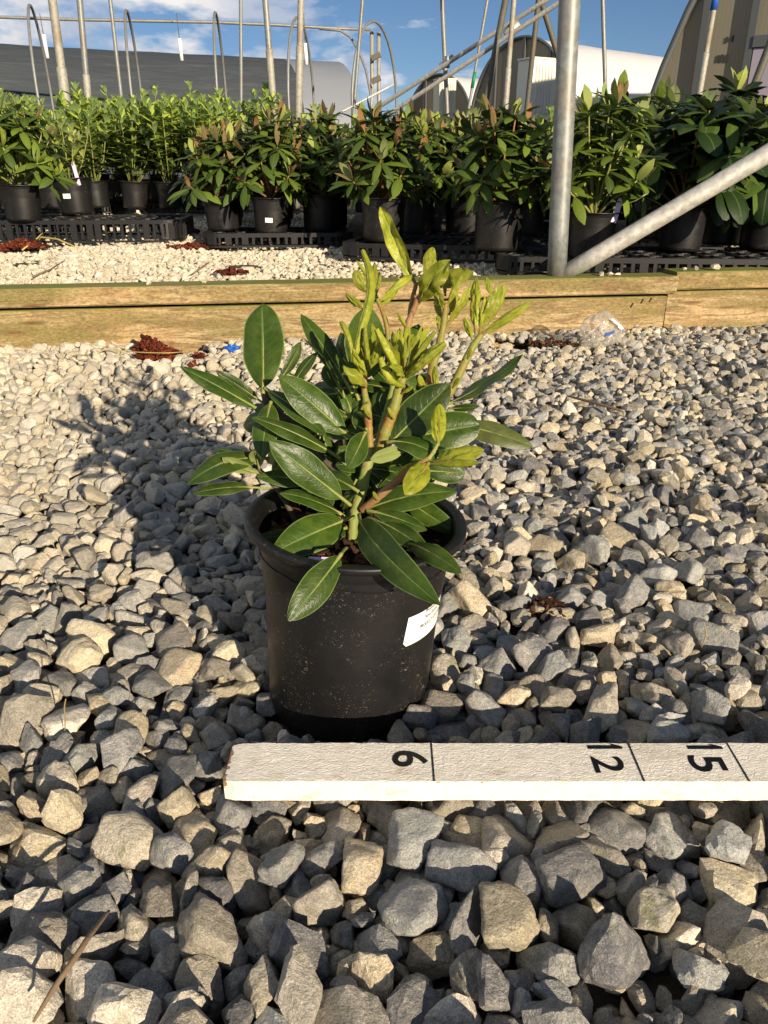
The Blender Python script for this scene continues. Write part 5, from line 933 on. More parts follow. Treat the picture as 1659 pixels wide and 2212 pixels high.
16,102,298,69,-28,-12,-12,25,6,123,-530,458,-28,-15,-5,8,34,74,-681,413,-43,-40,-9,-5,13,84,-410,310,-23,-41,5,3,
19,63,502,58,-50,-13,16,30,35,72,162,1226,-61,1,3,44,13,75,-639,860,-47,32,14,31,35,101,-602,99,-37,14,-8,-9,
28,41,575,729,-37,-3,-15,-5,5,68,541,1199,-69,-38,0,4,37,106,-539,614,-57,-13,10,-13,34,64,685,590,-31,5,-5,38,
26,66,53,173,-33,21,-3,-18,16,117,-505,756,-37,3,-14,-40,8,57,-641,771,-52,-27,2,-6,9,116,-295,287,-43,-43,10,-6,
2,81,-577,1035,-53,33,-5,15,30,72,719,1070,-52,-20,-20,14,35,74,-754,665,-66,-4,1,-20,11,73,-539,1193,-58,38,9,39,
29,68,-663,83,-64,-3,5,0,20,41,158,1129,-72,-42,-2,-13,12,55,768,525,-56,-35,12,-43,28,100,767,166,-32,19,11,-17,
5,79,-141,1194,-61,1,-1,17,35,57,66,637,-60,-4,8,-44,27,55,571,512,-30,-44,-7,21,37,111,-701,806,-30,26,-10,-22,
5,130,-605,543,-51,7,-13,-45,16,68,-362,478,-62,45,0,-43,16,144,-599,200,26,12,-22,-22,25,72,761,661,-55,33,-2,-39,
30,70,243,1128,-63,5,1,-41,7,89,-96,108,-17,43,9,26,2,63,-662,1118,-15,44,-9,-14,32,70,682,581,-59,-35,6,3,
31,102,686,1273,-60,45,0,25,34,54,467,55,-61,-21,12,6,13,70,-223,1188,-44,-37,0,-34,6,56,-605,711,-22,19,-6,34,
3,64,-672,625,-30,14,-1,5,17,67,-220,107,-23,36,-9,-24,6,50,-447,215,-36,36,-5,18,5,111,-9,263,-25,44,-18,21,
9,102,358,512,-23,-10,-2,-30,6,88,701,492,-56,0,0,18,35,96,709,265,-40,-8,-3,20,27,64,-494,659,-35,-44,5,37,
21,108,-621,87,-24,-7,9,26,8,92,496,1088,-62,12,1,-2,9,74,-698,1075,-60,-36,7,-5,19,46,-672,910,-38,35,-8,-30,
11,70,-334,203,-7,-45,-2,33,28,62,344,408,-56,40,20,42,2,58,323,319,-44,-5,3,43,20,124,-513,388,-46,37,-5,-27,
24,51,-440,556,-28,-17,1,-25,28,44,-734,384,-40,4,-5,15,38,74,-690,832,-38,4,-13,-32,9,98,-694,1035,-50,16,11,-25,
18,53,240,1061,-61,14,12,-44,18,66,-266,547,-56,-3,12,-14,10,113,677,1135,-55,-32,4,-4,6,110,739,805,-47,35,-1,39,
22,48,212,1109,-56,21,2,35,14,64,134,1124,-64,36,0,-43,22,84,332,298,-56,-35,13,-9,21,85,340,1214,-62,44,-2,-38,
7,90,-194,113,-48,16,12,42,9,89,329,165,-15,-29,9,-44,8,88,537,850,-35,1,2,-21,34,89,-643,888,-36,-4,0,-12,
13,118,-358,425,-27,16,-16,-14,21,60,-652,1241,-69,42,4,2,7,115,-723,77,-56,-43,6,35,34,53,115,1258,-69,-1,-2,11,
11,52,100,1046,-66,-25,-2,-15,15,48,572,1135,-65,41,2,-24,2,93,-761,543,-46,45,-18,31,26,95,-565,472,-44,-32,-11,-35,
14,43,563,884,-34,23,7,-5,16,123,-593,430,-28,-27,5,33,38,121,406,543,-40,-34,5,-18,16,82,274,254,-37,-39,3,-35,
32,73,-767,814,-51,34,-14,-7,12,46,758,1018,-67,-10,4,28,35,72,-626,873,-54,12,16,-1,15,113,209,224,-42,-21,0,21,
25,63,-102,1223,-65,5,7,31,1,99,-635,411,-27,1,7,-15,39,102,747,981,-52,-9,2,22,0,110,-498,88,-36,33,-9,-27,
2,47,-564,577,-42,-4,-11,-44,2,57,-679,1175,-63,9,0,-13,12,42,353,1150,-43,-7,1,-44,24,54,516,721,-68,0,-5,-17,
21,94,-526,498,-32,21,4,-24,39,93,-437,128,-23,24,-14,8,1,105,759,1038,-50,34,-8,-16,32,93,-593,403,-16,-20,-5,-44,
11,146,-350,276,-5,-15,15,2,2,58,-497,864,-59,-44,6,-30,16,45,-508,69,-41,15,-1,-28,4,40,-165,1084,-34,9,6,28,
9,44,719,1020,-66,-10,7,32,35,86,557,656,-64,43,6,4,33,93,423,731,-61,-6,2,-27,16,49,-536,829,-60,34,0,13,
18,112,-9,69,-51,21,8,5,2,87,-758,321,-46,-43,-8,41,1,107,-597,1039,-33,44,-3,-30,35,49,-594,922,-56,3,5,29,
30,67,-719,369,-38,11,-10,-19,18,81,-236,213,-49,42,-7,32,38,60,457,710,-45,43,14,35,22,64,-459,307,-27,15,-1,28,
34,72,568,118,-35,29,5,-24,32,98,-652,750,-47,-25,3,-19,1,122,547,389,1,24,-13,18,23,111,-762,782,-12,-11,-2,-26,
25,99,-357,377,-3,10,3,33,7,76,146,156,-34,14,5,-13,30,62,-511,783,-44,-34,16,9,6,60,-522,199,-39,16,5,20,
17,119,-766,75,-31,-6,-4,38,23,84,-266,74,-20,33,0,-17,6,51,-625,1074,-65,0,0,10,6,79,-570,109,-21,17,-14,41,
6,80,-624,1005,-48,-22,-20,-7,10,113,476,593,-46,-5,10,24,8,115,-448,280,-6,-35,-4,-29,32,41,-494,1123,-53,13,-8,30,
31,38,-296,1053,-71,-11,5,29,11,41,489,680,-48,23,4,-41,33,121,-283,335,-35,-43,20,-2,15,56,109,905,-50,35,-6,9,
29,55,348,181,3,-4,-7,24,35,50,434,381,-51,20,-7,-15,16,94,566,394,-33,-9,-5,13,12,96,-30,87,-5,37,14,7,
14,45,-740,979,-47,-12,2,15,7,155,-143,102,5,42,5,-7,23,38,33,1076,-67,22,3,23,9,43,-252,1130,-41,-45,3,31,
9,66,-616,916,-35,9,-6,41,22,143,-626,498,-40,-35,13,-34,33,66,-625,600,-38,24,4,-5,17,100,403,194,-13,-10,6,25,
1,54,-457,418,-40,41,-7,-29,16,145,-452,576,-5,-40,3,36,20,92,327,502,-16,41,-5,39,10,69,-80,1055,-44,38,10,-23,
31,122,-70,218,-17,6,-2,-13,12,59,-731,1173,-52,-14,5,18,19,59,444,1153,-64,-19,-4,39,18,90,638,558,-13,-35,4,-16,
1,88,-371,619,-44,17,4,7,14,93,624,809,-33,-39,18,19,13,115,442,300,-41,17,-2,17,32,122,-322,210,-31,-4,2,0,
21,49,-204,1093,-71,3,-1,-35,14,57,236,1211,-65,36,0,18,24,162,-25,219,-18,38,-1,23,30,66,97,266,-34,7,7,10,
2,84,696,346,-18,-7,1,36,23,87,450,660,-54,-14,2,-20,29,39,-470,1054,-69,-2,-2,-27,23,126,566,442,-53,-2,-4,-10,
31,57,-197,1136,-69,-2,4,-21,26,90,-366,728,-63,43,-2,-14,18,136,-659,1140,-52,-31,-1,-26,
19,74,652,1107,-45,-20,0,-35,31,120,-186,212,-29,11,-4,-9,20,69,163,94,-34,-41,4,41,31,88,747,670,-63,3,-4,-31,
39,44,-114,499,-67,28,4,-27,39,119,608,283,-7,19,10,21,0,45,200,259,-51,13,8,-21,34,55,605,1223,-69,-3,-4,11,
35,98,-541,694,-22,33,2,19,31,77,-560,649,-44,-38,2,7,27,65,599,103,-54,-20,-1,-16,22,78,768,643,-56,-1,8,-5,
39,121,-727,709,-25,-37,-4,0,14,87,533,447,-14,0,1,-17,16,90,588,776,-48,39,0,-15,18,72,-626,365,-23,-7,5,-33,
4,75,-267,1273,-67,-4,0,-25,21,66,521,1089,-57,-35,-6,28,8,116,73,1039,-61,44,1,3,15,83,-137,232,0,26,-8,12,
0,129,324,400,-31,17,-9,-27,24,128,127,182,-9,-19,5,27,3,39,516,756,0,36,-3,8,9,75,-465,783,-46,4,6,13,
32,64,686,120,-25,-45,-6,-34,7,89,602,387,-26,20,14,-35,33,60,-498,882,-64,1,-6,-39,6,83,-324,111,-27,10,2,38,
13,69,118,253,-20,-37,-2,38,9,51,34,567,-63,9,-4,-10,0,116,744,1122,-58,43,4,5,37,103,615,1052,-58,-33,6,-15,
22,107,729,265,-58,13,7,-41,12,98,47,1005,-60,42,0,-25,21,84,707,976,-67,43,4,33,14,76,717,311,-64,11,5,-13,
15,75,739,1197,-65,14,-5,19,2,90,660,660,-55,8,0,1,19,53,-506,57,-58,-34,14,11,13,111,-466,467,-27,21,4,-1,
25,47,-679,1129,-62,22,0,27,17,137,-727,925,-47,-7,-1,-21,14,66,-546,351,1,-2,9,24,14,54,-232,1158,-60,-13,-3,-33,
2,45,217,1125,-64,9,-3,24,19,61,-406,377,-23,-33,21,31,30,86,-563,182,-17,-37,-3,28,18,71,-339,418,-13,-12,14,25,
29,106,754,391,-52,43,-7,8,16,63,539,580,-22,-34,17,12,6,48,-44,1162,-61,-41,3,-21,0,78,-398,123,-29,26,-3,-11,
18,94,320,63,6,-10,11,2,28,64,633,118,-33,-7,-5,-39,25,71,546,298,-17,-3,9,-5,6,82,604,417,-7,27,9,-14,
6,104,99,185,-20,-23,18,-21,7,102,273,210,-18,-6,14,-5,25,64,-738,286,-16,21,-2,-37,19,109,-699,403,-34,-13,0,29,
27,77,-640,378,-25,37,-7,-22,0,83,-122,1183,-57,43,-9,4,39,59,-182,62,-21,3,0,-25,23,90,-642,442,-27,22,11,-40,
14,108,668,829,-12,-13,14,7,36,57,244,280,-43,-18,14,-35,3,133,-622,743,-19,-1,4,-27,0,55,685,426,-26,-35,-8,18,
14,106,560,982,-25,8,5,-24,7,58,768,991,-66,-43,9,41,24,48,-517,546,-43,-4,-2,32,25,68,-576,779,-19,-43,7,-44,
8,66,671,1011,-66,0,0,14,26,115,-317,336,-51,-43,0,17,5,67,20,62,-64,0,0,-42,19,153,265,298,-46,35,10,-30,
11,76,676,934,-67,-40,1,-7,34,81,577,1106,-66,11,-1,42,3,77,160,1204,-55,-44,-8,-1,16,89,662,71,-57,0,0,-15,
9,104,-761,692,-51,-44,0,-40,17,70,425,597,-36,-7,12,33,28,79,199,66,1,-44,-7,20,19,77,587,403,-20,-39,7,-13,
1,102,644,518,-12,0,-2,15,25,70,438,359,-45,39,-7,-15,7,70,61,152,-37,-33,-8,-18,13,82,-769,266,-18,22,-5,24,
24,71,638,67,-50,-8,-21,44,3,47,437,258,-34,-39,1,-18,1,51,-166,896,-63,-31,4,3,39,73,-99,235,-11,-20,8,31,
19,72,652,668,-22,-8,3,-37,6,126,735,293,-30,31,1,-2,6,89,-573,632,-26,18,10,-43,29,64,697,1149,-61,27,2,23,
7,58,435,1000,-52,-12,12,17,1,113,-479,759,-11,-2,4,-11,10,69,603,693,-24,-8,2,21,12,147,552,98,-20,-26,9,-42,
33,51,428,723,-36,8,-10,22,24,66,377,115,-21,35,-10,26,26,53,687,507,-69,43,-2,-32,11,83,619,739,-27,-40,12,-34,
24,77,-724,1039,-47,-41,-18,4,9,56,-87,58,-54,44,-3,-1,23,93,-586,886,-32,-40,3,-2,34,71,93,246,-16,-5,14,42,
27,70,-63,890,-49,37,7,-44,3,99,523,810,-20,-41,-7,7,38,106,-377,425,16,5,1,-42,38,100,18,240,-5,-40,2,13,
28,126,-486,219,10,1,4,1,23,109,576,692,-8,-9,2,36,30,117,-580,256,6,-13,4,-33,16,73,17,190,-21,10,3,-16,
9,107,-572,1131,-60,24,-6,-25,21,104,-691,938,-64,4,-1,-41,23,127,-89,178,-44,-2,-8,7,21,140,-576,698,-48,36,-1,-16,
34,45,-75,1153,-70,13,0,30,9,75,519,1195,-66,25,7,-13,23,62,643,1131,-53,43,21,-31,23,133,442,566,-52,-2,-4,19,
0,84,37,918,-63,-8,4,-38,39,78,727,759,-59,27,-11,9,33,83,648,826,-64,10,-3,13,24,66,464,802,-38,12,-4,30,
34,69,-702,907,-55,-42,1,21,36,106,472,820,-37,12,13,-18,20,69,293,998,-68,6,-1,-11,9,86,762,941,-64,25,7,33,
35,120,754,425,-59,43,6,-34,2,58,-582,137,-1,-5,3,26,38,63,480,78,-12,25,-4,-3,3,54,-564,406,-16,-12,6,14,
3,64,-527,328,-8,-31,15,11,20,61,-462,800,-25,19,0,-20,28,122,-637,285,-6,25,-12,-33,35,78,-649,306,-2,35,7,-36,
26,48,381,505,-37,-7,-1,15,23,46,-654,1032,-39,16,3,-8,11,113,-441,479,-32,-12,-4,-9,36,73,-581,97,-27,9,-9,-8,
5,125,-331,393,7,3,-2,-23,39,67,-278,1194,-62,27,-11,33,13,57,-194,991,-65,31,3,16,1,81,-641,635,-34,39,-9,-12,
32,84,-701,1184,-54,-5,9,-37,12,75,366,163,5,40,-18,-32,17,42,541,1000,-53,-11,11,6,32,50,530,728,-60,24,22,30,
26,60,-236,1137,-50,38,11,-11,37,48,-130,1137,-23,-38,3,13,18,115,266,107,-23,5,-1,41,11,58,-701,499,-54,-18,1,20,
29,62,-637,655,-34,12,-15,-28,24,81,-597,942,-31,8,-2,-19,31,57,462,1162,-69,-2,4,-25,36,84,-367,294,-3,-8,-5,42,
30,109,-678,755,-45,41,-1,23,26,144,591,645,-18,18,-6,28,13,59,678,782,-45,30,-5,6,32,49,-774,182,-24,-3,20,40,
17,103,-516,629,-41,5,1,20,37,48,-428,59,-35,37,6,14,16,83,-468,66,11,39,2,-35,14,53,-35,1028,-59,22,8,28,
36,50,-511,481,-44,-4,2,-33,24,152,-497,290,-10,-1,-3,19,23,51,770,1145,-66,-38,0,-17,8,66,721,601,-48,-7,7,-3,
38,96,520,225,-12,34,-1,-13,39,144,696,173,-17,-6,-8,18,14,56,-707,941,-41,13,-5,-43,26,52,333,511,-27,2,10,-16,
8,114,-747,776,-58,0,0,14,34,100,717,1139,-63,-3,-4,26,21,96,147,231,-59,-2,5,25,34,52,775,470,-64,-29,-14,27,
14,48,449,402,-13,-13,7,6,8,139,618,352,-31,-42,-4,-22,38,112,290,375,-1,4,1,15,23,110,736,370,-32,-5,8,43,
26,58,-688,1086,-33,39,2,-40,33,48,-748,598,-23,42,-6,12,15,54,-711,655,-37,-8,-1,24,1,57,509,628,-34,1,-19,38,
6,94,-406,270,-18,-12,6,-24,9,52,435,478,-41,26,-6,4,19,74,667,1167,-40,-34,8,-17,4,46,410,254,-10,-42,-6,-37,
11,108,668,1078,-40,-9,6,20,34,53,733,1211,-72,41,0,-30,5,127,-479,411,-39,-44,-8,-37,30,45,255,1065,-58,-35,14,-15,
11,51,-280,1263,-58,-2,-21,-37,12,52,-26,257,-13,31,10,3,8,51,55,1106,-69,-28,5,31,5,114,-357,228,-40,35,-11,27,
37,56,-302,1031,-67,-13,10,-43,7,88,-358,253,-10,-32,-4,41,35,125,34,139,-36,24,15,5,12,58,-596,981,-26,26,8,-22,
19,62,619,832,-43,-41,17,45,15,41,-533,1039,-70,0,0,-33,8,47,-136,1106,-69,-30,5,-35,11,71,-537,898,-57,2,-3,-17,
16,148,-707,116,13,-42,-7,13,12,93,233,240,-33,3,-11,-19,6,71,-501,571,-28,25,3,-45,5,53,-742,59,-32,-45,-10,-23,
23,84,10,114,-9,40,21,21,23,47,95,66,-40,11,-2,-25,34,56,612,780,-44,0,-4,-23,26,56,-466,676,-48,-4,-15,-38,
36,62,490,824,-24,-37,-3,-5,13,52,-352,1204,-63,-21,0,17,14,117,-610,308,-47,-30,16,-30,24,102,622,756,-64,44,-3,14,
10,110,658,874,-56,-32,4,-39,31,67,188,1263,-66,-45,-1,-4,6,58,-42,801,-64,-23,4,35,1,81,197,649,-61,32,-5,-12,
19,97,300,402,-52,-32,2,9,3,55,308,68,-67,-43,5,-40,34,42,160,1080,-59,-34,2,-37,23,93,-598,572,-29,-6,4,13,
37,126,516,357,-7,-1,3,18,19,117,-541,398,-7,-39,9,-44,34,103,-160,203,-42,0,3,-23,22,57,557,448,-15,16,-1,15,
38,125,467,101,-27,-2,-2,19,11,122,573,174,-18,-42,-1,-18,37,83,612,758,-36,-5,8,-11,28,110,-651,178,2,35,-5,-23,
30,60,566,285,-28,39,11,34,6,113,362,385,-3,-2,-2,-35,18,78,-419,586,12,-5,3,16,2,54,-252,211,-20,-21,8,11,
4,120,-731,785,-31,29,-13,27,22,58,699,118,-42,15,-10,-35,15,130,-60,245,19,-14,5,-21,29,41,529,568,-24,31,-4,10,
23,81,-707,496,-11,43,-10,25,0,91,-375,207,-53,22,-9,-32,6,107,512,288,9,-1,1,-36,37,62,-757,229,-9,-41,15,-17,
29,112,666,713,-21,2,6,45,38,114,-310,81,-6,34,-3,-9,24,126,694,730,-51,-41,4,38,3,75,-483,340,-16,-42,-3,-16,
37,53,682,253,-39,-21,-8,22,30,69,-708,740,-40,32,-1,-39,8,60,604,932,-33,-12,1,27,12,66,541,676,-56,25,3,-10,
1,112,116,92,-9,8,3,-1,8,113,416,625,-50,3,5,-20,2,55,-210,120,-20,4,0,31,9,67,-24,276,-34,-5,3,18,
9,55,590,529,-40,-19,8,-9,26,47,41,60,-26,-2,0,32,2,82,228,269,-18,-40,-5,41,17,60,-456,732,-18,-11,9,41,
36,73,463,469,-25,18,-15,-12,30,51,-432,604,-20,-3,-18,-6,25,128,683,304,-26,-1,-1,-22,29,152,340,88,-3,-15,-15,22,
8,93,87,913,-57,-35,-3,2,35,65,-282,255,-29,10,-17,-43,18,65,-24,157,-12,38,-6,25,1,40,-632,712,-30,-42,-17,40,
24,119,668,229,-16,24,-1,-4,35,68,510,421,-38,-35,9,-31,22,51,-620,909,-62,36,10,28,29,74,682,1105,-61,-3,6,22,
9,95,357,63,-25,-35,7,-30,29,63,-727,564,-26,18,8,-3,23,88,405,869,-56,3,1,35,9,79,-750,933,-65,25,7,-18,
9,66,473,1123,-58,-29,-2,44,26,95,667,164,-48,-12,1,23,6,101,666,804,-55,20,-4,-16,5,77,735,174,-60,45,9,-5,
8,86,-608,245,-24,-14,-6,-13,17,73,-186,129,-29,-9,3,5,7,88,649,597,-32,33,-5,19,37,122,-252,271,-2,31,6,12,
33,92,-539,639,-31,-44,3,36,29,41,-507,522,-26,-8,3,19,17,60,-546,425,-64,-15,14,-10,15,51,-438,1080,-66,3,7,-36,
20,117,729,899,-64,6,-1,-7,1,42,740,1071,-70,0,0,9,31,50,-344,481,-38,-38,14,37,9,38,167,904,-48,21,10,-45,
33,38,-649,1171,-45,-20,1,43,8,126,545,610,-26,-3,8,-3,36,54,57,915,-68,39,-4,13,32,82,348,301,-25,34,-6,-4,
26,84,-73,155,2,-38,4,-35,27,83,-161,167,-26,44,-2,-12,9,69,1,57,-51,-27,15,-28,25,90,-575,819,-33,-2,-9,13,
13,106,604,1113,-44,4,-10,11,39,80,-769,1182,-27,37,-2,-22,29,108,709,862,-51,-3,-5,-19,30,85,-652,802,-23,9,-5,22,
37,87,348,187,-23,-15,1,-12,39,86,-100,1043,-40,-25,-4,-35,20,119,722,584,-55,-41,6,-3,36,60,-769,1075,-70,1,5,-26,
22,74,-736,665,-46,18,3,4,4,89,233,164,-19,-44,-6,-31,20,76,-139,58,-35,44,2,45,29,45,471,641,-50,-14,-8,28,
22,66,-347,451,-35,13,2,-15,23,38,469,1074,-64,-32,-3,26,15,42,-430,530,-28,41,14,-3,36,56,-562,453,-10,36,1,-16,
10,69,645,568,-33,34,0,12,24,92,-361,110,-23,28,-4,4,12,102,-726,167,-10,-39,5,-10,19,142,-537,746,-13,40,5,-21,
7,78,80,1008,-36,-1,-2,-31,4,62,-770,594,-20,21,0,-1,14,97,755,505,-60,11,5,36,2,82,431,393,-12,-34,1,36,
30,70,-640,1021,-59,31,-6,-22,12,44,231,635,-64,4,3,17,35,83,546,953,-38,-13,1,-1,16,48,-456,137,-26,-43,-5,-33,
18,105,-671,569,-42,-40,-7,-43,31,56,652,494,-39,-2,-8,44,20,114,556,317,-23,34,-4,37,14,113,-210,257,-35,3,14,-23,
5,63,320,197,-22,26,-10,10,20,111,758,258,-61,27,0,30,29,138,660,394,-51,-3,5,-10,30,91,-709,1250,-63,-40,4,23,
37,107,-743,1058,-58,-33,6,14,26,68,238,1089,-58,11,5,-32,38,75,-345,1228,-63,-43,1,34,23,105,-572,926,-57,-39,-1,25,
26,52,1,1060,-68,41,-2,20,33,66,-765,59,-62,-24,3,44,37,132,488,75,-48,-13,3,-29,37,50,-86,369,-50,15,4,-29,
36,101,-639,361,-48,-33,-1,22,13,148,-443,311,-2,-13,-6,-20,32,84,174,174,-17,-13,-1,-25,36,113,-686,853,-36,33,0,-12,
39,126,259,142,14,32,1,-44,18,83,502,958,-63,-24,-2,-16,4,77,168,1183,-64,10,-11,-15,27,116,-272,315,-30,-14,12,-25,
21,66,-731,370,-25,42,-2,-6,33,77,493,347,-37,-3,-1,-13,27,106,-691,643,-25,-6,-6,-43,4,109,537,531,-25,-44,2,-5,
31,55,-614,407,-31,-10,7,-16,21,139,175,122,-23,43,5,-32,5,86,457,295,-27,41,-13,-16,19,79,-660,644,-19,25,8,1,
20,87,742,693,-60,-41,12,44,23,87,414,485,-28,-39,0,-21,19,73,-520,105,0,22,-1,-30,16,85,48,102,-28,10,2,18,
10,59,388,406,-17,42,-1,-23,22,100,-720,871,-38,21,3,20,19,53,278,395,-22,-35,17,1,9,71,-452,393,-41,-15,3,-33,
24,76,592,929,-37,40,-8,-35,1,127,-307,239,-18,35,-8,-5,21,104,-447,350,-22,-25,-1,-41,28,111,615,952,-28,-40,-7,-2,
11,81,-727,399,-41,-26,1,38,18,94,-768,408,-48,-37,9,-21,26,92,-758,835,-56,5,11,3,0,55,721,736,-73,-44,-1,15,
21,63,644,1112,-69,4,-1,26,27,56,-632,1166,-54,23,-10,39,35,95,-612,458,-63,-4,1,6,10,137,-473,163,-28,-16,-14,-14,
26,60,680,1162,-64,5,11,32,36,92,-694,372,-37,7,-2,-39,9,150,-319,152,-42,13,2,-38,29,54,-386,1207,-41,-42,16,9,
23,43,772,839,-68,-4,-4,21,31,92,-645,210,-2,-16,-3,-40,37,40,464,1085,-64,-14,18,32,3,106,-605,127,0,10,17,-17,
1,85,-405,651,-17,39,-11,-20,29,115,-719,841,-37,17,-6,7,38,74,-623,942,-30,-1,-8,-31,0,75,-474,432,-50,34,0,45,
22,63,11,1032,-51,-44,0,28,2,97,-766,1067,-29,11,-13,24,34,45,-542,366,9,34,-1,-20,19,101,343,346,-27,26,0,41,
27,55,125,55,-57,-22,4,0,21,78,711,775,-52,5,14,-24,22,78,-672,701,-55,26,9,-1,5,111,-394,328,-37,44,-13,28,
11,103,603,69,-52,-21,2,-19,33,67,599,996,-50,3,-3,27,1,81,412,140,-21,-16,14,25,31,41,238,1232,-71,-3,4,-28,
0,113,-647,670,-51,42,-7,-42,13,46,174,1009,-63,-18,2,9,23,49,749,959,-68,-39,-1,-31,33,126,-424,200,-41,-29,-7,-10,
9,74,609,245,-19,-9,2,-30,32,115,-682,794,-43,-36,-9,21,0,53,280,941,-56,-34,-7,-9,3,89,-357,515,-26,11,-22,-45,
2,51,-551,954,-35,-3,-5,29,1,100,-493,604,-20,-40,-4,-23,17,59,126,245,-38,-7,4,32,12,93,367,435,-10,-5,4,-43,
25,76,715,217,-42,-24,17,40,2,44,301,320,-39,4,-8,-36,22,75,-233,171,-39,31,-3,17,21,84,368,205,-23,-41,-7,8,
39,85,288,232,-42,-43,-17,34,18,82,-754,748,-58,22,4,34,1,77,-522,434,-64,0,0,40,26,64,-616,1233,-65,28,-2,44,
31,60,-5,826,-64,7,-4,36,26,59,-417,963,-66,28,-2,39,6,113,94,214,-53,18,5,25,26,153,-642,126,-43,5,11,-14,
39,93,169,978,-56,27,-11,-14,30,138,-650,551,-43,38,-1,-41,3,56,40,1229,-65,-40,-3,-12,15,95,414,283,-22,27,3,42,
8,82,-688,1057,-58,-22,5,-27,37,86,-507,334,-30,2,12,36,38,56,-286,469,-43,36,-8,16,14,47,461,646,-34,8,14,30,
35,69,-485,1284,-66,11,-4,-20,29,151,-379,540,-7,-34,-14,16,34,45,-122,677,-71,11,-1,-27,18,53,-238,136,-45,-30,0,-30,
24,79,496,590,-43,-11,9,23,38,122,-667,276,0,-27,9,18,37,141,488,416,-3,26,5,11,4,38,577,927,-42,41,-16,-26,
22,75,391,499,-66,40,-3,-33,36,103,455,528,-25,4,-4,-2,18,83,383,580,9,-29,3,-35,24,116,-449,527,-25,17,-7,39,
3,95,539,160,-18,-31,4,-18,31,60,-538,907,-35,35,6,31,25,93,-687,883,-38,-43,-8,40,0,83,545,880,-42,-2,3,43,
32,59,-559,701,-43,-43,-14,43,22,89,543,776,-45,43,4,-9,27,66,-599,517,-43,18,-6,-33,3,64,-518,800,-37,-1,7,-36,
32,56,533,1143,-69,44,1,44,25,50,-455,77,-27,4,-13,-6,27,48,600,823,-47,-45,-5,43,29,133,398,945,-46,44,-9,35,
7,102,-81,1090,-67,-2,0,43,24,71,737,207,-67,1,-1,41,35,84,-651,1008,-51,-23,9,26,18,54,529,1023,-66,-10,-1,24,
33,66,296,1069,-66,10,-3,6,2,79,628,658,-57,45,0,6,14,82,414,67,-57,42,0,0,14,94,483,747,-61,11,5,-3,
28,128,-432,269,-48,-13,0,-31,14,88,-589,62,7,-45,18,-34,17,137,-618,822,-48,-3,4,12,8,71,-445,372,-14,-12,4,35,
16,74,-516,825,-41,-40,-6,-40,8,75,723,988,-61,-34,-1,39,9,64,-549,477,-18,36,11,31,32,154,392,72,-6,-19,-2,-1,
33,114,599,200,-5,38,7,9,38,84,546,898,-18,4,0,-33,18,98,611,94,-21,-6,10,16,14,48,-520,841,-44,37,3,-38,
32,40,-703,558,-32,-19,-4,42,2,141,687,907,-13,0,3,10,34,100,700,1056,-51,43,-5,33,29,46,-496,362,-36,31,12,-43,
23,61,-758,458,-38,-40,9,-37,12,99,-417,682,-38,-35,-9,36,20,115,13,68,-14,-4,-5,38,7,103,-621,961,-56,-43,10,-28,
0,80,-758,1184,-53,-37,-3,-25,39,67,-680,163,7,7,10,5,16,75,-529,865,-42,-39,-1,44,15,94,731,508,-57,19,-6,-29,
22,69,84,1124,-60,0,-8,9,32,68,-721,801,-36,-36,-6,-13,17,77,440,648,-30,-22,3,16,9,59,-520,661,-47,0,-7,20,
28,74,648,265,-22,-21,10,7,23,46,-770,1246,-64,43,12,-8,20,121,-17,813,-60,27,0,26,27,51,-188,1074,-68,39,-1,-11,
14,88,300,190,1,35,4,18,23,130,-256,238,-13,30,10,-39,14,106,-228,94,-55,36,0,-27,15,97,-415,426,-50,-22,0,-29,
24,121,499,573,-58,-4,-5,-16,7,43,273,1177,-67,35,-1,-26,23,158,390,229,-47,-2,-4,-13,6,93,536,503,-55,0,0,1,
28,50,-594,852,-66,44,2,10,30,120,584,579,-56,-45,0,13,5,73,482,616,-65,36,-12,9,34,101,308,335,-51,-11,-11,-2,
35,41,-342,1057,-61,33,-21,-36,36,142,-701,323,-12,-32,0,12,24,94,372,294,-27,-44,4,-28,26,120,444,204,-3,-28,5,-4,
29,90,459,428,-5,23,-2,19,28,79,-311,326,-10,-8,-2,-22,17,43,553,1254,-69,-17,13,-18,35,62,-581,198,-20,-36,-4,-31,
1,86,691,373,-34,-25,3,12,32,45,-317,735,-68,23,6,-8,1,61,-379,152,-50,-13,10,16,32,79,700,1116,-52,-25,2,-26,
15,51,-221,1209,-53,-3,19,-3,24,132,-673,476,-54,7,-6,34,3,96,-487,688,-33,-21,9,-31,3,80,640,847,-37,-42,1,-26,
1,64,147,104,-34,-45,-14,-3,27,62,-771,193,-36,18,-16,38,36,45,-47,1176,-67,-5,-12,-34,30,127,-436,747,-34,40,-2,19,
30,48,510,898,-44,-30,8,11,0,78,591,492,-31,16,-2,-9,12,57,402,368,-42,-39,-13,38,2,108,638,1059,-20,17,7,-21,
28,92,-6,172,-8,-30,6,25,21,52,-517,693,-56,32,-16,3,18,46,625,65,-38,20,-18,2,36,107,-404,1219,-65,1,5,38,
14,102,445,755,-59,11,5,21,16,95,-696,611,-51,7,13,41,11,131,726,78,-48,28,11,29,35,85,541,1094,-65,3,-6,-41,
33,115,-613,859,-58,10,-3,-36,21,135,617,598,-48,10,5,-16,31,123,-518,588,-42,27,9,-26,16,63,428,119,-59,-21,-10,22,
33,76,-271,1126,-60,-24,3,24,14,48,-708,1040,-69,11,5,13,11,125,-292,86,-60,-40,1,28,13,119,-729,226,-52,40,0,-5,
2,78,-443,1178,-56,-32,-5,-43,11,69,-345,495,-45,28,15,18,37,106,303,213,-22,-4,3,-3,28,77,599,797,-24,41,-3,10,
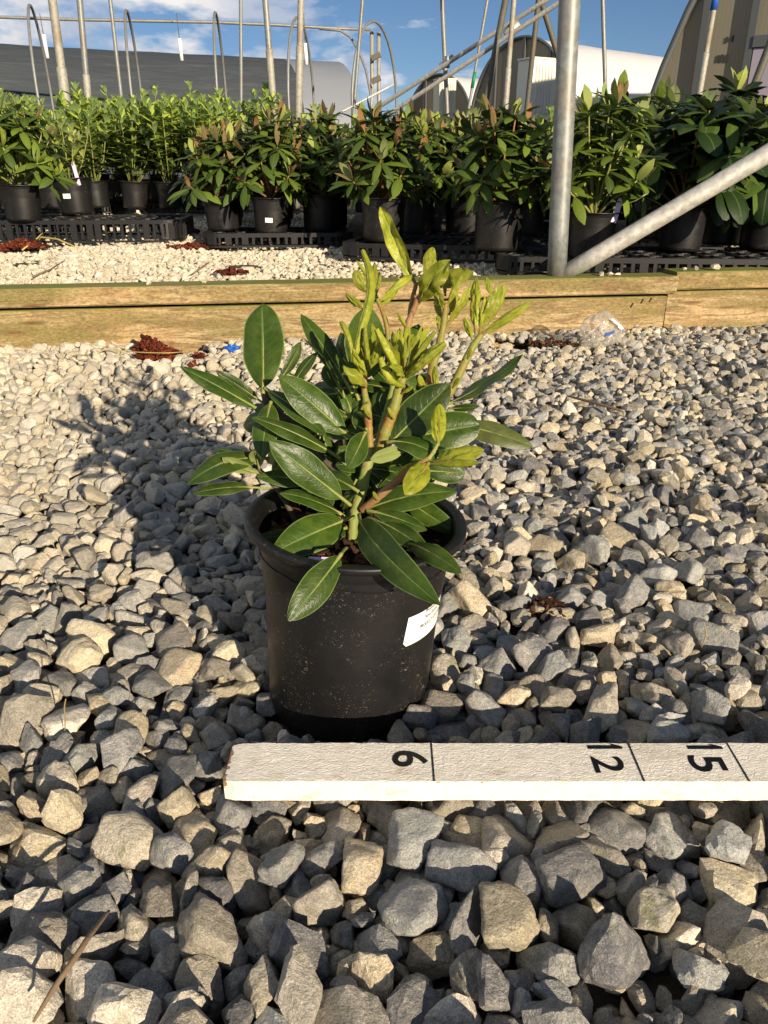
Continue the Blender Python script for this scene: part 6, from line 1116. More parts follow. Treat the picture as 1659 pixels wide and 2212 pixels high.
10,109,308,239,-3,44,3,33,39,79,504,320,-8,2,-8,25,39,72,-222,138,-23,24,-6,28,30,91,-692,157,-28,-24,2,-28,
14,91,-453,104,-19,-6,10,-17,16,58,-50,199,-30,-41,5,-33,0,69,-625,107,-26,9,-8,8,29,45,611,226,-21,-4,-8,-15,
18,129,-366,189,-20,38,7,20,19,123,408,429,-13,-29,5,22,12,130,758,589,-47,-13,-3,-26,22,106,350,425,-24,-18,10,-11,
37,128,174,221,-30,-32,7,22,0,96,-537,290,-16,9,-11,-11,0,86,-467,649,-31,39,-6,-15,16,38,-639,1001,-62,27,18,-22,
12,101,371,251,-1,-4,-5,-14,4,142,-764,987,-43,18,-12,-6,18,103,759,207,-53,34,-3,-31,36,74,443,1210,-69,-42,1,-5,
34,57,463,539,-34,-5,-9,6,19,38,-17,719,-69,-1,4,11,15,80,-391,88,-12,-38,14,40,37,117,-532,234,-12,-4,5,28,
3,82,348,277,-12,-42,2,-9,27,83,-598,495,-14,-14,9,10,7,115,72,266,-33,-42,7,6,33,142,-516,162,-32,44,0,12,
14,44,-690,1135,-53,25,11,-6,26,49,-191,1200,-68,28,-2,-31,2,61,222,1066,-60,-29,-3,11,6,68,-571,354,-53,-23,12,-31,
15,93,348,1194,-61,13,-5,-36,8,113,-470,1200,-58,12,1,36,35,58,-298,1159,-62,-23,0,-6,9,46,740,401,-69,25,3,-31,
0,105,487,1222,-62,0,0,-20,18,63,-567,745,-42,-34,1,-25,31,62,-520,539,-29,-8,8,-4,6,62,772,355,-61,-2,1,26,
31,94,-486,109,-30,-17,14,-16,3,87,437,419,2,30,2,-8,21,141,389,526,-28,-22,2,-16,6,53,-670,369,-38,-45,5,-11,
10,55,-652,737,-25,20,-8,13,22,121,-285,411,-10,11,14,10,26,44,-699,105,-35,-31,-13,-18,34,64,189,901,-47,-2,2,21,
0,67,-519,1226,-57,-34,0,9,37,103,581,380,-9,44,-5,11,13,73,-310,842,-59,-31,-1,35,33,72,-59,1262,-65,10,-3,-39,
4,113,644,989,-48,-10,-4,38,39,76,-617,1142,-47,-29,3,34,38,116,500,704,-36,-30,9,7,19,49,432,494,-40,-32,1,-20,
19,101,-594,653,-23,-12,4,-25,21,130,-492,445,-7,7,3,26,37,101,636,251,-28,44,13,12,21,64,-614,881,-36,19,3,-11,
4,115,447,127,-43,35,-15,-34,17,73,-290,173,-29,-34,2,-23,3,67,-109,120,-6,-40,5,37,18,124,240,96,-4,-17,8,-30,
13,73,-620,1052,-26,-34,5,6,4,62,-636,1155,-50,19,-18,-12,21,55,-428,560,-20,31,-7,25,10,94,-517,415,-35,17,-2,-41,
34,84,-448,928,-26,14,-2,1,8,90,-400,943,-62,12,1,5,22,47,658,993,-69,40,-4,-9,26,80,-30,283,-59,5,11,-1,
31,94,719,482,-62,3,-4,-35,32,98,-744,1008,-64,44,1,-25,14,86,652,331,-4,41,2,-2,34,112,549,701,-26,-19,15,-21,
18,48,-537,170,-32,-30,6,15,29,83,337,483,-20,11,-3,9,3,55,552,844,-37,-22,2,-33,19,130,-136,153,9,4,7,-5,
32,152,-657,525,-16,22,-5,-41,11,89,311,155,-9,-17,6,-8,17,46,-775,1083,-42,22,5,-23,16,126,511,188,-11,-35,11,-13,
34,104,-693,1122,-49,12,-11,39,12,57,-726,243,-24,-3,-12,4,0,52,-451,718,-70,0,0,5,10,123,-410,486,-11,-6,-2,-5,
32,41,-721,1203,-72,44,1,-45,16,127,162,273,2,20,-8,10,39,47,393,377,-18,-18,-12,29,10,82,-473,268,5,-12,-7,15,
22,45,442,324,-38,44,15,-38,1,77,-691,922,-35,42,-1,-2,13,121,-318,271,-24,-40,7,28,5,51,515,256,-31,40,-10,-25,
11,130,-641,246,-2,6,2,35,30,55,691,68,-69,-40,4,14,22,62,479,657,-36,-2,-2,15,21,72,294,730,-50,0,20,-36,
11,55,-592,968,-30,-17,-5,-34,24,99,-735,146,-4,17,-16,-41,24,64,-46,1194,-62,4,2,-36,23,108,195,168,-8,42,7,-24,
9,59,-707,153,-17,5,13,18,34,136,-727,960,-42,29,-6,-6,26,65,-508,656,-27,32,4,27,13,60,19,147,-26,-30,11,35,
10,87,520,890,-38,26,9,5,28,45,-635,148,-4,3,-2,36,22,56,572,895,-18,-42,-1,-8,29,49,319,1270,-67,-2,-3,21,
9,76,14,93,-7,-32,-8,37,33,68,-703,474,-18,-5,-14,-11,7,56,-342,187,-19,40,-1,-4,4,40,-774,515,-66,31,-10,-28,
13,129,-674,324,-1,12,-3,-32,18,62,-771,1148,-32,-36,-16,17,39,89,691,251,-21,-9,-8,20,31,52,152,245,-49,33,11,39,
8,123,-541,123,-4,4,5,-32,13,49,-292,317,-6,-20,7,11,15,68,-541,181,-16,13,1,-6,14,86,-278,102,-13,-34,13,-6,
29,66,558,586,-31,11,-9,-31,2,109,84,76,-7,6,7,-11,10,39,-305,947,-66,14,15,-45,4,68,-764,1091,-36,-39,-8,5,
31,50,335,228,-18,-11,1,2,11,58,-353,61,-21,11,-15,17,7,57,184,712,-55,22,0,-8,19,86,754,1229,-57,37,8,11,
14,83,214,68,-54,6,-3,-10,1,75,-269,871,-63,44,-1,-13,26,43,206,1136,-68,5,11,24,13,57,58,1219,-65,37,3,26,
12,72,361,65,-65,42,0,17,37,69,-739,1190,-55,-7,-22,35,17,77,-520,67,-65,-44,-2,-36,5,116,521,536,-46,-3,10,-9,
31,105,-691,1098,-60,1,-1,-6,37,90,432,517,-34,-26,12,22,0,118,-207,1222,-57,-8,4,-12,11,79,522,684,-31,35,4,-13,
37,81,683,332,-12,-40,4,-6,30,41,271,1168,-51,-37,6,-38,24,75,486,472,-13,-44,-11,-30,3,108,-403,173,13,7,-11,-17,
21,142,435,344,-59,43,4,-1,4,52,-521,1183,-48,-10,-18,-42,35,66,191,111,-8,7,-1,-8,23,58,-690,735,-23,-26,-4,-45,
]
rec = np.array(DATA, float).reshape(-1, 8)
SK = rec[:, 0].astype(int); GS = .86; SL = rec[:, 1] / 5000.0 * 1.04 * GS; SP = rec[:, 2:5] / [1000.0, 1000.0, 2000.0] * GS + [0, .087, -.003]
ok_ = (SP[:, 0] + .036) ** 2 + (SP[:, 1] - .620) ** 2 > .074 ** 2; rec = rec[ok_]; SK = SK[ok_]; SL = SL[ok_]; SP = SP[ok_]
HE = np.radians(rec[:, 5:8] * 4.0) / 2; c_, s_ = np.cos(HE), np.sin(HE)
SQ = np.stack([c_[:, 0] * c_[:, 1] * c_[:, 2] + s_[:, 0] * s_[:, 1] * s_[:, 2], s_[:, 0] * c_[:, 1] * c_[:, 2] - c_[:, 0] * s_[:, 1] * s_[:, 2],
               c_[:, 0] * s_[:, 1] * c_[:, 2] + s_[:, 0] * c_[:, 1] * s_[:, 2], c_[:, 0] * c_[:, 1] * s_[:, 2] - s_[:, 0] * s_[:, 1] * c_[:, 2]], 1)
def rotm(Q):
    w_, x, y, z = Q.T
    return np.stack([1 - 2 * (y * y + z * z), 2 * (x * y - z * w_), 2 * (x * z + y * w_), 2 * (x * y + z * w_), 1 - 2 * (x * x + z * z), 2 * (y * z - x * w_),
                     2 * (x * z - y * w_), 2 * (y * z + x * w_), 1 - 2 * (x * x + y * y)], 1).reshape(-1, 3, 3)
SR = rotm(SQ)
V3, F3 = ico(3); V2, F2 = ico(2); V1, F1 = ico(1)
SH3 = [stone_shape(i, V3, .085) for i in range(NSH)]; SH2 = [stone_shape(i, V2, .07) for i in range(NSH)]; SH1 = [stone_shape(i, V1, .03) for i in range(NSH)]
def joined(idx, SH, FF, R, Pos, S, name, mat, parent):
    nv = len(SH[0]); V = np.empty((len(idx), nv, 3)); 
    for j, i in enumerate(idx): V[j] = (SH[SK[i]] * S[j]) @ R[j].T + Pos[j]
    T = (FF[None] + (np.arange(len(idx)) * nv)[:, None, None]).reshape(-1, 3)
    me = quick_mesh(name, V.reshape(-1, 3), T, mat)
    return tag(link(name, me, parent), kind='stuff')

# ruler lies on the stones: those under it are pressed down below its underside
RB = 0.0045; RT = RB + .019
r0 = on(481, 1690, RT); r1 = on(938, 1690, RT)
RX0, RY0 = r0.x, r0.y; INCH = (r1.x - r0.x) / 6.0; RW = on(938, 1603, RT).y - RY0
POTX, POTY, POTZ = -.036, .620, -.040
def stone_top(i): return SP[i, 2] + (SH1[SK[i]] * SL[i] @ SR[i].T)[:, 2].max()
SP = SP.copy()
for i in range(len(SP)):
    if SP[i, 0] > RX0 - .025 and RY0 - .022 < SP[i, 1] < RY0 + RW + .020:
        t_ = stone_top(i)
        if t_ > RB - .004: SP[i, 2] -= t_ - RB + .004
stone_meshes = [quick_mesh('stone', SH3[i], F3, STONE, True) for i in range(NSH)]
for me in stone_meshes:
    me.polygons.foreach_set('use_smooth', np.ones(len(me.polygons), bool))
NIND = 300
for i in range(NIND):
    M4 = Matrix.Translation(SP[i]) @ Quaternion(SQ[i]).to_matrix().to_4x4() @ Matrix.Scale(SL[i], 4)
    link('stone', stone_meshes[SK[i]], gravel_ground, M4)
rest = np.arange(NIND, len(SP))
joined(rest, SH2, F2, SR[rest], SP[rest], SL[rest], 'loose_stones', STONE, gravel_ground)
# small chips that fill the gaps lower down in the heap
RF = np.random.RandomState(8); NF = 2600; fx = RF.uniform(-.66, .66, NF); fy = RF.uniform(.13, 1.13, NF); okf = (fx + .036) ** 2 + (fy - .62) ** 2 > .088 ** 2; fx, fy = fx[okf], fy[okf]; NF = len(fx)
qf = RF.normal(size=(NF, 4)); qf /= np.linalg.norm(qf, axis=1)[:, None]
joined(RF.randint(0, len(SP), NF), SH1, F1, rotm(qf), np.c_[fx, fy, RF.uniform(-.036, -.018, NF)], RF.uniform(.006, .014, NF), 'loose_stones', STONE, gravel_ground)
core = np.array([i for i in range(len(SP)) if abs(SP[i, 0]) < .60 and .22 < SP[i, 1] < 1.10 and stone_top(i) > -.022 and (SP[i, 0] - POTX) ** 2 + (SP[i, 1] - POTY) ** 2 > .1 ** 2])
def tiles(cells, scale, clip, zf, name, mat, parent, thin=1.0):
    R_ = random.Random(11); Ps = []; Rs = []; Ss = []; Is = []
    for (cx, cy, rot, mir) in cells:
        c, s_ = cos(rot), sin(rot); RZ = np.array([[c, -s_, 0], [s_, c, 0], [0, 0, 1.0]]); MI = np.diag([mir, 1, 1])
        A = RZ @ MI
        for i in core:
            if thin < 1 and R_.random() > thin: continue
            p = A @ ((SP[i] - [0, .66, 0]) * scale) + [cx, cy, 0]
            if not clip(p[0], p[1]): continue
            p[2] += zf(p[0], p[1]); Is.append(i); Ps.append(p); Ss.append(SL[i] * scale * (1 + R_.uniform(-.1, .15)))
            Rs.append(A @ SR[i] if mir > 0 else RZ @ SR[i])
    print(name, len(Is))
    joined(Is, SH1, F1, Rs, Ps, Ss, name, mat, parent)
def edge_y(x): return E1.y + (x - E1.x) * edir.y / edir.x
cells = []
sc_ = .80; W_ = 1.16 * sc_; D_ = .84 * sc_
for r in range(-1, 6):
    for c in range(-3, 4):
        cells.append((c * W_ + (r % 2) * .4, 1.10 + D_ * (r + .5), pi if (r + c) % 2 else 0, 1 if c % 2 else -1))
XSIM, YSIM = .645, 1.12
inside = lambda x, y: abs(x) < XSIM - .01 and y < YSIM
tiles(cells, sc_, lambda x, y: y < edge_y(x) + .02 and not inside(x, y) and abs(x) < .25 + .62 * y, lambda x, y: .012 * max(0, min(1, (y - 1.3))), 'loose_stones', STONE, gravel_ground)
# cream stone of the raised bed
cells = []
sc2 = .68; W_ = 1.16 * sc2; D_ = .84 * sc2
for r in range(6):
    for c in range(-4, 5):
        cells.append((c * W_ + (r % 2) * .3, 2.05 + D_ * (r + .5), pi if (r + c) % 2 else 0, 1 if c % 2 else -1))
def bedclip(x, y):
    if y < edge_y(x) + .10 or abs(x) > .58 * y + .1: return False
    if y > 3.6 and x > -.2: return False
    return True
tiles(cells, sc2, bedclip, lambda x, y: bedz(y) - .004 + .018 * noise.noise(Vector((x * 1.7, y * 1.7, 0))), 'loose_stones', STONE2, bed_ground, .9)

# ------------------------------------------------------------------ timber edging
def onface(px, py, off=0.0):
    d = FWD + Vector(((px - CX) / F, 0, 0)) - UP * ((py - CY) / F)
    P0 = mid_e + enor * off; t = (P0 - CAMV).dot(enor) / d.dot(enor); return CAMV + d * t
zs = onface(400, 657).z; zt = onface(400, 616).z
ex_seam = (onface(1439, 660) - mid_e).dot(edir); ex_seam2 = (onface(1460, 610) - mid_e).dot(edir)
edging = empty('timber_edging', (mid_e.x, mid_e.y, 0), (0, 0, math.atan2(edir.y, edir.x)))
tag(edging, 'long two-tier treated timber edging that holds back the raised gravel bed', 'timber edging')
def board(x0, x1, y0, y1, z0, z1, mat, seed):
    mb = MB(); R_ = random.Random(seed); n = int((x1 - x0) / .04) + 1; c = .004
    prof = [(y0 + c, z0), (y0, z0 + c), (y0, z1 - c), (y0 + c, z1), (y1 - c, z1), (y1, z1 - c), (y1, z0 + c), (y1 - c, z0)]
    v = []
    for i in range(n + 1):
        x = x0 + (x1 - x0) * i / n
        for k, (y, z) in enumerate(prof):
            v.append((x + (R_.uniform(-.001, .001) if i in (0, n) else 0), y + .0016 * noise.noise(Vector((x * 6, k, seed))), z + .0014 * noise.noise(Vector((x * 5, k * 3, seed + 9)))))
    m = len(prof)
    f = [(i * m + k, i * m + (k + 1) % m, (i + 1) * m + (k + 1) % m, (i + 1) * m + k) for i in range(n) for k in range(m)]
    f += [tuple(range(m)), tuple(n * m + k for k in range(m - 1, -1, -1))]
    mb.add([(a - (x0 + x1) / 2, b_, c_) for a, b_, c_ in v], f, smooth=False)
    return mb.build('timber_board', mat, edging, Matrix.Translation(((x0 + x1) / 2, 0, 0)))
WA, WB, WC, WD = [wood_mat('treated_pine', s) for s in (1, 2, 3, 4)]
board(-3.2, ex_seam - .0015, 0, .038, -.040, zs - .008, WA, 1)
board(ex_seam + .0015, 3.0, 0, .038, -.040, zs + .004, WB, 2)
board(-3.2, ex_seam2, -.013, .085, zs + .001, zt, WC, 3)
board(ex_seam2 + .003, 3.0, .004, .095, zs + .0085, zt + .010, WD, 4)
NAIL = plain('old_nail', (.06, .035, .02), .8, .3)
for px, py in ((1384, 655), (1362, 664), (1402, 652)):
    p = onface(px, py); x = (p - mid_e).dot(edir)
    mb = MB(); mb.tube([(0, 0, 0), (.006, -.002, .012)], .0022, 6); mb.build('staple', NAIL, edging, Matrix.Translation((x, -.0005, p.z)))

# ------------------------------------------------------------------ ruler
def ruler_mat():
    M = NT('wrinkled_white_paint'); p = M.obj()
    wr = M.noise(M.mapr(p, (130, 330, 130)), 1, 3, .6, 2.6)
    wr2 = M.noise(M.mapr(p, (300, 520, 300)), 1, 3, .6, 1.0)
    c = M.mix(M.ramp(M.noise(M.mapr(p, (25, 60, 60)), 1, 5, .65), (.58, 0.0), (.68, .5)), srgb(242, 236, 220), srgb(196, 170, 134))
    c = M.mix(.7, c, M.ramp(M.noise(M.mapr(p, (120, 300, 300)), 1, 5, .75), (.3, .72), (.6, 1.04)), 'MULTIPLY')
    c = M.mix(M.ramp(M.noise(M.mapr(p, (11, 30, 30), (5, 5, 5)), 1, 6, .7), (.55, 0.0), (.72, .45)), c, srgb(168, 146, 116))
    # bare wood where the edge and the end have chipped
    s = M.n('ShaderNodeSeparateXYZ'); M.l(p, s.inputs[0]); nn = M.math('MULTIPLY', M.noise(p, 120, 4, .7), .0042)
    edge = M.math('LESS_THAN', M.math('SUBTRACT', M.math('ADD', M.math('ABSOLUTE', s.outputs[1]), M.math('ABSOLUTE', M.math('SUBTRACT', s.outputs[2], .019))), nn), -.0017)
    endc = M.math('LESS_THAN', M.math('SUBTRACT', M.math('ADD', s.outputs[0], M.math('MULTIPLY', M.math('ABSOLUTE', M.math('SUBTRACT', s.outputs[2], .0155)), .35)), M.math('MULTIPLY', M.noise(M.mapr(p, (60, 200, 200)), 1, 4, .7), .012)), -.0035)
    c = M.mix(M.math('MAXIMUM', edge, endc), c, srgb(150, 118, 82))
    scr = M.ramp(M.noise(M.mapr(p, (24, 700, 700), (1, 2, 3)), 1, 3, .6), (.66, 0.0), (.70, .5)); c = M.mix(scr, c, srgb(150, 134, 112))
    M.set(c, .5, spec=.4); M.bump(M.math('ADD', M.ramp(wr, (.36, 0.0), (.64, 1.0)), M.math('MULTIPLY', wr2, .5)), .6, .0008); return M.m
RULER = ruler_mat(); INK = plain('black_marker', (.008, .008, .008), .35); INK2 = plain('pencil_line', (.03, .03, .03), .6, var=.3, scale=600)
ruler = empty('measuring_stick', (RX0, RY0, RB))
tag(ruler, 'white painted wooden measuring stick lying on the stones in front of the big pot', 'measuring stick')
mb = MB(); n = 120; LX = .95; c = .0013; R_ = random.Random(3)
prof = [(c, 0), (0, c), (0, .019 - c), (c * .4, .019 - c * .3), (c, .019), (RW - c, .019), (RW, .019 - c), (RW, c), (RW - c, 0)]
v = []
for i in range(n + 1):
    x = LX * i / n
    for k, (y, z) in enumerate(prof):
        j = .0007 * noise.noise(Vector((x * 90, k * 1.7, 0))) + .0003 * noise.noise(Vector((x * 300, k * 2.7, 0)))
        e = max(0, 1 - x / .008) * .0016
        v.append((x + (e * .8 * noise.noise(Vector((k, 3, 2))) if i == 0 else 0), y + j + (e if y < .01 else -e), z + j * .4 - (e * .5 if z > .01 else 0)))
m = len(prof)
mb.add(v, [(i * m + k, (i + 1) * m + k, (i + 1) * m + (k + 1) % m, i * m + (k + 1) % m) for i in range(n) for k in range(m)] + [tuple(range(m - 1, -1, -1)), tuple(n * m + k for k in range(m))], smooth=False)
mb.build('painted_board', RULER, ruler)
def text_mesh(txt, size, bold=0.0, font_res=4, sx=1.0):
    cu = bpy.data.curves.new('t', 'FONT'); cu.body = txt; cu.size = size; cu.offset = bold; cu.resolution_u = font_res; cu.extrude = 0; cu.fill_mode = 'FRONT'
    o = bpy.data.objects.new('t', cu); COL.objects.link(o); bpy.context.view_layer.update()
    me = bpy.data.meshes.new_from_object(o.evaluated_get(bpy.context.evaluated_depsgraph_get()))
    COL.objects.unlink(o); bpy.data.objects.remove(o); bpy.data.curves.remove(cu)
    co = np.empty(len(me.vertices) * 3, np.float32); me.vertices.foreach_get('co', co); co = co.reshape(-1, 3); co[:, 0] *= sx
    me.vertices.foreach_set('co', co.ravel()); return me, co
def digit(txt, px_l, px_r, py_t, py_b):
    "digits turned a quarter turn: their tops point along +X"
    a = on(px_l, (py_t + py_b) / 2, RT); b_ = on(px_r, (py_t + py_b) / 2, RT); yt = on(px_l, py_t, RT).y; yb = on(px_l, py_b, RT).y
    me, co = text_mesh(txt, .04, .0006)
    x0, x1 = co[:, 0].min(), co[:, 0].max(); y0, y1 = co[:, 1].min(), co[:, 1].max()
    out = np.zeros_like(co); out[:, 0] = (a.x + (co[:, 1] - y0) / (y1 - y0) * (b_.x - a.x)) - RX0
    out[:, 1] = (yt - (co[:, 0] - x0) / (x1 - x0) * (yt - yb)) - RY0; out[:, 2] = .01925
    me.vertices.foreach_set('co', out.ravel()); me.flip_normals() if False else None
    me.materials.clear(); me.materials.append(INK); link('printed_number', me, ruler)
digit('6', 847, 925, 1622, 1657)
def one(px_l, px_r, py_t, py_b):
    a = on(px_l, (py_t + py_b) / 2, RT); b_ = on(px_r, (py_t + py_b) / 2, RT); yt = on(px_l, py_t, RT).y - RY0; yb = on(px_l, py_b, RT).y - RY0; x0, x1 = a.x - RX0, b_.x - RX0
    hh = x1 - x0; ww = yt - yb; s_ = .0042
    # stem along X, flag at its top falling back towards the far side, foot bar
    P = [(0, .46), (0, .46 + s_ / ww), (hh * .74, .46 + s_ / ww), (hh * .62, 1.0), (hh * .74, 1.0), (hh, .46 + s_ / ww * .7), (hh, .46)]
    mb = MB(); mb.add([(x0 + u, yb + v_ * ww, .01925) for u, v_ in P], [(0, 6, 5, 2, 1), (2, 5, 4, 3)], smooth=False); mb.build('printed_number', INK, ruler)
one(1270, 1345, 1607, 1628); digit('2', 1281, 1348, 1634, 1670)
one(1486, 1562, 1608, 1628); digit('5', 1490, 1566, 1632, 1668)
for k in (6, 12, 15):
    x = INCH * k - (0 if k == 6 else .0008 * (k - 6) / 6); mb = MB(); v = []
    N_ = 30
    for i in range(N_ + 1):
        y = RW * (.02 + .95 * i / N_); wd = .0008 * (1 + .5 * noise.noise(Vector((y * 900, k, 0)))); v += [(x - wd, y, .01925), (x + wd, y, .01925)]
    mb.add(v, [(2 * i, 2 * i + 1, 2 * i + 3, 2 * i + 2) for i in range(N_)]); mb.build('inch_line', INK2, ruler)

# ------------------------------------------------------------------ pots
def pot_profile(Rr, H):
    "nursery pot: rolled lip, collar, step, slightly tapering wall, chamfered foot (outer), then the inside"
    return [(0, .002), (Rr * .70, .002), (Rr * .72, 0), (Rr * .745, .004), (Rr * .775, H * .055), (Rr * .785, H * .09), (Rr * .815, H * .60), (Rr * .835, H * .80), (Rr * .838, H * .805), (Rr * .85, H * .81),
            (Rr * .855, H * .815), (Rr * .865, H * .895), (Rr * .885, H * .905), (Rr * .893, H * .945), (Rr * .905, H * .968), (Rr * .975, H * .968), (Rr * .982, H * .971), (Rr * 1.0, H * .972), (Rr * 1.002, H * .993), (Rr * .996, H), (Rr * .985, H * 1.001),
            (Rr * .915, H * 1.0), (Rr * .90, H * .99), (Rr * .885, H * .94), (Rr * .87, H * .88), (Rr * .84, H * .70)]
def pot_mesh(Rr, H, seg, mat):
    mb = MB(); mb.lathe(pot_profile(Rr, H), seg); me = mb.mesh('pot', mat); return me
def soil_mesh(Rr, H, seed, n=10, seg=30):
    mb = MB(); v = [(0, 0, H * .86)]; 
    for i in range(1, n + 1):
        for k in range(seg):
            r = Rr * .875 * i / n; a = k * tau / seg
            v.append((r * cos(a), r * sin(a), H * .86 + (.006 * noise.noise(Vector((r * cos(a) * 60, r * sin(a) * 60, seed))) + .004 * noise.noise(Vector((r * cos(a) * 160, r * sin(a) * 160, seed)))) * (1 if i < n else .3)))
    f = [(0, 1 + k, 1 + (k + 1) % seg) for k in range(seg)] + [(1 + (i - 1) * seg + k, 1 + i * seg + k, 1 + i * seg + (k + 1) % seg, 1 + (i - 1) * seg + (k + 1) % seg) for i in range(1, n) for k in range(seg)]
    mb.add(v, f); return mb.mesh('soil', SOIL)
def chips(name, n, place, size, mat, parent, seed, flat=.25, kind='stuff'):
    R_ = random.Random(seed); V = []; T = []
    base = np.array([(x, y, z) for x in (-1, 1) for y in (-1, 1) for z in (-1, 1)], float)
    tri = np.array([(0, 1, 3), (0, 3, 2), (4, 6, 7), (4, 7, 5), (0, 4, 5), (0, 5, 1), (2, 3, 7), (2, 7, 6), (0, 2, 6), (0, 6, 4), (1, 5, 7), (1, 7, 3)])
    for i in range(n):
        p, s = place(R_), size * R_.lognormvariate(0, .45)
        q = Quaternion((R_.gauss(0, 1), R_.gauss(0, .35), R_.gauss(0, .35), R_.gauss(0, 1))); q.normalize()
        A = np.array(q.to_matrix()); b_ = base * [s, s * R_.uniform(.25, .6), s * flat * R_.uniform(.5, 1.2)] * (1 + np.array([[R_.uniform(-.35, .25)] * 3 for _ in range(8)]))
        V.append(b_ @ A.T + np.array(p)); T.append(tri + 8 * i)
    o = link(name, quick_mesh(name, np.concatenate(V), np.concatenate(T), mat), parent)
    return tag(o, kind=kind) if kind else o

# ------------------------------------------------------------------ leaves of the plant in front
PUCK = [0]
def leaf_geo(B, T, wd, hint, roll=0, bend=.08, cup=.5, fold=.0, wave=.0, pet=.10, droop=0.0, seed=0, a=.72, b_=.70, nl=18, nw=8, petr=.0016, curl=0.0):
    B, T = Vector(B), Vector(T); ax = T - B; Ln = ax.length; ex = ax / Ln
    n = Vector(hint); n = (n - ex * n.dot(ex)); n = n.normalized() if n.length > 1e-4 else ex.orthogonal().normalized()
    n = Quaternion(ex, radians(roll)) @ n; ey = n.cross(ex)
    fm = ((a / (a + b_)) ** a) * ((b_ / (a + b_)) ** b_)
    cen = lambda t: B + ex * (Ln * t) + n * (bend * Ln * 4 * t * (1 - t) - droop * Ln * max(0, t - .55) ** 2 * 3 + 0)
    mb = MB(); v = []; uv = []; rs = random.Random(seed); ph = rs.uniform(0, 9)
    for i in range(nl + 1):
        s = i / nl; t = pet + (1 - pet) * s; s_ = min(max(s, .004), .996)
        hw = wd / 2 * (s_ ** a * (1 - s_) ** b_ / fm); c = cen(t)
        hw *= 1 + .05 * noise.noise(Vector((s * 4 + ph, seed, 0)))
        tw = curl * s
        for k in range(nw + 1):
            u = k / nw * 2 - 1; an = cup * (abs(u)) ** 1.15
            if abs(cup) > 1e-3: y = hw * sin(an) / cup * (1 if u > 0 else -1); z = -hw * (1 - cos(an)) / cup
            else: y = hw * u; z = 0
            z += fold * hw * abs(u) - hw * .05 * math.exp(-(u / .12) ** 2)
            z += wave * Ln * abs(u) ** 1.5 * sin(s * 13 + ph + (1.3 if u > 0 else 0)) * .5
            if PUCK[0]: z += hw * PUCK[0] * noise.noise(Vector((s * Ln / wd * 3.2 + ph, u * 2.6, seed)))
            y2 = y * cos(tw) - z * sin(tw); z2 = y * sin(tw) + z * cos(tw)
            v.append(c + ey * y2 + n * z2); uv.append((k / nw, s))
    W = nw + 1
    mb.add(v, [(i * W + k, (i + 1) * W + k, (i + 1) * W + k + 1, i * W + k + 1) for i in range(nl) for k in range(nw)], uv)
    rib = [cen(pet * j / 4) - n * .0004 for j in range(5)] + [cen(pet + (1 - pet) * j / 5) - n * (.0004 + .05 * wd / 2) for j in range(1, 5)]
    mb.tube(rib, [petr * 1.15] + [petr] * 4 + [petr * .7, petr * .5, petr * .35, petr * .2], 6, mi=1)
    return mb
plant = empty('potted_rhododendron', (POTX, POTY, POTZ), (0, radians(3.3), radians(0)))
tag(plant, 'large rhododendron with new lime-green shoots in a black pot, in front behind the measuring stick', 'potted plant')
bpy.context.view_layer.update(); PM = plant.matrix_world.copy(); PI_ = PM.inverted()
PR, PH = .098, .202
pot = link('pot', pot_mesh(PR, PH, 96, BLACK), plant)
link('soil', soil_mesh(PR, PH, 3, 16, 60), plant)
def pl(R_):
    r = PR * .79 * math.sqrt(R_.random()); a = R_.uniform(0, tau); return (r * cos(a), r * sin(a), PH * .865 + R_.uniform(0, .005))
chips('bark_chips', 900, pl, .0042, BARK, plant, 5, .3)

# sticker, wrapped round the pot wall
def wall_r(z):
    p = [(PH * .09, PR * .785), (PH * .60, PR * .815), (PH * .80, PR * .835)]
    if z < p[1][0]: a_, b2 = p[0], p[1]
    else: a_, b2 = p[1], p[2]
    return a_[1] + (b2[1] - a_[1]) * (z - a_[0]) / (b2[0] - a_[0])
ST0, ST1, SZ0, SZ1 = radians(36), radians(79), PH * .55, PH * .735
def wrap(u, v_, off):
    "u 0..1 along the sticker, v 0..1 up it"
    z = SZ0 + (SZ1 - SZ0) * v_; ph = ST0 + (ST1 - ST0) * u + .05 * (v_ - .5); r = wall_r(z) + off
    return (r * sin(ph), -r * cos(ph), z)
SWD = (ST1 - ST0) * PR * .80; SHT = SZ1 - SZ0
mb = MB(); nu, nv = 24, 10; v = []; cr = .0035
for j in range(nv + 1):
    yy = j / nv * SHT
    ins = 0.0
    for e_ in (yy, SHT - yy):
        if e_ < cr: ins = cr - math.sqrt(max(0, cr * cr - (cr - e_) ** 2))
    for i in range(nu + 1):
        xx = ins + (SWD - 2 * ins) * i / nu; v.append(wrap(xx / SWD, j / nv, .0007))
mb.add(v, [(j * (nu + 1) + i, j * (nu + 1) + i + 1, (j + 1) * (nu + 1) + i + 1, (j + 1) * (nu + 1) + i) for j in range(nv) for i in range(nu)])
PAPER = plain('white_sticker', (.80, .79, .75), .45, var=.05, scale=200)
sticker = mb.build('sticker', PAPER, pot)
def wrapped_text(txt, x, y, size, sx, bold=0.0, mat=INK):
    me, co = text_mesh(txt, size, bold, 3, sx)
    out = np.array([wrap((x + c_[0]) / SWD, (y + c_[1]) / SHT, .0011) for c_ in co], np.float32)
    me.vertices.foreach_set('co', out.ravel()); me.materials.clear(); me.materials.append(mat); link('printed_text', me, pot)
wrapped_text('Rhododendron hybrid', .0210, .0265, .0050, .78, .0)
wrapped_text("'Nova Zembla'", .0210, .0205, .0050, .78, .0)
wrapped_text('PRODUCT OF CANADA', .0165, .0125, .0052, .80, .00000, plain('grey_print', (.06, .06, .06), .5))

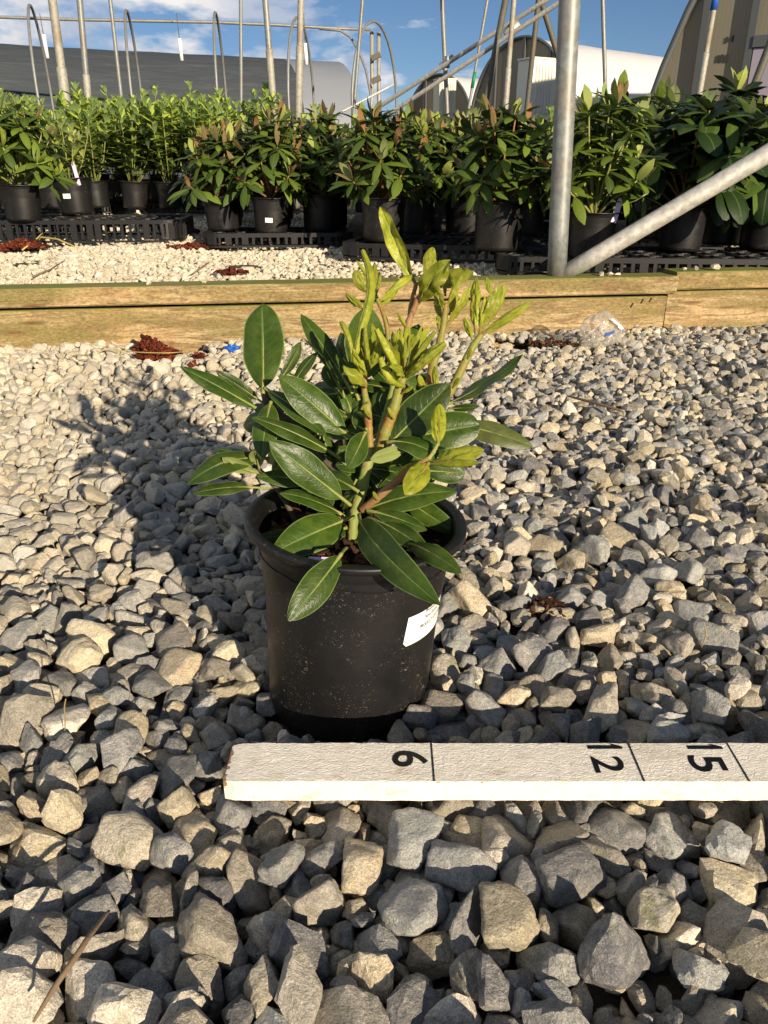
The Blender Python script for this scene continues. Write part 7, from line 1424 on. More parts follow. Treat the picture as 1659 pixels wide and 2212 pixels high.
# z0 is the depth of the pot's axis; dz in centimetres, + is away from the camera
Z0 = .69
def pt(x, y, dz=0.0): return at(x, y, Z0 + dz / 100)
def pw(px, dz=0.0): return px / F * (Z0 + dz / 100)
TOCAM = (CAMV - pt(800, 900)).normalized()
def place_mb(name, mb, mats): 
    mb.v = [tuple(PI_ @ Vector(x)) for x in mb.v]; return mb.build(name, mats, plant)
LC = [0]
def leaf(b, t, wpx, mat=None, roll=0, hint=None, bend=.07, cup=.55, fold=.12, wave=.012, pet=.12, droop=0, a=.72, bb=.72, stem=None, label=None, curl=0.0, nw=8):
    LC[0] += 1; hint = hint or (TOCAM * .45 + Vector((0, 0, 1)) * .75)
    B = pt(*b); T = pt(*t); wd = pw(wpx * (1.12 if mat is None else 1), (b[2] + t[2]) / 2)
    if mat is None: wave = wave * 1.6; cup = cup * .85
    mb = leaf_geo(B, T, wd, hint, roll + (random.Random(LC[0]).uniform(-9, 9) if mat is None else 0), bend, cup, fold, wave, pet, droop, LC[0] * 7, a, bb, curl=curl, nw=nw, petr=.0017 if wpx > 30 else .0011)
    o = place_mb('leaf', mb, [mat or LEAF, stem or STEM_G]); 
    if label: o['label'] = label
    return o
def stem(pts, rpx, mat, seg=12, knob=.12, name='stem'):
    "smooth noisy tube through picture points; rpx radii in picture px"
    P = [pt(*p) for p in pts]; rr = [pw(r, p[2]) for r, p in zip(rpx, pts)]
    n = len(P); Q = []; RR = []
    for i in range(n - 1):
        p0, p1, p2, p3 = P[max(i - 1, 0)], P[i], P[i + 1], P[min(i + 2, n - 1)]
        for j in range(8):
            t = j / 8; Q.append(.5 * ((2 * p1) + (p2 - p0) * t + (2 * p0 - 5 * p1 + 4 * p2 - p3) * t * t + (3 * p1 - p0 - 3 * p2 + p3) * t ** 3))
            r = rr[i] * (1 - t) + rr[i + 1] * t; k = len(Q)
            RR.append(r * (1 + knob * noise.noise(Vector((k * .55, r * 3000, 1))) + (knob * 1.4 if k % 9 == 0 else 0)))
    Q.append(P[-1]); RR.append(rr[-1]); mb = MB(); mb.tube(Q, RR, seg); return place_mb(name, mb, mat)
# main stems
stem([(757, 1203, 0), (762, 1150, 0), (766, 1112, 0), (780, 1060, .5), (792, 1010, .5), (803, 965, .5)], [10, 10, 11, 13, 12, 10], STEM_G, 14)
stem([(781, 1102, -.5), (812, 1078, -1.5), (850, 1045, -2.5), (878, 1022, -3), (900, 1005, -3.5), (925, 990, -4)], [8, 8.5, 8.5, 8, 6, 4.5], STEM_B)
stem([(640, 1130, 2), (612, 1075, 1), (580, 1035, 0), (556, 1008, -.5), (560, 985, 0)], [6, 6, 5.5, 5, 4], STEM_D)
stem([(770, 1085, 1), (740, 1030, 2), (690, 985, 2.5), (630, 920, 2), (585, 880, 1.5), (572, 845, 1)], [7, 7, 8, 10, 11, 9], STEM_D)
stem([(760, 1125, .5), (745, 1060, 3), (735, 990, 4), (745, 900, 5), (740, 840, 5)], [7, 7, 7, 7, 6], STEM_D)
stem([(799, 966, -1), (797, 925, -1.3), (793, 880, -1.5), (787, 840, -1.5), (790, 805, -1.5)], [9, 8, 9, 6.5, 5.5], STEM_Y)
stem([(818, 985, -.5), (832, 935, -1), (850, 885, -1.5), (862, 842, -1.5), (872, 810, -1.5)], [12, 12, 12, 11, 8], STEM_Y)
stem([(812, 975, 1), (828, 920, 1.5), (842, 868, 1.8), (850, 830, 2)], [9, 9, 8, 7], STEM_G)
stem([(925, 905, 3), (972, 845, 3), (998, 795, 3), (1018, 755, 3), (1040, 722, 3)], [9, 10, 9, 8.5, 6.5], STEM_Y)
stem([(925, 840, 2), (935, 790, 3), (950, 740, 3), (958, 700, 3), (964, 655, 3)], [10, 9, 8, 7, 5], STEM_Y)
stem([(868, 800, 4), (875, 745, 4), (882, 700, 4), (897, 660, 4), (905, 640, 4)], [7, 7, 7, 6.5, 5], STEM_B)
stem([(835, 800, 6), (838, 740, 6), (832, 690, 6), (812, 640, 6)], [6, 5.5, 5, 4], STEM_Y)
stem([(900, 610, 5), (888, 660, 5), (880, 720, 4.5)], [4.5, 5, 5], STEM_B)
stem([(925, 992, -4), (937, 975, -4), (947, 955, -4)], [5, 4.5, 4], STEM_G)
# mature leaves (base, tip, width, ...)
UPC = tuple(TOCAM + Vector((0, 0, .15)))
SD = Vector((1, 0, 0))
leaf((568, 850, 0), (566, 656, 2), 84, hint=UPC, bend=-.02, cup=.3, fold=.05, wave=.03, pet=.06, bb=.6)
leaf((572, 893, 1), (389, 793, -2), 42, bend=.03, cup=.5, roll=-18)
leaf((570, 872, 2), (466, 801, 1), 26, roll=-45, bend=-.05)
leaf((762, 850, 3), (650, 680, 4), 42, hint=UPC, roll=15, bend=.06)
leaf((604, 822, 2), (650, 738, 2), 27, hint=UPC, roll=35)
leaf((628, 838, 2), (684, 762, 2), 25, hint=UPC, roll=-20)
leaf((745, 860, 3), (652, 729, 1), 24, roll=40, bend=.1, curl=.5)
leaf((765, 955, -1), (603, 812, -3), 66, hint=UPC, roll=18, bend=.05, cup=.45)
leaf((572, 838, 0), (705, 941, -3), 42, hint=UPC, roll=-30, bend=.05, pet=.05)
leaf((735, 990, -1), (545, 902, -4), 42, roll=-5, bend=.06)
leaf((585, 868, -1), (566, 992, -3), 54, hint=UPC, roll=10, bend=.08, cup=.6, pet=.03)
leaf((580, 990, 0), (404, 1040, -3), 56, bend=.16, cup=.55, roll=-8, droop=.1)
leaf((560, 1000, 1), (470, 968, 3), 34, bend=.02, roll=10)
leaf((556, 1020, -1), (480, 988, -3), 34, hint=UPC, roll=150, bend=-.06, cup=.5)
leaf((560, 1012, -1), (549, 973, -3), 30, hint=UPC, roll=165)
leaf((588, 1057, 0), (417, 1066, -3), 30, roll=-10, bend=.10, pet=.3)
leaf((715, 1040, 0), (555, 1030, -1), 40, bend=.05, roll=-20)
leaf((758, 1092, -2), (582, 953, -6), 66, hint=UPC, roll=10, bend=.04, cup=.5, pet=.12)
leaf((748, 1118, -1), (604, 1065, -4), 50, bend=.08, cup=.5, roll=8)
leaf((765, 1116, -1), (587, 1196, -6), 76, hint=UPC, bend=.07, cup=.45, roll=5, pet=.17, a=.55)
stem([(757, 1188, -1), (748, 1184, -5), (737, 1197, -9)], [3.6, 3.4, 3.4], STEM_G, 8, name='petiole')
leaf((737, 1197, -9), (623, 1341, -12), 66, hint=UPC, bend=.06, cup=.5, roll=-8, pet=.03)
leaf((690, 1150, 0), (541, 1167, -2), 28, roll=-25, bend=.05)
leaf((775, 1112, -2), (951, 1306, -12.5), 70, hint=UPC, bend=.15, cup=.45, roll=8, pet=.13, a=.6)
leaf((792, 1102, -1), (922, 1146, -3), 36, bend=.08, cup=.6, roll=10)
leaf((790, 1100, 0), (987, 1062, -2), 62, bend=.10, cup=.5, roll=14, pet=.05, a=.5)
leaf((862, 1068, 3), (986, 1148, 1), 46, hint=UPC, bend=.08, roll=10)
leaf((795, 1118, -.5), (929, 1196, -5), 46, bend=.10, cup=.6, roll=6)
leaf((880, 1175, -4), (997, 1238, -10), 46, bend=.12, cup=.9, roll=25)
leaf((880, 1190, -4.5), (953, 1183, -6), 26, hint=UPC, roll=150)
leaf((768, 1170, -1), (846, 1206, -4), 36, bend=.1)
leaf((748, 1140, 0), (705, 1160, -2), 36, bend=.1, roll=-10)
leaf((792, 925, -3), (752, 1012, -5.5), 46, hint=UPC, bend=.06, roll=-14, cup=.6)
leaf((796, 935, -2.5), (757, 918, -5), 26, hint=UPC, roll=60, curl=.6)
leaf((835, 965, -1), (972, 830, -2), 78, hint=UPC, bend=.03, cup=.35, roll=-5, pet=.06, a=.7)
leaf((940, 885, 3), (1130, 767, 4), 48, bend=-.04, cup=.4, roll=-25, wave=.02)
leaf((865, 950, -1), (1035, 918, -1), 74, hint=UPC, bend=.05, cup=.45, roll=-4, a=.5, bb=.38)
leaf((955, 912, 2), (1150, 965, 1), 56, mat=LEAFB, bend=.08, cup=.5, roll=18, wave=.02)
leaf((835, 955, -2), (946, 985, -3.5), 56, bend=.14, cup=.7, roll=-4, bb=.4)
leaf((885, 972, -2), (800, 992, -5), 32, hint=UPC, roll=155, bend=.04)
leaf((900, 1015, 0), (1004, 1022, 0), 46, hint=UPC, bend=.05, roll=5, bb=.4)
leaf((800, 1080, 1), (905, 1015, 2), 40, hint=UPC, roll=-6)
leaf((785, 842, 3), (795, 662, 5), 84, hint=UPC, bend=-.02, cup=.35, roll=8)
leaf((775, 865, 3.5), (735, 718, 5), 46, hint=UPC, roll=-20)
leaf((966, 882, 3), (1036, 877, 2), 16, roll=70)
leaf((880, 820, 4), (905, 700, 6), 52, hint=UPC, roll=20)
leaf((800, 1052, 1), (735, 1095, -2), 16, hint=UPC, roll=60)
leaf((770, 1035, 0), (742, 1105, 1), 20, hint=UPC, roll=30)
leaf((850, 880, 2.5), (920, 815, 4), 50, hint=UPC, roll=20)
leaf((775, 1062, -1), (690, 1020, 1), 44, roll=6)
# inner whorls, mostly in shade
RL = random.Random(21)
for (wx, wy, wz, n, ln, a0, a1) in ((690, 930, 4, 10, 120, 60, 300), (760, 900, 4, 10, 115, 20, 200), (830, 905, 3, 9, 105, 0, 180), (790, 1010, 2, 9, 110, 130, 400), (720, 1040, 3, 8, 105, 110, 300), (870, 1020, 2, 8, 100, -60, 100), (640, 960, 3, 7, 100, 60, 280), (700, 990, 3, 9, 125, 130, 330), (740, 850, 5.5, 8, 120, 60, 300), (855, 845, 5, 9, 120, -30, 210), (800, 950, 3, 8, 125, 20, 340), (610, 905, 3, 6, 100, 100, 250), (900, 960, 5, 8, 115, -50, 120), (770, 1065, 4, 9, 105, 0, 360)):
    for k in range(n):
        an = radians(a0 + (a1 - a0) * (k + RL.random() * .6) / n); l_ = ln * RL.uniform(.75, 1.05); dz = RL.uniform(-1, 4.5)
        fx = RL.uniform(.55, 1.0)
        leaf((wx, wy, wz), (wx + cos(an) * l_ * fx, wy - sin(an) * l_ * .75 + 10, wz + dz), RL.uniform(32, 50), hint=tuple(Vector(UPC) + Vector((0, 0, .6))), roll=RL.uniform(-30, 30), bend=RL.uniform(.02, .12))
# young leaves, puckered and rolled at the rims
def young(b, t, wpx, roll=0, bend=.08, cup=1.5, curl=0.0, wave=.03, label=None, hint=None, pet=.06, a=.68, bb=.66):
    PUCK[0] = .30; o = leaf(b, t, wpx * 1.02, mat=NEW, roll=roll, hint=hint or UPC, bend=bend, cup=cup, wave=wave, pet=pet, a=a, bb=bb, stem=STEM_Y, curl=curl, label=label, nw=14); PUCK[0] = 0; return o
def rolled(pts, rad, label=None, ribs=.16):
    P = [pt(*p) for p in pts]; rr = [pw(r, p[2]) for r, p in zip([q * (.95 if len(pts) > 4 else .74) for q in rad], pts)]; n = len(P); Q = []; RR = []
    for i in range(n - 1):
        p0, p1, p2, p3 = P[max(i - 1, 0)], P[i], P[i + 1], P[min(i + 2, n - 1)]
        for j in range(10):
            t = j / 10; Q.append(.5 * ((2 * p1) + (p2 - p0) * t + (2 * p0 - 5 * p1 + 4 * p2 - p3) * t * t + (3 * p1 - p0 - 3 * p2 + p3) * t ** 3)); RR.append(rr[i] * (1 - t) + rr[i + 1] * t)
    Q.append(P[-1]); RR.append(rr[-1]); mb = MB(); mb.tube(Q, RR, 16); LC[0] += 1; sd = LC[0] * 3.7
    for k in range(len(mb.v)):
        i = min(k // 16, len(Q) - 1); a_ = (k % 16) / 16 * tau; v_ = Vector(mb.v[k]); c_ = Q[i]
        f_ = 1 + ribs * noise.noise(Vector((i * .55, cos(a_) * 1.6 + sd, sin(a_) * 1.6))) * 1.6 - .28 * math.exp(-((a_ - 4.4) / .28) ** 2)
        mb.v[k] = tuple(c_ + (v_ - c_) * f_)
    o = place_mb('leaf', mb, [NEW]); 
    if label: o['label'] = label
for (b_1, t_1, w_1, r_1) in (((862, 815, -3), (835, 735, -1), 26, 35), ((880, 808, -1), (950, 752, -1), 26, -35), ((795, 815, -2), (762, 755, -4), 24, -40), ((872, 815, -3), (842, 790, -6), 24, 20), ((795, 780, -1), (806, 700, -2), 20, 45)):
    young(b_1, t_1, w_1, cup=.6, roll=r_1, wave=.08, bend=.12)
rolled([(769, 764, -2.5), (783, 705, -2.3), (800, 640, -2), (799, 590, -1.5), (783, 540, -1)], [7, 10.5, 11, 9.5, 4], 'young leaf still rolled tight like a quill')
rolled([(762, 782, -2), (757, 745, -2.5), (747, 715, -2.5), (737, 696, -2)], [6, 8, 9, 6])
rolled([(861, 820, -2), (850, 785, -3), (832, 748, -3.8), (813, 711, -4)], [6, 11, 12.5, 7])
rolled([(869, 834, -2.5), (845, 822, -4), (830, 798, -4.5), (821, 772, -5)], [6, 11, 11, 8])
rolled([(880, 812, -2), (905, 790, -3.5), (935, 765, -4.5), (962, 742, -5)], [6, 13, 14, 7])
rolled([(878, 800, -1.5), (898, 775, -3), (920, 742, -3.5), (940, 716, -4)], [5, 8.5, 9, 6])
rolled([(892, 795, -1), (915, 770, -1), (938, 752, -2), (955, 742, -2)], [5, 9, 9, 5])
rolled([(798, 800, -2), (793, 760, -3), (789, 728, -3), (789, 708, -3)], [5, 8, 8, 5])
young((790, 835, -2), (742, 790, -4), 52, cup=1.7, curl=.9, roll=25, bend=.2, a=.6, bb=.4)
young((786, 790, -2), (770, 730, -1), 17, cup=1.4, roll=-15)
young((870, 800, -1.5), (863, 708, -2), 24, cup=.5, roll=-30, wave=.07)
young((862, 790, -1), (848, 716, 0), 22, cup=.9, roll=-50)
young((872, 790, 0), (895, 722, 1), 20, cup=.6, roll=-20, wave=.08)
young((890, 775, 0), (925, 705, 1), 24, cup=.7, roll=40, wave=.07)
young((878, 765, 1), (880, 700, 2), 18, cup=.8, roll=20)
young((780, 800, -1), (757, 740, 0), 22, cup=.8, roll=-30, wave=.07)
young((800, 790, 0), (812, 735, 1), 20, cup=.8, roll=30, wave=.06)
young((955, 690, 4), (940, 640, 5), 18, cup=.7, roll=-40)
young((970, 680, 4), (985, 622, 5), 22, cup=.7, roll=30, wave=.07)
young((1050, 700, 4), (1062, 632, 5), 22, cup=.7, roll=-20, wave=.07)
young((884, 790, -1.5), (911, 703, -3), 21, cup=1.4, roll=30, curl=.5)
young((874, 800, -2), (876, 728, -3), 14, cup=1.8)
young((874, 805, -2), (888, 712, -2), 13, cup=1.8)
young((798, 800, -2), (830, 730, -3), 27, cup=1.2, roll=-15)
young((897, 612, 5), (823, 447, 4), 40, cup=-.8, roll=-25, bend=.06, wave=.06, label='tallest young leaf, upright with wavy rolled rims')
young((895, 596, 5), (820, 652, 3), 24, cup=1.4, bend=.32, roll=-5)
young((820, 668, 6), (872, 592, 6), 30, cup=.8, roll=70)
young((921, 604, 5), (934, 534, 5), 34, cup=.8, roll=15, wave=.09)
young((945, 600, 6), (950, 562, 6), 14, cup=1.4)
young((904, 655, 4), (973, 562, 1), 50, cup=.3, roll=-12, bend=.16, wave=.09)
young((952, 618, 6), (1024, 588, 3), 38, cup=.4, bend=.22, wave=.09)
young((960, 668, 3), (935, 609, 2), 25, cup=.8, roll=-40, wave=.06)
young((966, 660, 3), (998, 595, 2), 24, cup=1.5, roll=20)
young((966, 702, 3), (1019, 612, 2), 34, cup=.8, roll=60)
young((962, 640, 4), (960, 602, 4), 14, cup=1.6)
young((950, 700, 2.5), (925, 682, 2), 10, cup=1.5, curl=1.4)
young((950, 718, 3), (945, 680, 3), 14, cup=1.4)
young((1028, 722, 3), (1029, 598, 3), 34, cup=1.1, roll=-40, wave=.05)
young((1036, 718, 3), (1048, 640, 2), 20, cup=1.8)
young((1040, 712, 3), (1082, 614, 2), 38, cup=.5, roll=35, wave=.08)
young((1060, 690, 4), (1095, 615, 4), 20, cup=1.0, roll=40)
young((1036, 726, 3), (1150, 651, 1), 32, cup=1.6, bend=.05)
young((1020, 734, 3), (1003, 685, 2), 22, cup=1.3, roll=-40)
young((1062, 640, 5), (1050, 598, 5), 18, cup=1.2)
young((806, 616, 6), (770, 562, 6), 14, cup=1.8)
young((797, 635, 6), (765, 583, 5), 34, cup=1.0, roll=-20, curl=.6)
young((785, 668, 6), (747, 634, 5), 24, cup=1.0, roll=-50)
young((811, 632, 6.5), (809, 566, 7), 18, cup=1.3)
young((812, 640, 6), (824, 587, 5), 14, cup=1.8)
young((882, 715, 4), (858, 675, 4), 14, cup=1.4, roll=-50)
young((946, 962, -4), (950, 872, -6), 40, cup=1.0, bend=-.04, wave=.03, a=.5)
young((936, 1000, -4), (1046, 972, -6), 44, cup=.9, bend=.10, roll=-10)
young((930, 1002, -4), (1036, 1000, -6.5), 26, cup=1.5, bend=.08)
young((926, 1000, -4), (874, 1068, -7), 54, cup=.7, bend=.05, a=.45, bb=.6)
young((900, 998, -3), (860, 1025, -3), 22, cup=1.2)
young((934, 1420 - 385, 0), (990, 1015, 0), 12, cup=1.4)
young((918, 850, 1), (905, 810, -1), 24, cup=1.3, roll=30)
young((945, 860, 1), (938, 790, 1), 22, cup=1.4, roll=-20)
# small bud scales on the young stems
for (x, y, dz, tx, ty) in ((802, 905, -2, 785, 880), (795, 870, -2, 780, 885), (868, 850, -2, 893, 835), (850, 905, -2, 838, 880), (978, 838, 2, 992, 815), (1010, 775, 2, 1018, 752), (815, 1080, -2, 806, 1062)):
    young((x, y, dz), (tx, ty, dz - 1), 12, cup=1.4)

# plant tag lying in the pot
LILAC = plain('lilac_plastic', (.55, .44, .66), .5)
mb = MB(); a_ = at(651, 1200, .622); b2 = at(690, 1176, .622)
c0 = PM @ Vector((-.028, -PR * .66, PH * .925))
tagp = empty('plant_tag', c0, (radians(55), radians(-4), radians(-12)))
mb.box((0, 0, 0), (.019, .013, .0007)); mb.build('tag_strip', LILAC, tagp)
me, co = text_mesh('27', .0055, .00005); co[:, 0] -= .001; co[:, 0] *= -1; co[:, 1] = -co[:, 1] + .003; co[:, 2] = .0007; me.vertices.foreach_set('co', co.ravel()); me.materials.clear(); me.materials.append(INK); link('printed_number', me, tagp)
tag(tagp, 'lilac tag with a number, half under leaves at the front of the big pot', 'plant tag')

# ------------------------------------------------------------------ trays
def tray_meshes(Lx, Ly, H):
    rc = .07; out = []
    for (cx, cy, a0) in ((Lx / 2 - rc, Ly / 2 - rc, 0), (-Lx / 2 + rc, Ly / 2 - rc, 90), (-Lx / 2 + rc, -Ly / 2 + rc, 180), (Lx / 2 - rc, -Ly / 2 + rc, 270)):
        for k in range(7): a = radians(a0 + 15 * k); out.append((cx + rc * cos(a), cy + rc * sin(a)))
    return out
RIB = None
def tray(px, py, H, Lx, Ly, rz, label, front=True):
    "py is where the near top edge is seen"
    global RIB
    p, t = onbed(px, py, H); ctr = Vector((p.x, p.y, 0)) + Vector((-sin(rz), cos(rz), 0)) * Ly / 2
    root = empty('plant_tray', (ctr.x, ctr.y, bedz(ctr.y)), (0, 0, rz)); tag(root, label, 'plant tray', 'black plastic trays under the potted plants')
    o = tray_meshes(Lx, Ly, H); n = len(o)
    def ring(z0, z1, w0):
        mb = MB(); v = []
        for (x, y) in o:
            l_ = math.hypot(x, y); ix, iy = x * (1 - w0 / l_), y * (1 - w0 / l_)
            v += [(x, y, z0), (x, y, z1), (ix, iy, z1), (ix, iy, z0)]
        mb.add(v, [(i * 4 + k, ((i + 1) % n) * 4 + k, ((i + 1) % n) * 4 + (k + 1) % 4, i * 4 + (k + 1) % 4) for i in range(n) for k in range(4)], smooth=False); return mb
    ring(H - .016, H, .030).build('tray_rim', BLACK2, root); ring(0, .008, .03).build('tray_foot', BLACK2, root)
    mb = MB()
    m = max(2, round(Lx / .11)); m2 = max(2, round(Ly / .11))
    for i in range(1, m): mb.box((-Lx / 2 + Lx * i / m, 0, H - .012), (.014, Ly - .05, .012))
    for i in range(1, m2): mb.box((0, -Ly / 2 + Ly * i / m2, H - .0125), (Lx - .05, .012, .011))
    for i in range(m):
        for j in range(m2):
            mb.v  # ring sockets between the bars
            cx, cy = -Lx / 2 + Lx * (i + .5) / m, -Ly / 2 + Ly * (j + .5) / m2
            pts = [(cx + .036 * cos(a * tau / 12), cy + .036 * sin(a * tau / 12)) for a in range(12)]
            v = [(x, y, z) for x, y in pts for z in (H - .03, H - .004)]
            mb.add(v, [(2 * a, 2 * ((a + 1) % 12), 2 * ((a + 1) % 12) + 1, 2 * a + 1) for a in range(12)], smooth=False)
    mb.build('tray_grid', BLACK2, root)
    if RIB is None:
        r = MB(); r.box((0, 0, 0), (.011, .010, 1)); RIB = r.mesh('tray_rib', BLACK2)
        r = MB(); r.box((0, 0, 0), (.004, .020, 1)); 
    per = []; 
    for i in range(n):
        a, b = Vector(o[i]), Vector(o[(i + 1) % n]); l_ = (b - a).length; k = max(1, round(l_ / .034))
        for j in range(k): per.append((a + (b - a) * (j / k), math.atan2((b - a).y, (b - a).x)))
    R_ = random.Random(int(px))
    for q, an in per:
        q = q * (1 - .006 / q.length); wv = R_.choice((.8, 1, 1, 2.4))
        link('tray_rib', RIB, root, Matrix.Translation((q.x, q.y, (H - .008) / 2 + .004)) @ Matrix.Rotation(an, 4, 'Z') @ Matrix.Diagonal((wv, 1, H - .024, 1)))
    return root

# ------------------------------------------------------------------ plants in the rows behind
def bgleaf(mat, ln=1.0, wd=.34, bend=.06, cup=.6, fold=.15, a=.65, b=.62, nl=5, nw=2, wave=0.0):
    mb = leaf_geo((0, 0, 0), (ln, 0, 0), wd, (0, 0, 1), 0, bend, cup, fold, wave, .06, .12, 3, a, b, nl, nw, .012)
    k = (nl + 1) * (nw + 1); fl = nl * nw
    mb.v = mb.v[:k]; mb.sm = mb.sm[:fl]; mb.mi = mb.mi[:fl]; mb.f = mb.f[:fl]; mb.uv = mb.uv[:fl * 4]
    me = mb.mesh('leaf', [mat])
    V = np.array(mb.v); T = np.array([t for q in mb.f for t in ((q[0], q[1], q[2]), (q[0], q[2], q[3]))])
    UVv = np.zeros((len(V), 2)); 
    for q, base in zip(mb.f, range(0, fl * 4, 4)):
        for j in range(4): UVv[q[j]] = mb.uv[base + j]
    return dict(me=me, V=V, T=T, uv=UVv, mat=mat)
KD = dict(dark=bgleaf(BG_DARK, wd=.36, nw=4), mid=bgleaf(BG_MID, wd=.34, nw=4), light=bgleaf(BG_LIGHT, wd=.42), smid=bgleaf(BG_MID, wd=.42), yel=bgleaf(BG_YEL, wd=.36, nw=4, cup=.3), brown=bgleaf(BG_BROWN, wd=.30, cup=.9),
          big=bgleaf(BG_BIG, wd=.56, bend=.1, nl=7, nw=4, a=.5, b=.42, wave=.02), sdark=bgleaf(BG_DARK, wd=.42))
def lm(p, d, up, s):
    d = d.normalized(); up = (up - d * up.dot(d)); up = up.normalized() if up.length > 1e-4 else d.orthogonal().normalized(); y = up.cross(d)
    M = Matrix((d, y, up)).transposed().to_4x4(); return Matrix.Translation(p) @ M @ Matrix.Scale(s, 4)
POTS = {}
TAGLILAC = plain('pale_lilac_tag', (.62, .52, .72), .5); TAGWHITE = plain('white_tag', (.82, .82, .78), .5)
TAGBLUE = plain('sticker_print', (.25, .30, .55), .6)
def rhodo(R_, h, r, tips, ll, kinds, topk, topn):
    "returns leaves [(kind, matrix)] and stems [pts]"
    Lv = []; St = []
    for t in range(tips):
        ang = t * 2.39996 + R_.uniform(-.4, .4); q = (t + .5) / tips; rr = r * math.sqrt(q) * R_.uniform(.75, 1.0)
        z = h * (1 - .80 * q ** 1.5) * R_.uniform(.82, 1.04); tip = Vector((rr * cos(ang), rr * sin(ang), z))
        p0 = Vector((R_.uniform(-.015, .015), R_.uniform(-.015, .015), 0)); pm = Vector((tip.x * .45, tip.y * .45, z * .5))
        St.append([p0, pm, pm.lerp(tip, .5) + Vector((tip.x * .08, tip.y * .08, 0)), tip])
        d = (tip - pm).normalized(); d = (d + Vector((0, 0, .5))).normalized()
        side = d.orthogonal().normalized()
        for wh in range(2):
            n = R_.randint(7, 9) if wh == 0 else R_.randint(3, 5); base = tip if wh == 0 else tip.lerp(pm, R_.uniform(.3, .55))
            for k in range(n):
                a = k * tau / n + R_.uniform(-.3, .3); el = radians(R_.uniform(-28, 42) if wh == 0 else R_.uniform(-35, 15))
                o_ = Quaternion(d, a) @ side; dr = (o_ * cos(el) + d * sin(el)); dr.z -= .12
                Lv.append((R_.choice(kinds), lm(base - d * R_.uniform(0, .015), dr, d + Vector((0, 0, .3)) + o_ * .0, ll * R_.uniform(.72, 1.12))))
        if R_.random() < topn:
            for k in range(R_.randint(2, 4)):
                a = R_.uniform(0, tau); o_ = Quaternion(d, a) @ side; dr = d * 1.0 + o_ * R_.uniform(.2, .7)
                Lv.append((R_.choice(topk), lm(tip, dr, -o_ if R_.random() < .5 else o_, ll * R_.uniform(.55, .85))))
    return Lv, St
def shrub(R_, h, r, ns, ll, yellow=False):
    Lv = []; St = []
    for s in range(ns):
        ang = s * 2.39996 + R_.uniform(-.3, .3); q = (s + .5) / ns; rr = r * math.sqrt(q)
        hh = h * (1 - .25 * q) * R_.uniform(.78, 1.08); top = Vector((rr * cos(ang), rr * sin(ang), hh)); p0 = Vector((cos(ang) * .02, sin(ang) * .02, 0))
        pm = Vector((top.x * .62, top.y * .62, hh * .45)); St.append([p0, pm, top])
        d = (top - pm).normalized(); n = int(hh / .032)
        for k in range(n):
            f = .16 + .84 * (k + .5) / n; base = p0.lerp(pm, f / .45) if f < .45 else pm.lerp(top, (f - .45) / .55)
            a = k * (pi / 2) + R_.uniform(-.3, .3) + s; sd = Quaternion(d, a) @ d.orthogonal().normalized()
            for sg in (1, -1):
                if f < .4 and R_.random() < .35: continue
                el = radians(R_.uniform(5, 45) + (30 if k == n - 1 else 0)); dr = sd * sg * cos(el) + d * sin(el)
                hi = base.z / h
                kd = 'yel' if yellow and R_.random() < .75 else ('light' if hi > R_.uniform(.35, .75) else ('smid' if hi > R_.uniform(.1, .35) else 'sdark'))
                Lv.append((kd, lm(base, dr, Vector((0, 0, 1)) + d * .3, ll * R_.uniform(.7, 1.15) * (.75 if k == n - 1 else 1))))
        for k in range(3):
            sd = Quaternion(d, k * 2.1 + s) @ d.orthogonal().normalized(); Lv.append(('yel' if yellow else 'light', lm(top, d + sd * .5, -sd, ll * .6)))
    return Lv, St
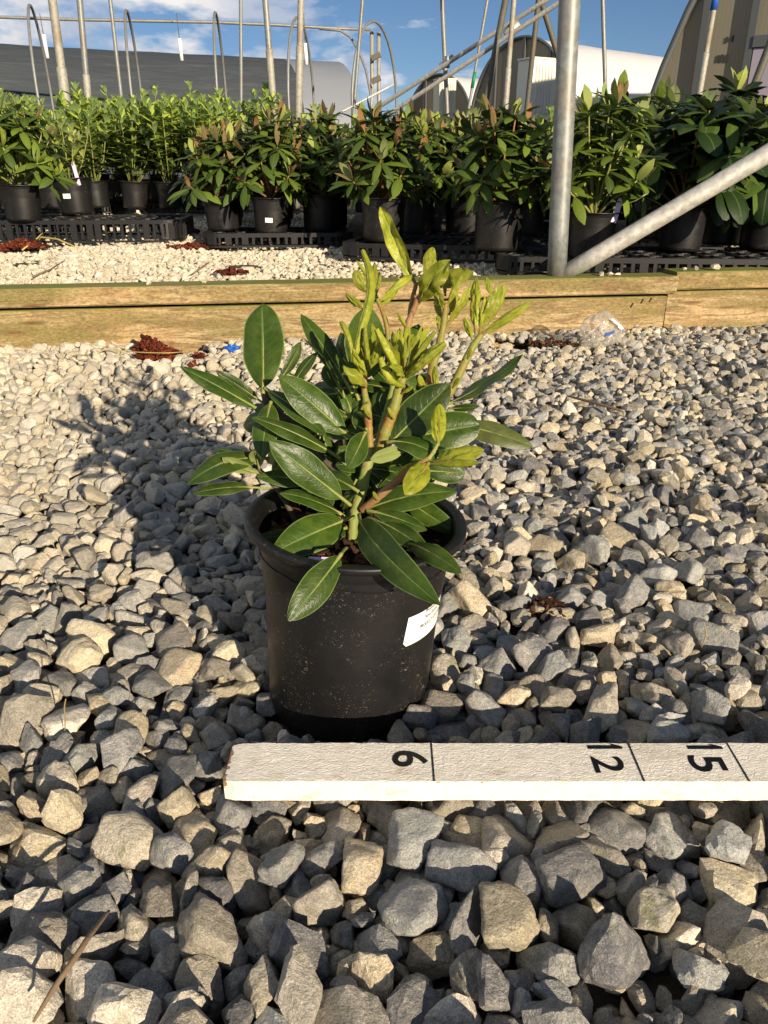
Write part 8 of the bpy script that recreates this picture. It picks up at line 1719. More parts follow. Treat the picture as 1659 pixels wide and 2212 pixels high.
def potted(px, py, wpx, dh, kind, seed, label, individual=True, sticker_at=None, tagc=None, hscale=1.0, cat='potted plant', group=None, size=None, xy=None, lean=0.0):
    R_ = random.Random(seed)
    if xy is None: p, t = onbed(px, py, dh); p = Vector((p.x, p.y, bedz(p.y) + dh)); D = wpx / F * t
    else: p = Vector((xy[0], xy[1], bedz(xy[1]) + dh)); D = wpx
    D = max(.15, min(.215, D)); p.y += D * .37
    hscale *= R_.uniform(.88, 1.12); root = empty('potted_shrub' if kind in ('shrub', 'yellow') else 'potted_rhododendron', p, (R_.uniform(-.03, .03), R_.uniform(-.04, .04), 0)); lx, ly = R_.uniform(-.16, .16), R_.uniform(-.1, .1); tag(root, label, cat, group)
    key = round(D, 2)
    if key not in POTS: POTS[key] = (pot_mesh(key / 2, key * .80, 36, BLACK), soil_mesh(key / 2, key * .80, 1, 4, 18))
    Hh = key * .80; rt = key / 2
    pr = R_.uniform(0, tau); link('pot', POTS[key][0], root, Matrix.Rotation(pr, 4, 'Z')); link('soil', POTS[key][1], root, Matrix.Rotation(pr, 4, 'Z'))
    z0 = Hh * .86
    off = Matrix.Translation((0, 0, z0)) @ Matrix(((1, 0, lx, 0), (0, 1, ly, 0), (0, 0, 1, 0), (0, 0, 0, 1)))
    if kind == 'shrub': Lv, St = shrub(R_, .36 * hscale, .17, 17, .10)
    elif kind == 'yellow': Lv, St = shrub(R_, .25 * hscale, .12, 13, .072, True)
    elif kind == 'rhodo': Lv, St = rhodo(R_, .29 * hscale, .17, 22, .10, ['dark', 'dark', 'mid'], ['brown', 'brown', 'yel'], .75)
    elif kind == 'rhodog': Lv, St = rhodo(R_, .30 * hscale, .17, 22, .095, ['dark', 'mid', 'mid'], ['yel', 'light', 'brown'], .6)
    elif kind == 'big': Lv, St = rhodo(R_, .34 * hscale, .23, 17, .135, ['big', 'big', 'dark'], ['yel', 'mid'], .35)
    mb = MB()
    for s in St:
        mb.tube([off @ q_ for q_ in s], [.0042, .0036, .003, .0022][:len(s)] if len(s) == 4 else [.0035, .003, .0018], 6)
    mb.build('stem', STEM_B if kind in ('rhodo', 'big') else STEM_G, root)
    if individual:
        if len(Lv) > 296: R_.shuffle(Lv); Lv = Lv[:296]
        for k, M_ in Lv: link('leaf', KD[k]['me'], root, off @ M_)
    else:
        mats = []; V = []; T = []; U = []; mi = []; c = 0
        for k, M_ in Lv:
            K = KD[k]
            if K['mat'] not in mats: mats.append(K['mat'])
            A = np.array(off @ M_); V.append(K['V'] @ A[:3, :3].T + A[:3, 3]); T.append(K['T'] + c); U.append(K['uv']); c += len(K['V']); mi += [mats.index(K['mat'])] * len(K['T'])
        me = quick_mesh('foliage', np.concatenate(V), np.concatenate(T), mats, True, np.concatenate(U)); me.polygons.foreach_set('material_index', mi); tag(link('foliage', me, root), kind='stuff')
    if sticker_at is not None:
        az, vz = sticker_at; mb = MB(); v = []; nu = 6
        for j in (0, 1):
            for i in range(nu + 1):
                z = Hh * (vz + .13 * j); a_ = az + .42 * (i / nu - .5); r = rt * (.790 + .045 * (z / Hh)) + .003; v.append((r * sin(a_), -r * cos(a_), z))
        mb.add(v, [(i, i + 1, nu + 2 + i, nu + 1 + i) for i in range(nu)])
        mb.build('sticker', TAGWHITE, root)
    if tagc is not None:
        m_, tx, tilt, ln = tagc; q = p + Vector((tx, -rt * .72, Hh * .86))
        tr = empty('plant_tag', q, (radians(-8), radians(tilt), 0)); b_ = MB()
        w_ = .0085; b_.add([(x, y, z) for x, z in ((-w_, -.01), (w_, -.01), (w_, ln - .01), (w_ * .4, ln), (-w_ * .4, ln), (-w_, ln - .01)) for y in (-.0005, .0005)],
              [(0, 2, 4, 6, 8, 10), (11, 9, 7, 5, 3, 1)] + [(2 * i, 2 * i + 1, (2 * i + 3) % 12, (2 * i + 2) % 12) for i in range(6)], smooth=False)
        b_.build('tag_strip', m_[0], tr); tag(tr, m_[1], 'plant tag')
    return root

HT, HM = .09, .055
tray(130, 478, HT, 1.0, .44, radians(4), 'black tray at the far left holding the yellowish small plant')
tray(60, 440, .06, 1.1, .45, radians(0), 'black tray in the second row at the left, under the light green shrubs')
tray(395, 440, .06, .62, .45, radians(-10), 'empty-looking black grid tray between the left shrubs and the rhododendrons')
tray(600, 505, HM, .62, .36, radians(5), 'black tray under the two pots in the middle, one with a white sticker')
tray(980, 532, HM, .85, .40, radians(-14), 'black tray with tall ribs left of the thick steel post')
tray(1430, 560, HM, 1.0, .40, radians(-6), 'black tray behind the bright diagonal brace at the right')
tray(1010, 492, .05, .9, .42, radians(0), 'black tray in shade behind the ribbed tray left of the post')
G1 = 'potted light green shrubs at the left'; G2 = 'potted rhododendrons in the middle rows'; G3 = 'dark broad-leaved plants at the right'
potted(38, 480, 95, HT, 'rhodog', 101, 'dark-bottomed rhododendron with yellow tips in the pot cut by the left edge', group=G2, hscale=1.0)
potted(155, 464, 90, HT, 'yellow', 102, 'small yellow-green plant in a black pot with a white sticker and a tall lilac tag', sticker_at=(-.05, .45), tagc=((TAGLILAC, 'tall lilac tag beside the small yellow-green plant at the left'), .055, -12, .095), group=G1)
potted(205, 432, 66, .06, 'shrub', 103, 'light green shrub whose pot stands half behind the small yellow-green plant', group=G1, hscale=1.1)
potted(272, 434, 70, .06, 'shrub', 104, 'light green shrub in the pot with a short white tag', tagc=((TAGWHITE, 'short white tag in the back-row pot left of centre'), -.01, -6, .045), group=G1, hscale=1.25)
potted(352, 436, 76, .06, 'shrub', 105, 'light green shrub above the empty black grid tray', group=G1, hscale=1.0)
potted(478, 499, 86, HM, 'rhodo', 106, 'upright rhododendron in the left pot of the middle tray, without a sticker', group=G2, hscale=.85)
potted(582, 505, 90, HM, 'rhodo', 107, 'full rhododendron with drooping leaves in the middle pot with a white sticker', sticker_at=(.0, .32), group=G2, hscale=1.1)
potted(690, 500, 92, HM, 'rhodo', 108, 'shaded rhododendron right beside the stickered middle pot', group=G2, hscale=.82)
potted(828, 524, 110, HM, 'rhodo', 109, 'brownish rhododendron with bare yellow stems straight behind the tallest new leaf', group=G2, hscale=1.0)
potted(948, 500, 98, HM, 'rhodo', 110, 'rhododendron in deep shade with a pale sticker, left of the pot on the ribbed tray', sticker_at=(-.5, .62), group=G2, hscale=.82)
potted(1078, 545, 126, HM, 'rhodo', 111, 'rhododendron in the large pot on the ribbed tray just left of the steel post', tagc=((TAGLILAC, 'short lilac tag in the pot left of the steel post'), -.04, 3, .035), group=G2, hscale=.92)
potted(1282, 562, 122, HM, 'rhodog', 112, 'tall glossy rhododendron in the pot right behind the steel post and brace foot', tagc=((TAGLILAC, 'lilac tag in the pot between the steel post and the diagonal brace'), .05, 14, .06), group=G2, hscale=1.12)
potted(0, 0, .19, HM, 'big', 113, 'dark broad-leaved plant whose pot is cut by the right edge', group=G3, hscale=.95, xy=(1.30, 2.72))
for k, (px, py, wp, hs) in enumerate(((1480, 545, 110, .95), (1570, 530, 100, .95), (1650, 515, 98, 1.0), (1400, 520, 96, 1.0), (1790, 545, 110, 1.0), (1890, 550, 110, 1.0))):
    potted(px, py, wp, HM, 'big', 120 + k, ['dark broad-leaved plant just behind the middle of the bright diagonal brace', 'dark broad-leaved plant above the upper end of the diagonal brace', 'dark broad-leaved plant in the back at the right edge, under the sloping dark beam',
        'dark broad-leaved plant between the glossy rhododendron and the brace, in the second row', 'unseen dark broad-leaved plant added just outside the right edge to cast shade', 'unseen dark broad-leaved plant added outside the right edge to cast shade, nearest to the timber'][k], group=G3, hscale=hs)  # the two beyond the right edge are unseen, added to shade their neighbours
# second and third rows
RB_ = random.Random(77); n_ = 0
def row(y0, x0, x1, step, kinds, lab, grp, hs, ind, dh=.05, jit=.04):
    x = x0
    while x < x1:
        y = y0 + RB_.uniform(-jit, jit) + (x * .0)
        potted(0, 0, .19, dh, RB_.choice(kinds), RB_.randrange(9999), lab, individual=ind, group=grp, hscale=hs * RB_.uniform(.9, 1.1), xy=(x, y)); x += step * RB_.uniform(.92, 1.08)
BR = 'light green shrub in the dense back rows at the left'
MR = 'rhododendron in the dense back rows behind the middle trays'
DR = 'dark broad-leaved plant in the dense back rows at the right'
row(5.05, -3.3, -1.0, .25, ['shrub'], 'light green shrub in the nearest of the three dense back rows at the left', 'light green shrubs of the back rows', 1.15, False)
row(5.5, -3.5, -.9, .25, ['shrub'], 'light green shrub in the middle one of the three dense back rows at the left', 'light green shrubs of the back rows', 1.3, False)
row(6.0, -3.8, -.4, .27, ['shrub'], 'tallest light green shrub in the rearmost row at the left, against the shade house', 'light green shrubs of the back rows', 1.35, False)
row(3.9, -2.6, -1.9, .25, ['rhodog'], 'light green leafy plant in the second row at the far left edge', 'light green plants of the second row', .9, False)
row(3.65, -.72, .0, .24, ['rhodo'], 'rhododendron right behind the stickered middle pot, second row', 'rhododendrons of the back rows', .9, False)
row(3.35, .12, .95, .24, ['rhodo'], 'rhododendron in the row directly behind the pot left of the steel post', 'rhododendrons of the back rows', .95, False)
row(3.75, .1, 1.1, .24, ['rhodo', 'rhodog'], 'rhododendron in the third row behind the steel post', 'rhododendrons of the back rows', 1.0, False)
row(4.15, -.8, 1.2, .26, ['rhodo', 'rhodog'], 'rhododendron in the fourth row, showing only its top between nearer plants', 'rhododendrons of the back rows', .95, False)
row(4.7, -.9, 1.3, .27, ['rhodog', 'shrub', 'rhodo'], 'plant in the rearmost middle row whose tips reach the white roofs', 'rhododendrons of the back rows', 1.0, False)
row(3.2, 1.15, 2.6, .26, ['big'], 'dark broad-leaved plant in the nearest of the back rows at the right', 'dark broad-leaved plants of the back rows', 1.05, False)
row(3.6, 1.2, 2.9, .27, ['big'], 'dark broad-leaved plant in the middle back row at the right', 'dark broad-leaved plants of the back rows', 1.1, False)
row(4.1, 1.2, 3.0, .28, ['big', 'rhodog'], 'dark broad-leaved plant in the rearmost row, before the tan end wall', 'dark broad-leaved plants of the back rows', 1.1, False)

# ------------------------------------------------------------------ post, braces and hoops of the near frame
def bar(name, p, q, rad, mat, parent=None, seg=20, ends=True, wob=0.0):
    p, q = Vector(p), Vector(q); n = 14; mb = MB()
    pts = [p.lerp(q, i / n) + Vector((noise.noise(Vector((i, 1, 2))), 0, 0)) * wob for i in range(n + 1)]
    mb.tube([x - p for x in pts], rad, seg); return mb.build(name, mat, parent, Matrix.Translation(p))
post = empty('steel_corner_post', onface(1203, 588, .05))
pb = onface(1203, 588, .055); zc = (pb - CAMV).dot(FWD); pt_top = at(1231, 0, zc / 1.0)
# top of the post: same distance from the camera in plan, so that it leans only a little
d_ = FWD + Vector(((1231 - CX) / F, 0, 0)) - UP * ((0 - CY) / F); tt = (pb.y + .01) / d_.y; ptop = CAMV + d_ * tt
post.location = pb - Vector((0, 0, .01))
vec = (ptop - pb); RPOST = 20.5 / F * zc
mb = MB(); mb.tube([vec * (i / 12 * 2.2) for i in range(13)], RPOST, 32); mb.build('post_tube', STEEL, post)
tag(post, 'thick grey galvanised steel post standing on the timber edging, right of the plants', 'steel post')
q0 = onface(1222, 590, .05); d_ = FWD + Vector(((1659 - CX) / F, 0, 0)) - UP * ((332 - CY) / F)
s0 = (pb + Vector((0, 0, .0)) - CAMV); tt = ((mid_e - enor * .10 - CAMV).dot(enor)) / d_.dot(enor); q1 = CAMV + d_ * tt
qd = (q1 - q0); br = empty('diagonal_brace', q0); tag(br, 'bright silver diagonal tube rising to the right from the foot of the thick post', 'brace')
mb = MB(); mb.tube([qd * (i / 10 * 2.0 - .02) for i in range(11)], .0245, 32); mb.build('brace_tube', STEEL2, br)

def hoop_leg(name, x0, x1, y1, wpx, dia, mat, label, cat='hoop tube', joint=None, grp=None, top=None, base_c=None):
    z = F * dia / wpx; dia *= .84; d0 = FWD + Vector(((x0 - CX) / F, 0, 0)) + UP * (CY / F); d1 = FWD + Vector(((x1 - CX) / F, 0, 0)) - UP * ((y1 - CY) / F)
    Y = z * .98; a = CAMV + d0 * (Y / d0.y); b = CAMV + d1 * (Y / d1.y); k = (a - b) / (a.z - b.z)
    base = b + k * (bedz(Y) - .02 - b.z); topz = a.z + .35; tp = b + k * (topz - b.z)
    root = empty(name, base); tag(root, label, cat, grp); mb = MB(); r = dia / 2
    s = 1 if x0 < x1 else -1
    arc = [tp + Vector((s * .5 * (1 - cos(t)) * 1.6 + k.x * .6 * sin(t), 0, .8 * sin(t))) for t in (0, .15, .3, .5, .7, .9, 1.2)]
    pts = [base.lerp(tp, i / 6) for i in range(6)] + arc
    mb.tube([q - base for q in pts], r, 14); mb.build('hoop_tube', mat, root)
    if joint is not None:
        dj = FWD + Vector((((x0 + (x1 - x0) * joint / y1) - CX) / F, 0, 0)) - UP * ((joint - CY) / F); j = CAMV + dj * (Y / dj.y)
        mb = MB(); mb.tube([base - base, j - base, (j - base) + k * .012], [r * 1.22, r * 1.22, r * 1.05], 14); mb.build('ground_sleeve', STEELW, root)
    if base_c is not None:
        pcol, ya, yb = base_c; q = []
        for yy in (ya, yb):
            dj = FWD + Vector((((x0 + (x1 - x0) * yy / y1) - CX) / F, 0, 0)) - UP * ((yy - CY) / F); q.append(CAMV + dj * (Y / dj.y) - base)
        mb = MB(); mb.tube(q, r * 1.25, 14); mb.build('tape_band', pcol, root)
    return root
GREEN = plain('green_tape', (.01, .20, .08), .5); BLUE = plain('blue_tape', (.02, .10, .42), .5)
hoop_leg('hoop_leg', 113, 140, 205, 18, .066, STEELW, 'thick pale tube with a sleeve joint, second upright from the left edge', joint=150)
hoop_leg('hoop_leg', 172, 190, 210, 13, .050, STEEL, 'grey tube to the right of the thick pale one, above the light shrubs', joint=165)
hoop_leg('hoop_leg', 238, 262, 210, 8, .042, STEEL, 'thin dark leaning tube in front of the left end of the dark shade cloth')
hoop_leg('hoop_leg', 520, 521, 215, 7.5, .042, STEEL, 'thin upright tube in the middle of the dark shade cloth')
hoop_leg('hoop_leg', 573, 589, 205, 13, .048, STEEL, 'grey tube near the right end of the dark shade cloth', joint=110)
hoop_leg('hoop_leg', 650, 645, 230, 14, .052, STEELW, 'pale tube with a thick lower sleeve, in front of the translucent film end', joint=103)
hoop_leg('hoop_leg', 783, 765, 230, 7, .042, STEEL, 'thin tube leaning left, beside the narrow far hoop')
hoop_leg('hoop_leg', 955, 966, 240, 9.5, .042, STEEL, 'grey tube crossing the twin braces in front of the farthest heater box')
hoop_leg('hoop_leg', 1053, 1012, 235, 6, .038, STEEL, 'thin tube leaning left with a green band low down', base_c=(GREEN, 155, 190))
hoop_leg('hoop_leg', 1110, 1093, 215, 11, .042, STEELW, 'pale stained tube that carries the clamp of the twin braces', joint=150)
hoop_leg('hoop_leg', 1092, 1046, 232, 14, .055, STEELD, 'dark thick slanting tube left of the stained one')
hoop_leg('hoop_leg', 1163, 1140, 215, 11, .045, STEELD, 'dark rusty upright tube in front of the nearer heater box')
hoop_leg('hoop_leg', 1168, 1222, 175, 12, .05, STEELD, 'dark slanting strut that meets the thick post from the left')
hoop_leg('hoop_leg', 1302, 1308, 205, 9, .042, STEEL, 'thin grey tube in front of the white roof right of the thick post')
hoop_leg('hoop_leg', 1545, 1508, 215, 12, .045, STEELW, 'pale tube with a blue band at the top, in front of the tan end wall', joint=118, base_c=(BLUE, -30, 22))
hoop_leg('hoop_leg', 1700, 1618, 215, 18, .06, STEELD, 'thick dark sloping beam at the right edge')
def zbar(name, a, b, za, zb, rad, mat, label):
    p = at(a[0], a[1], za); q = at(b[0], b[1], zb); root = empty(name, p); tag(root, label, 'brace')
    mb = MB(); mb.tube([(q - p) * (i / 8) for i in range(9)], rad, 12); mb.build('brace_tube', mat, root); return root
b1 = zbar('twin_brace', (770, 262), (1240, -38), 6.6, 5.2, .016, STEEL2, 'upper tube of the two parallel braces sloping up to the thick post')
b2 = zbar('twin_brace', (800, 273), (1290, -48), 6.3, 5.0, .016, STEEL2, 'lower tube of the two parallel braces sloping up to the thick post')
zbar('thin_brace', (700, 262), (851, 182), 9, 9, .012, STEEL2, 'thin pale brace low behind the narrow far hoop')
p = at(1106, 64, 5.55); cl = empty('tube_clamp', p); tag(cl, 'bright clamp joining the twin braces to the stained upright', 'clamp')
mb = MB(); mb.tube([(-.05, 0, -.032), (.05, 0, .032)], .027, 10); mb.tube([(0, .0, -.04), (0, 0, .04)], .022, 10); mb.build('clamp_body', STEEL2, cl)
p = at(966, 134, 6.0); cl = empty('tube_clamp', p); tag(cl, 'bright clamp where the upper brace meets the grey tube', 'clamp')
mb = MB(); mb.tube([(-.05, 0, -.032), (.05, 0, .032)], .026, 10); mb.tube([(0, .0, -.04), (0, 0, .04)], .022, 10); mb.build('clamp_body', STEEL2, cl)

# ------------------------------------------------------------------ bare far frame: purlin, narrow hoops, hanging tags
ZF = 14.5
def farpt(px, py): return at(px, py, ZF + px * .0015)
pur = empty('ridge_purlin', farpt(-80, 32)); tag(pur, 'long horizontal ridge tube that carries the bare far hoops', 'purlin')
mb = MB(); P0 = farpt(-80, 32); mb.tube([farpt(x, y) - P0 for x, y in ((-80, 32), (0, 37), (150, 42), (300, 45), (460, 48), (600, 54), (720, 61), (800, 64))], .028, 8); mb.build('purlin_tube', STEEL, pur)
HL = ['bare narrow hoop farthest left, behind the thick pale tube', 'second bare narrow hoop from the left', 'third bare narrow hoop, left of the middle tube', 'fourth bare hoop, around the pale tube with the thick sleeve', 'wide bare hoop at the right end of the purlin, with clamped posts inside']
for k, (xa, xb, xt, yt) in enumerate(((80, 110, 92, 26), (283, 305, 288, 36), (469, 488, 475, 40), (622, 678, 648, 50), (763, 859, 822, 57))):
    a = farpt(xa, 200); b = farpt(xb, 200); t_ = farpt((xt), yt)
    if k < 4: a = at(xa, 200, ZF - 1.1 + xa * .0015); b = at(xb, 200, ZF + 1.1 + xb * .0015); base = Vector(((a.x + b.x) / 2, (a.y + b.y) / 2, .1))
    root = empty('far_hoop', base); tag(root, HL[k], 'hoop', 'bare hoops of the far frame'); dep = 1.0
    a.y -= dep * 0; r_ = (b - a) / 2; cen_ = (a + b) / 2; ht = t_.z - 1.9
    pts = []
    for s in (-1, -.98): pts.append(Vector((cen_.x + s * r_.x, cen_.y + (s * dep if k == 4 else s * r_.y), .1 if s == -1 else 1.3)))
    for j in range(1, 16):
        an = pi - pi * j / 16; pts.append(Vector((cen_.x + r_.x * cos(an), cen_.y + (dep if k == 4 else r_.y) * cos(an), 1.35 + (t_.z - 1.35) * sin(an) ** .9)))
    for s in (.98, 1): pts.append(Vector((cen_.x + s * r_.x, cen_.y + (s * dep if k == 4 else s * r_.y), .1 if s == 1 else 1.3)))
    mb = MB(); mb.tube([q - base for q in pts], .026, 8); mb.build('hoop_tube', STEEL, root)
    if k == 4:
        for px in (803, 818):
            q = farpt(px, 68); mb = MB(); mb.tube([(0, 0, 0), (0, 0, -(q.z - .1))], .04, 8); mb.build('post_tube', STEELW, root, Matrix.Translation(q - base))
        for py in (122, 172):
            q = farpt(812, py); mb = MB(); mb.box((0, 0, 0), (.20, .09, .10)); mb.build('clamp', STEELD, root, Matrix.Translation(q - base) @ Matrix.Rotation(-.4, 4, 'Y'))
bp = empty('bent_tube', farpt(690, 62)); tag(bp, 'bent tube curving down to the wide bare hoop from the purlin', 'bent tube')
P0 = farpt(690, 62); mb = MB(); mb.tube([farpt(x, y) - P0 for x, y in ((690, 62), (735, 66), (757, 80), (775, 110), (790, 150), (800, 200), (804, 250))], .024, 8); mb.build('bent_tube_body', STEEL, bp)
for k, (px, y0, y1) in enumerate(((103, 82, 126), (393, 90, 131), (662, 100, 140))):
    q = farpt(px, y1); root = empty('hanging_strip', q); tag(root, ['white strip hanging from the purlin at the far left', 'white strip hanging from the purlin in front of the sky, middle one', 'white strip hanging beside the pale sleeved tube'][k], 'hanging strip')
    h = (farpt(px, y0) - q).length; mb = MB(); mb.tube([(0, 0, 0), (-.01, 0, h)], .035, 8); mb.build('strip_body', TAGWHITE, root)
    h2 = (farpt(px, 44) - q).length; mb = MB(); mb.tube([(-.01, 0, h), (-.02, 0, h2)], .008, 6); mb.build('strip_cord', STEELD, root)

# ------------------------------------------------------------------ covered houses
def cloth_mat():
    M = NT('shade_cloth'); p = M.obj()
    c = M.mix(M.noise(M.mapr(p, (.5, .5, 5)), 1, 4), (.036, .044, .052, 1), (.054, .064, .073, 1)); c = M.mix(M.ramp(M.noise(M.mapr(p, (1.2, 1, 14)), 1, 4, .7), (.5, 0.0), (.75, .35)), c, (.11, .12, .125, 1))
    M.set(c, .85, spec=.2); M.bump(M.noise(M.mapr(p, (1, 1, 6)), 1.5, 4), .6, .08); return M.m
def film_mat(name, col, var=.12):
    M = NT(name); p = M.obj()
    c = M.mix(M.noise(M.mapr(p, (.6, .6, .6)), 1, 4), col, tuple(x * (1 - var) for x in col[:3]) + (1,)); c = M.mix(M.ramp(M.noise(M.mapr(p, (.25, 3, 3)), 1, 4, .6), (.55, 0.0), (.8, .2)), c, tuple(x * .7 for x in col[:3]) + (1,))
    M.set(c, .45, spec=.4); M.bump(M.noise(M.mapr(p, (1, .4, .8)), 1.2, 4), .5, .06)
    tr = M.n('ShaderNodeBsdfTranslucent'); M.l(c, tr.inputs[0]); m_ = M.n('ShaderNodeMixShader'); m_.inputs[0].default_value = .35
    M.l(M.b.outputs[0], m_.inputs[1]); M.l(tr.outputs[0], m_.inputs[2]); M.l(m_.outputs[0], M.out.inputs[0]); return M.m
CLOTH = cloth_mat(); FILM = film_mat('white_film', (.84, .85, .86, 1), .05); FILMG = film_mat('clear_film', (.30, .33, .38, 1))
def poly_mat():
    M = NT('polycarbonate'); p = M.obj()
    c = M.mix(M.noise(M.mapr(p, (.8, .8, .5)), 1, 4), (.22, .20, .145, 1), (.28, .255, .185, 1))
    wv = M.n('ShaderNodeTexWave'); wv.inputs['Scale'].default_value = 9; M.l(p, wv.inputs['Vector']); c = M.mix(M.math('MULTIPLY', wv.outputs['Fac'], .10), c, (.07, .065, .05, 1))
    M.set(c, .35, spec=.5); tr = M.n('ShaderNodeBsdfTranslucent'); M.l(c, tr.inputs[0]); m_ = M.n('ShaderNodeMixShader'); m_.inputs[0].default_value = .35
    M.l(M.b.outputs[0], m_.inputs[1]); M.l(tr.outputs[0], m_.inputs[2]); M.l(m_.outputs[0], M.out.inputs[0]); return M.m
POLY = poly_mat(); FRAMEM = plain('grey_frame', (.10, .11, .11), .5, .4)
def hoop_house(name, label, front, az, length, r, h, roof_mat, gable_mat, studs=(), beam=None, z0=.1, gothic=.0, split=None, rear=True, door=None, ribs=4):
    "front: centre of the near gable on the ground; az: direction of the ridge, clockwise from +Y"
    root = empty(name, (front[0], front[1], z0), (0, 0, -az)); tag(root, label, 'greenhouse'); n = 28
    def prof(k):
        a = pi * k / n; x = -r * cos(a); z = h * sin(a) ** (.62 if gothic == 0 else .8)
        if gothic: x = -r * (cos(a) * (1 - gothic) + gothic * (1 - 2 * k / n))
        return x, z
    sections = [(0, length, roof_mat)] if split is None else [(0, split[0], roof_mat), (split[0], length, split[1])]
    for (ya, yb, m_) in sections:
        ms = max(3, int((yb - ya) / .8)); mb = MB(); v = []
        for i in range(ms + 1):
            y = ya + (yb - ya) * i / ms; sag = 1 - .008 * abs(sin(pi * y / 1.8))
            for k in range(n + 1):
                x, z = prof(k); v.append((x * sag, y, z * sag + .012 * noise.noise(Vector((x, y, z)))))
        mb.add(v, [(i * (n + 1) + k, (i + 1) * (n + 1) + k, (i + 1) * (n + 1) + k + 1, i * (n + 1) + k + 1) for i in range(ms) for k in range(n)]); mb.build('roof_cover', m_, root)
    for yy in ([.03] + ([length] if rear else [])):
        mb = MB(); v = [(0, yy, 0)] + [(prof(k)[0] * .999, yy, prof(k)[1] * .999) for k in range(n + 1)]; mb.add(v, [(0, k + 1, k + 2) for k in range(n)], smooth=False); mb.build('gable_wall', gable_mat, root)
    mb = MB(); mb.tube([(prof(k)[0] * 1.005, -.01, prof(k)[1] * 1.005) for k in range(n + 1)], .035, 8); mb.build('gable_hoop', FRAMEM, root)
    for x in studs:
        k = min(range(n + 1), key=lambda q: abs(prof(q)[0] - x)); mb = MB(); mb.box((x, -.02, prof(k)[1] / 2), (.06, .05, prof(k)[1])); mb.build('stud', FRAMEM, root)
    if beam is not None: mb = MB(); mb.box(((beam[0] + beam[1]) / 2, -.03, beam[2]), (beam[1] - beam[0], .06, .09)); mb.build('cross_beam', FRAMEM, root)
    if door is not None: mb = MB(); mb.box(((door[0] + door[1]) / 2, -.022, door[2] / 2), (door[1] - door[0], .03, door[2])); mb.build('door', DOORM, root)
    return root
DOORM = plain('lilac_grey_door', (.30, .27, .34), .5, var=.2, scale=2)
# long shade house at the left; its ridge runs to the right and slightly away
def gy(px, Y): return (px - CX) / F * 0
def ridge(px, py, Y):
    d = FWD + Vector(((px - CX) / F, 0, 0)) - UP * ((py - CY) / F); return CAMV + d * (Y / d.y)
A_ = ridge(-160, 112, 21.0); B_ = ridge(722, 146, 25.0)
az = math.atan2(B_.x - A_.x, B_.y - A_.y); Ln = math.hypot(B_.x - A_.x, B_.y - A_.y)
C_ = ridge(604, 135, 24.4); spl = math.hypot(C_.x - A_.x, C_.y - A_.y)
hoop_house('shade_house', 'long low house under dark grey shade cloth at the left, right end clear', (A_.x, A_.y), az, Ln, 2.2, B_.z + .05, CLOTH, CLOTH, split=(spl, FILMG), rear=False)
def house_at(name, label, pk, z, az_deg, length, r, **k):
    q = ridge(pk[0], pk[1], z); return hoop_house(name, label, (q.x, q.y), radians(az_deg), length, r, q.z - .1, FILM, POLY, **k), q
h1, q1_ = house_at('greenhouse', 'farthest small white-roofed greenhouse, left of the middle one', (948, 162), 24, 50, 12, 1.45, studs=(-.5, .6))
h2, q2_ = house_at('greenhouse', 'white-roofed greenhouse behind the thick post with a tan rounded end wall', (1128, 82), 18.5, 52, 14, 1.5, studs=(-.7, .1, .8))
def box_thing(name, label, cat, c, d, mat, rz):
    root = empty(name, c, (0, 0, rz)); tag(root, label, cat); mb = MB(); mb.box((0, 0, 0), d); mb.build('housing', mat, root)
    mb = MB()
    for k in range(6): mb.box((-d[0] * .32 + d[0] * .64 * k / 5, -d[1] / 2 - .012, 0), (.02, .02, d[2] * .8))
    mb.build('louvre', mat, root)
    mb = MB(); mb.box((0, 0, d[2] / 2 + .02), (d[0] * 1.06, d[1] * 1.06, .03)); mb.build('lid', mat, root)
    mb = MB(); [mb.box((sx * d[0] * .4, 0, -d[2] / 2 - (c.z - d[2] / 2) / 2 + .02), (.06, .06, c.z - d[2] / 2)) for sx in (-1, 1)]; mb.build('support', STEELD, root)
HEAT = plain('cream_heater', (.66, .62, .46), .5, var=.1, scale=4); HEATB = plain('cream_box', (.70, .68, .58), .5)
c_ = ridge(960, 216, 21.0); box_thing('heater_box', 'cream heater box on the end of the farthest greenhouse, crossed by a tube', 'heater', c_, (.42, .4, .82), HEAT, .3)
c_ = ridge(1157, 196, 15.6); box_thing('heater_box', 'cream heater box beside the rusty tube, on the middle greenhouse', 'heater', c_, (.54, .4, .92), HEATB, .5)
# the near greenhouse at the right: gable towards the camera
gl = ridge(1368, 240, 8.6); Rg = 3.3
hoop_house('greenhouse', 'large near greenhouse at the right with a tan ribbed end wall and grey door', (gl.x + Rg * cos(radians(35)), gl.y - Rg * sin(radians(35))), radians(35), 12, Rg, 4.0, FILM, POLY, studs=(-2.72, -2.3, -1.0, 0, 1.2), beam=(-2.27, 1.2, 1.36), gothic=.45, door=(-2.26, -.4, 1.31))
MARK = plain('dark_print', (.03, .03, .025), .6)
mk = []
dg0 = Vector((gl.x, gl.y - .06, 0))
for k, (px, py, w_, h_) in enumerate(((1570, 86, 4, 9), (1577, 84, 4, 3), (1582, 83, 4, 9), (1550, 127, 4, 11), (1559, 126, 5, 12), (1569, 126, 5, 12), (1454, 222, 5, 14))):
    q = ridge(px, py, gl.y - .9 * 0 - .1 - (px - 1432) * .0 ); mb = MB(); s_ = q.y / F * 1.02; mk.append((q, w_ * s_, h_ * s_))
root = empty('vent_marks', (mk[0][0].x, mk[0][0].y - .0, mk[0][0].z)); tag(root, 'small dark printed marks on the tan end wall at the right', 'printed marks')
hh = [o for o in bpy.data.objects if o.name.startswith('greenhouse')][-1]; bpy.context.view_layer.update()
Mi = hh.matrix_world.inverted(); mb = MB(); bpy.data.objects.remove(root)
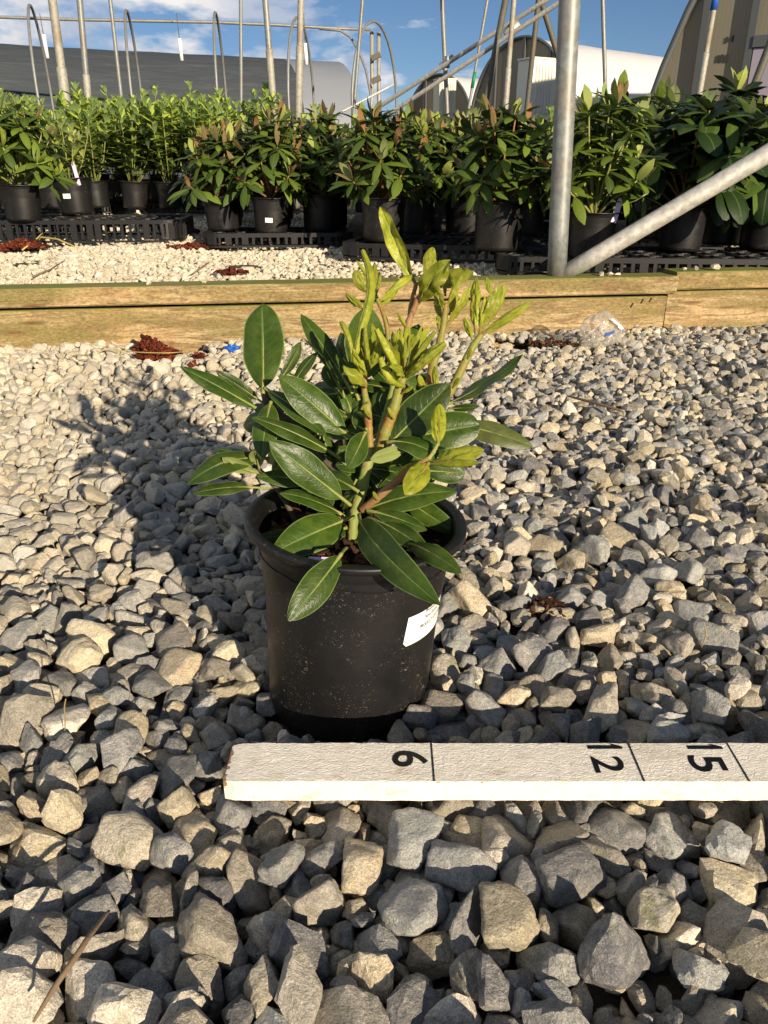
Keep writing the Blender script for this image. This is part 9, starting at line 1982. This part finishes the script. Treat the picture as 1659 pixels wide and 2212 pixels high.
for (q, w_, h_) in mk:
    # drop each mark onto the gable plane along the sight line
    o_ = Mi @ CAMV; d_ = (Mi @ q) - o_; t_ = (.018 - o_.y) / d_.y; s = o_ + d_ * t_; mb.box((s.x, .0215, s.z), (w_, .004, h_))
mb.build('printed_mark', MARK, hh)
q = at(1604, 192, 7.4); root = empty('white_rod', q); tag(root, 'short white rod standing by the lilac-grey door at the right', 'rod'); mb = MB(); mb.tube([(0, 0, -.5), (0, 0, .17), (.0, 0, .19)], [.018, .018, .008], 10); mb.build('rod_body', TAGWHITE, root)

# ------------------------------------------------------------------ crushed bottle and litter
def bottle():
    c = on(1303, 752, .0); root = empty('crushed_bottle', (c.x, c.y + .0, .012)); tag(root, 'crushed clear plastic bottle lying on the stones against the timber', 'bottle')
    M = NT('clear_plastic'); M.set((.62, .60, .56, 1), .14, spec=.8); tp = M.n('ShaderNodeBsdfTransparent'); tp.inputs[0].default_value = (.90, .89, .86, 1); lw = M.n('ShaderNodeLayerWeight'); lw.inputs[0].default_value = .35
    mt = M.n('ShaderNodeMixShader'); M.l(M.math('MULTIPLY_ADD', lw.outputs['Facing'], .55, .16), mt.inputs[0]); M.l(tp.outputs[0], mt.inputs[1]); M.l(M.b.outputs[0], mt.inputs[2]); M.l(mt.outputs[0], M.out.inputs[0])
    M.bump(M.noise(M.obj(), 90, 3, .6), .5, .004)
    V, Fc = ico(4); P = V * [.054, .036, .047]
    out = []
    for p in P:
        q = Vector(p); nn = noise.fractal(q * 22, 1.0, 2.1, 3); rg = noise.ridged_multi_fractal(q * 30 + Vector((3, 1, 7)), 1, 2, 2, 1, 2)
        q *= 1 + .22 * nn - .10 * (rg - 1); q.x += .25 * q.z * (1 if q.x > 0 else .3)
        if q.x > .01: q.z *= 1 - (q.x - .01) * 6.5
        out.append(q)
    me = quick_mesh('bottle_body', np.array([tuple(x) for x in out]), Fc, M.m, False); link('bottle_body', me, root, Matrix.Translation((-.008, 0, .035)) @ Matrix.Rotation(.25, 4, 'Y'))
    mb = MB(); mb.tube([(.045, -.01, .012), (.062, -.014, .006), (.078, -.018, .002)], [.012, .0095, .0095], 12); mb.build('bottle_neck', M.m, root)
    LB = plain('bottle_wrap', (.55, .70, .80), .3); LW = plain('white_wrap', (.85, .88, .9), .3); LD = plain('blue_wrap', (.03, .08, .30), .3)
    for (mm, pts) in ((LW, ((.004, -.034, .074), (.034, -.030, .052), (.040, -.032, .044), (.008, -.038, .064))), (LD, ((-.012, -.040, .034), (.012, -.040, .042), (.014, -.041, .036), (-.010, -.041, .026))), (LB, ((.022, -.034, .060), (.036, -.031, .050), (.034, -.034, .043), (.022, -.036, .050)))):
        mb = MB(); a_ = [Vector(p_) for p_ in pts]; mb.add(a_ + [p_ + Vector((0, .002, 0)) for p_ in a_], [(0, 1, 2, 3), (7, 6, 5, 4), (0, 4, 5, 1), (1, 5, 6, 2), (2, 6, 7, 3), (3, 7, 4, 0)], smooth=False); mb.build('wrapper', mm, root)
bottle()
def clump(px, py, sx, sy, n, size, label, h=.0, mat=MULCH, onb=False, seed=1, tall=.012):
    n = int(n * 2.2); size *= .62; c = onbed(px, py, h)[0] if onb else on(px, py, h); root = empty('mulch_clump', c); tag(root, label, 'mulch clump')
    def f(R_): 
        a = R_.uniform(0, tau); r = R_.random() ** .6; return (sx * r * cos(a), sy * r * sin(a), R_.uniform(-.004, tall) * (1.2 - r))
    o = chips('mulch_fibres', n, f, size, mat, root, seed, .3)
clump(345, 768, .055, .04, 260, .0075, 'red-brown mulch clump on the stones in front of the timber, left of the plant', .008, seed=1, tall=.03)
clump(318, 752, .03, .03, 120, .007, 'small dark red mulch clump touching the timber behind the yellow string', .012, seed=2, tall=.03)
clump(432, 772, .02, .02, 50, .006, 'little red mulch scrap between the big clump and the plant', .006, seed=3)
clump(420, 790, .018, .012, 30, .005, 'tiny red mulch scrap just above the leftmost leaves', .004, seed=4)
clump(50, 533, .10, .06, 200, .010, 'red mulch clump in front of the left tray', .0, onb=True, seed=5, tall=.03)
clump(430, 533, .13, .05, 220, .009, 'red mulch strip in front of the middle tray', .0, onb=True, seed=6, tall=.012)
clump(500, 588, .055, .025, 90, .007, 'thin red mulch scrap on the cream gravel near the timber', .004, onb=True, seed=7)
clump(395, 500, .08, .10, 160, .010, 'dark red mulch on the slope of gravel between the trays', .0, onb=True, seed=8)
clump(1200, 745, .08, .035, 120, .006, 'brown bark bits at the foot of the timber beside the bottle', .0, mat=BARK, seed=9)
clump(1180, 1325, .03, .03, 120, .0045, 'dark dry bark bits in a gap between the stones right of the pot', -.012, mat=BARK, seed=10)
def strand(name, label, pts, rad, mat, cat, h=.012):
    P = [on(x, y, h + dz) for x, y, dz in pts]; root = empty(name, P[0]); tag(root, label, cat); Q = []
    for i in range(len(P) - 1):
        p0, p1, p2, p3 = P[max(i - 1, 0)], P[i], P[i + 1], P[min(i + 2, len(P) - 1)]
        for j in range(6):
            t = j / 6; Q.append(.5 * ((2 * p1) + (p2 - p0) * t + (2 * p0 - 5 * p1 + 4 * p2 - p3) * t * t + (3 * p1 - p0 - 3 * p2 + p3) * t ** 3))
    Q.append(P[-1]); mb = MB(); n = len(Q); mb.tube([q - P[0] for q in Q], [rad * (1 - .6 * abs(2 * i / n - 1) ** 3) for i in range(n)], 7); mb.build(name + '_body', mat, root)
STRAW = plain('dry_straw', (.40, .30, .13), .7, var=.3, scale=100); YSTR = plain('yellow_string', (.45, .36, .10), .6); TWIG = plain('grey_twig', (.20, .14, .08), .85, var=.4, scale=120, bump=.4)
strand('yellow_string', 'yellow string curling over the stones by the red mulch', ((205, 768, .0), (222, 757, .012), (240, 752, .015), (262, 757, .010), (285, 760, .012), (330, 762, .018), (372, 762, .02), (410, 758, .006)), .0013, YSTR, 'string')
strand('twig', 'flat dry brown stalk lying across the stones in the lower left corner', ((72, 2208, .004), (120, 2130, .012), (165, 2065, .016), (195, 2020, .014), (235, 1968, .002)), .0018, TWIG, 'twig')
strand('dry_weed', 'thin dry weed with curled tips standing between the stones at the left', ((140, 1580, -.01), (141, 1555, .01), (139, 1530, .03), (142, 1510, .045)), .0006, STRAW, 'weed')
strand('twig', 'small thin twig on the gravel right of the plant, below the bottle', ((1225, 855, 0), (1290, 872, .004), (1345, 888, .002)), .003, TWIG, 'twig')
strand('twig', 'thin dry sprig between the stones at the right, level with the pot', ((1515, 1400, -.01), (1525, 1370, .01), (1520, 1345, .03)), .0006, STRAW, 'twig')
def bstrand(label, pts, rad, mat, name='straw_blade', cat='straw'):
    P = [onbed(x, y, dz)[0] for x, y, dz in pts]; root = empty(name, P[0]); tag(root, label, cat); mb = MB(); mb.tube([q - P[0] for q in P], [rad] * (len(P) - 1) + [rad * .3], 6); mb.build(name + '_body', mat, root)
bstrand('long yellow straw arching over the red clump by the left tray', ((60, 528, .0), (90, 512, .03), (125, 517, .03), (170, 536, .004)), .004, YSTR)
bstrand('yellow straw leaning against the left tray', ((48, 540, .0), (75, 520, .02), (92, 503, .05)), .003, YSTR)
bstrand('thin dark twig on the cream gravel at the left', ((70, 598, .006), (110, 582, .01), (140, 562, .02)), .003, TWIG, 'twig', 'twig')
bstrand('short dark twig on the cream gravel near the timber', ((418, 590, .006), (440, 575, .01), (452, 566, .012)), .003, TWIG, 'twig', 'twig')
c = on(500, 752, .012); root = empty('blue_scrap', c); tag(root, 'scrap of bright blue plastic at the foot of the timber', 'plastic scrap')
BL = plain('blue_plastic', (.015, .10, .42), .35); V, Fc = ico(2)
mbv = np.array([tuple(Vector(p) * (1 + .6 * noise.noise(Vector(p) * 2.2))) for p in V]) * [.018, .009, .009]; link('scrap_body', quick_mesh('scrap_body', mbv, Fc, BL), root)
# pebbles lying on the timber
for k, (px, py, s, lab) in enumerate(((1318, 578, .012, 'cream pebble nearest the brace foot on the timber'), (1302, 577, .010, 'small tan pebble beside the brace foot on the timber'), (1335, 579, .009, 'small grey pebble on the timber right of the brace foot'), (1545, 574, .018, 'large pale pebble on the timber at the right'), (1503, 580, .010, 'brown pebble on the timber left of the large pale one'), (1480, 580, .008, 'small brown pebble farther left on the right-hand timber'), (322, 614, .009, 'single white pebble on the left timber'), (440, 612, .007, 'tiny white pebble on the timber above the upright leaf'))):
    q = onface(px, py, .03); z_ = zt + (.012 if px > 1460 else 0) + s * .45
    o = link('pebble', quick_mesh('pebble', stone_shape(k + 5, V2, .07) * s, F2, STONE2 if k not in (2, 4, 5) else STONE), None, Matrix.Translation((q.x, q.y, z_)) @ Matrix.Rotation(k * 1.3, 4, 'Z')); tag(o, lab, 'pebble')
print('leaves', LC[0], 'objects', len(bpy.data.objects), 'tris', sum(len(m.polygons) for m in bpy.data.meshes))
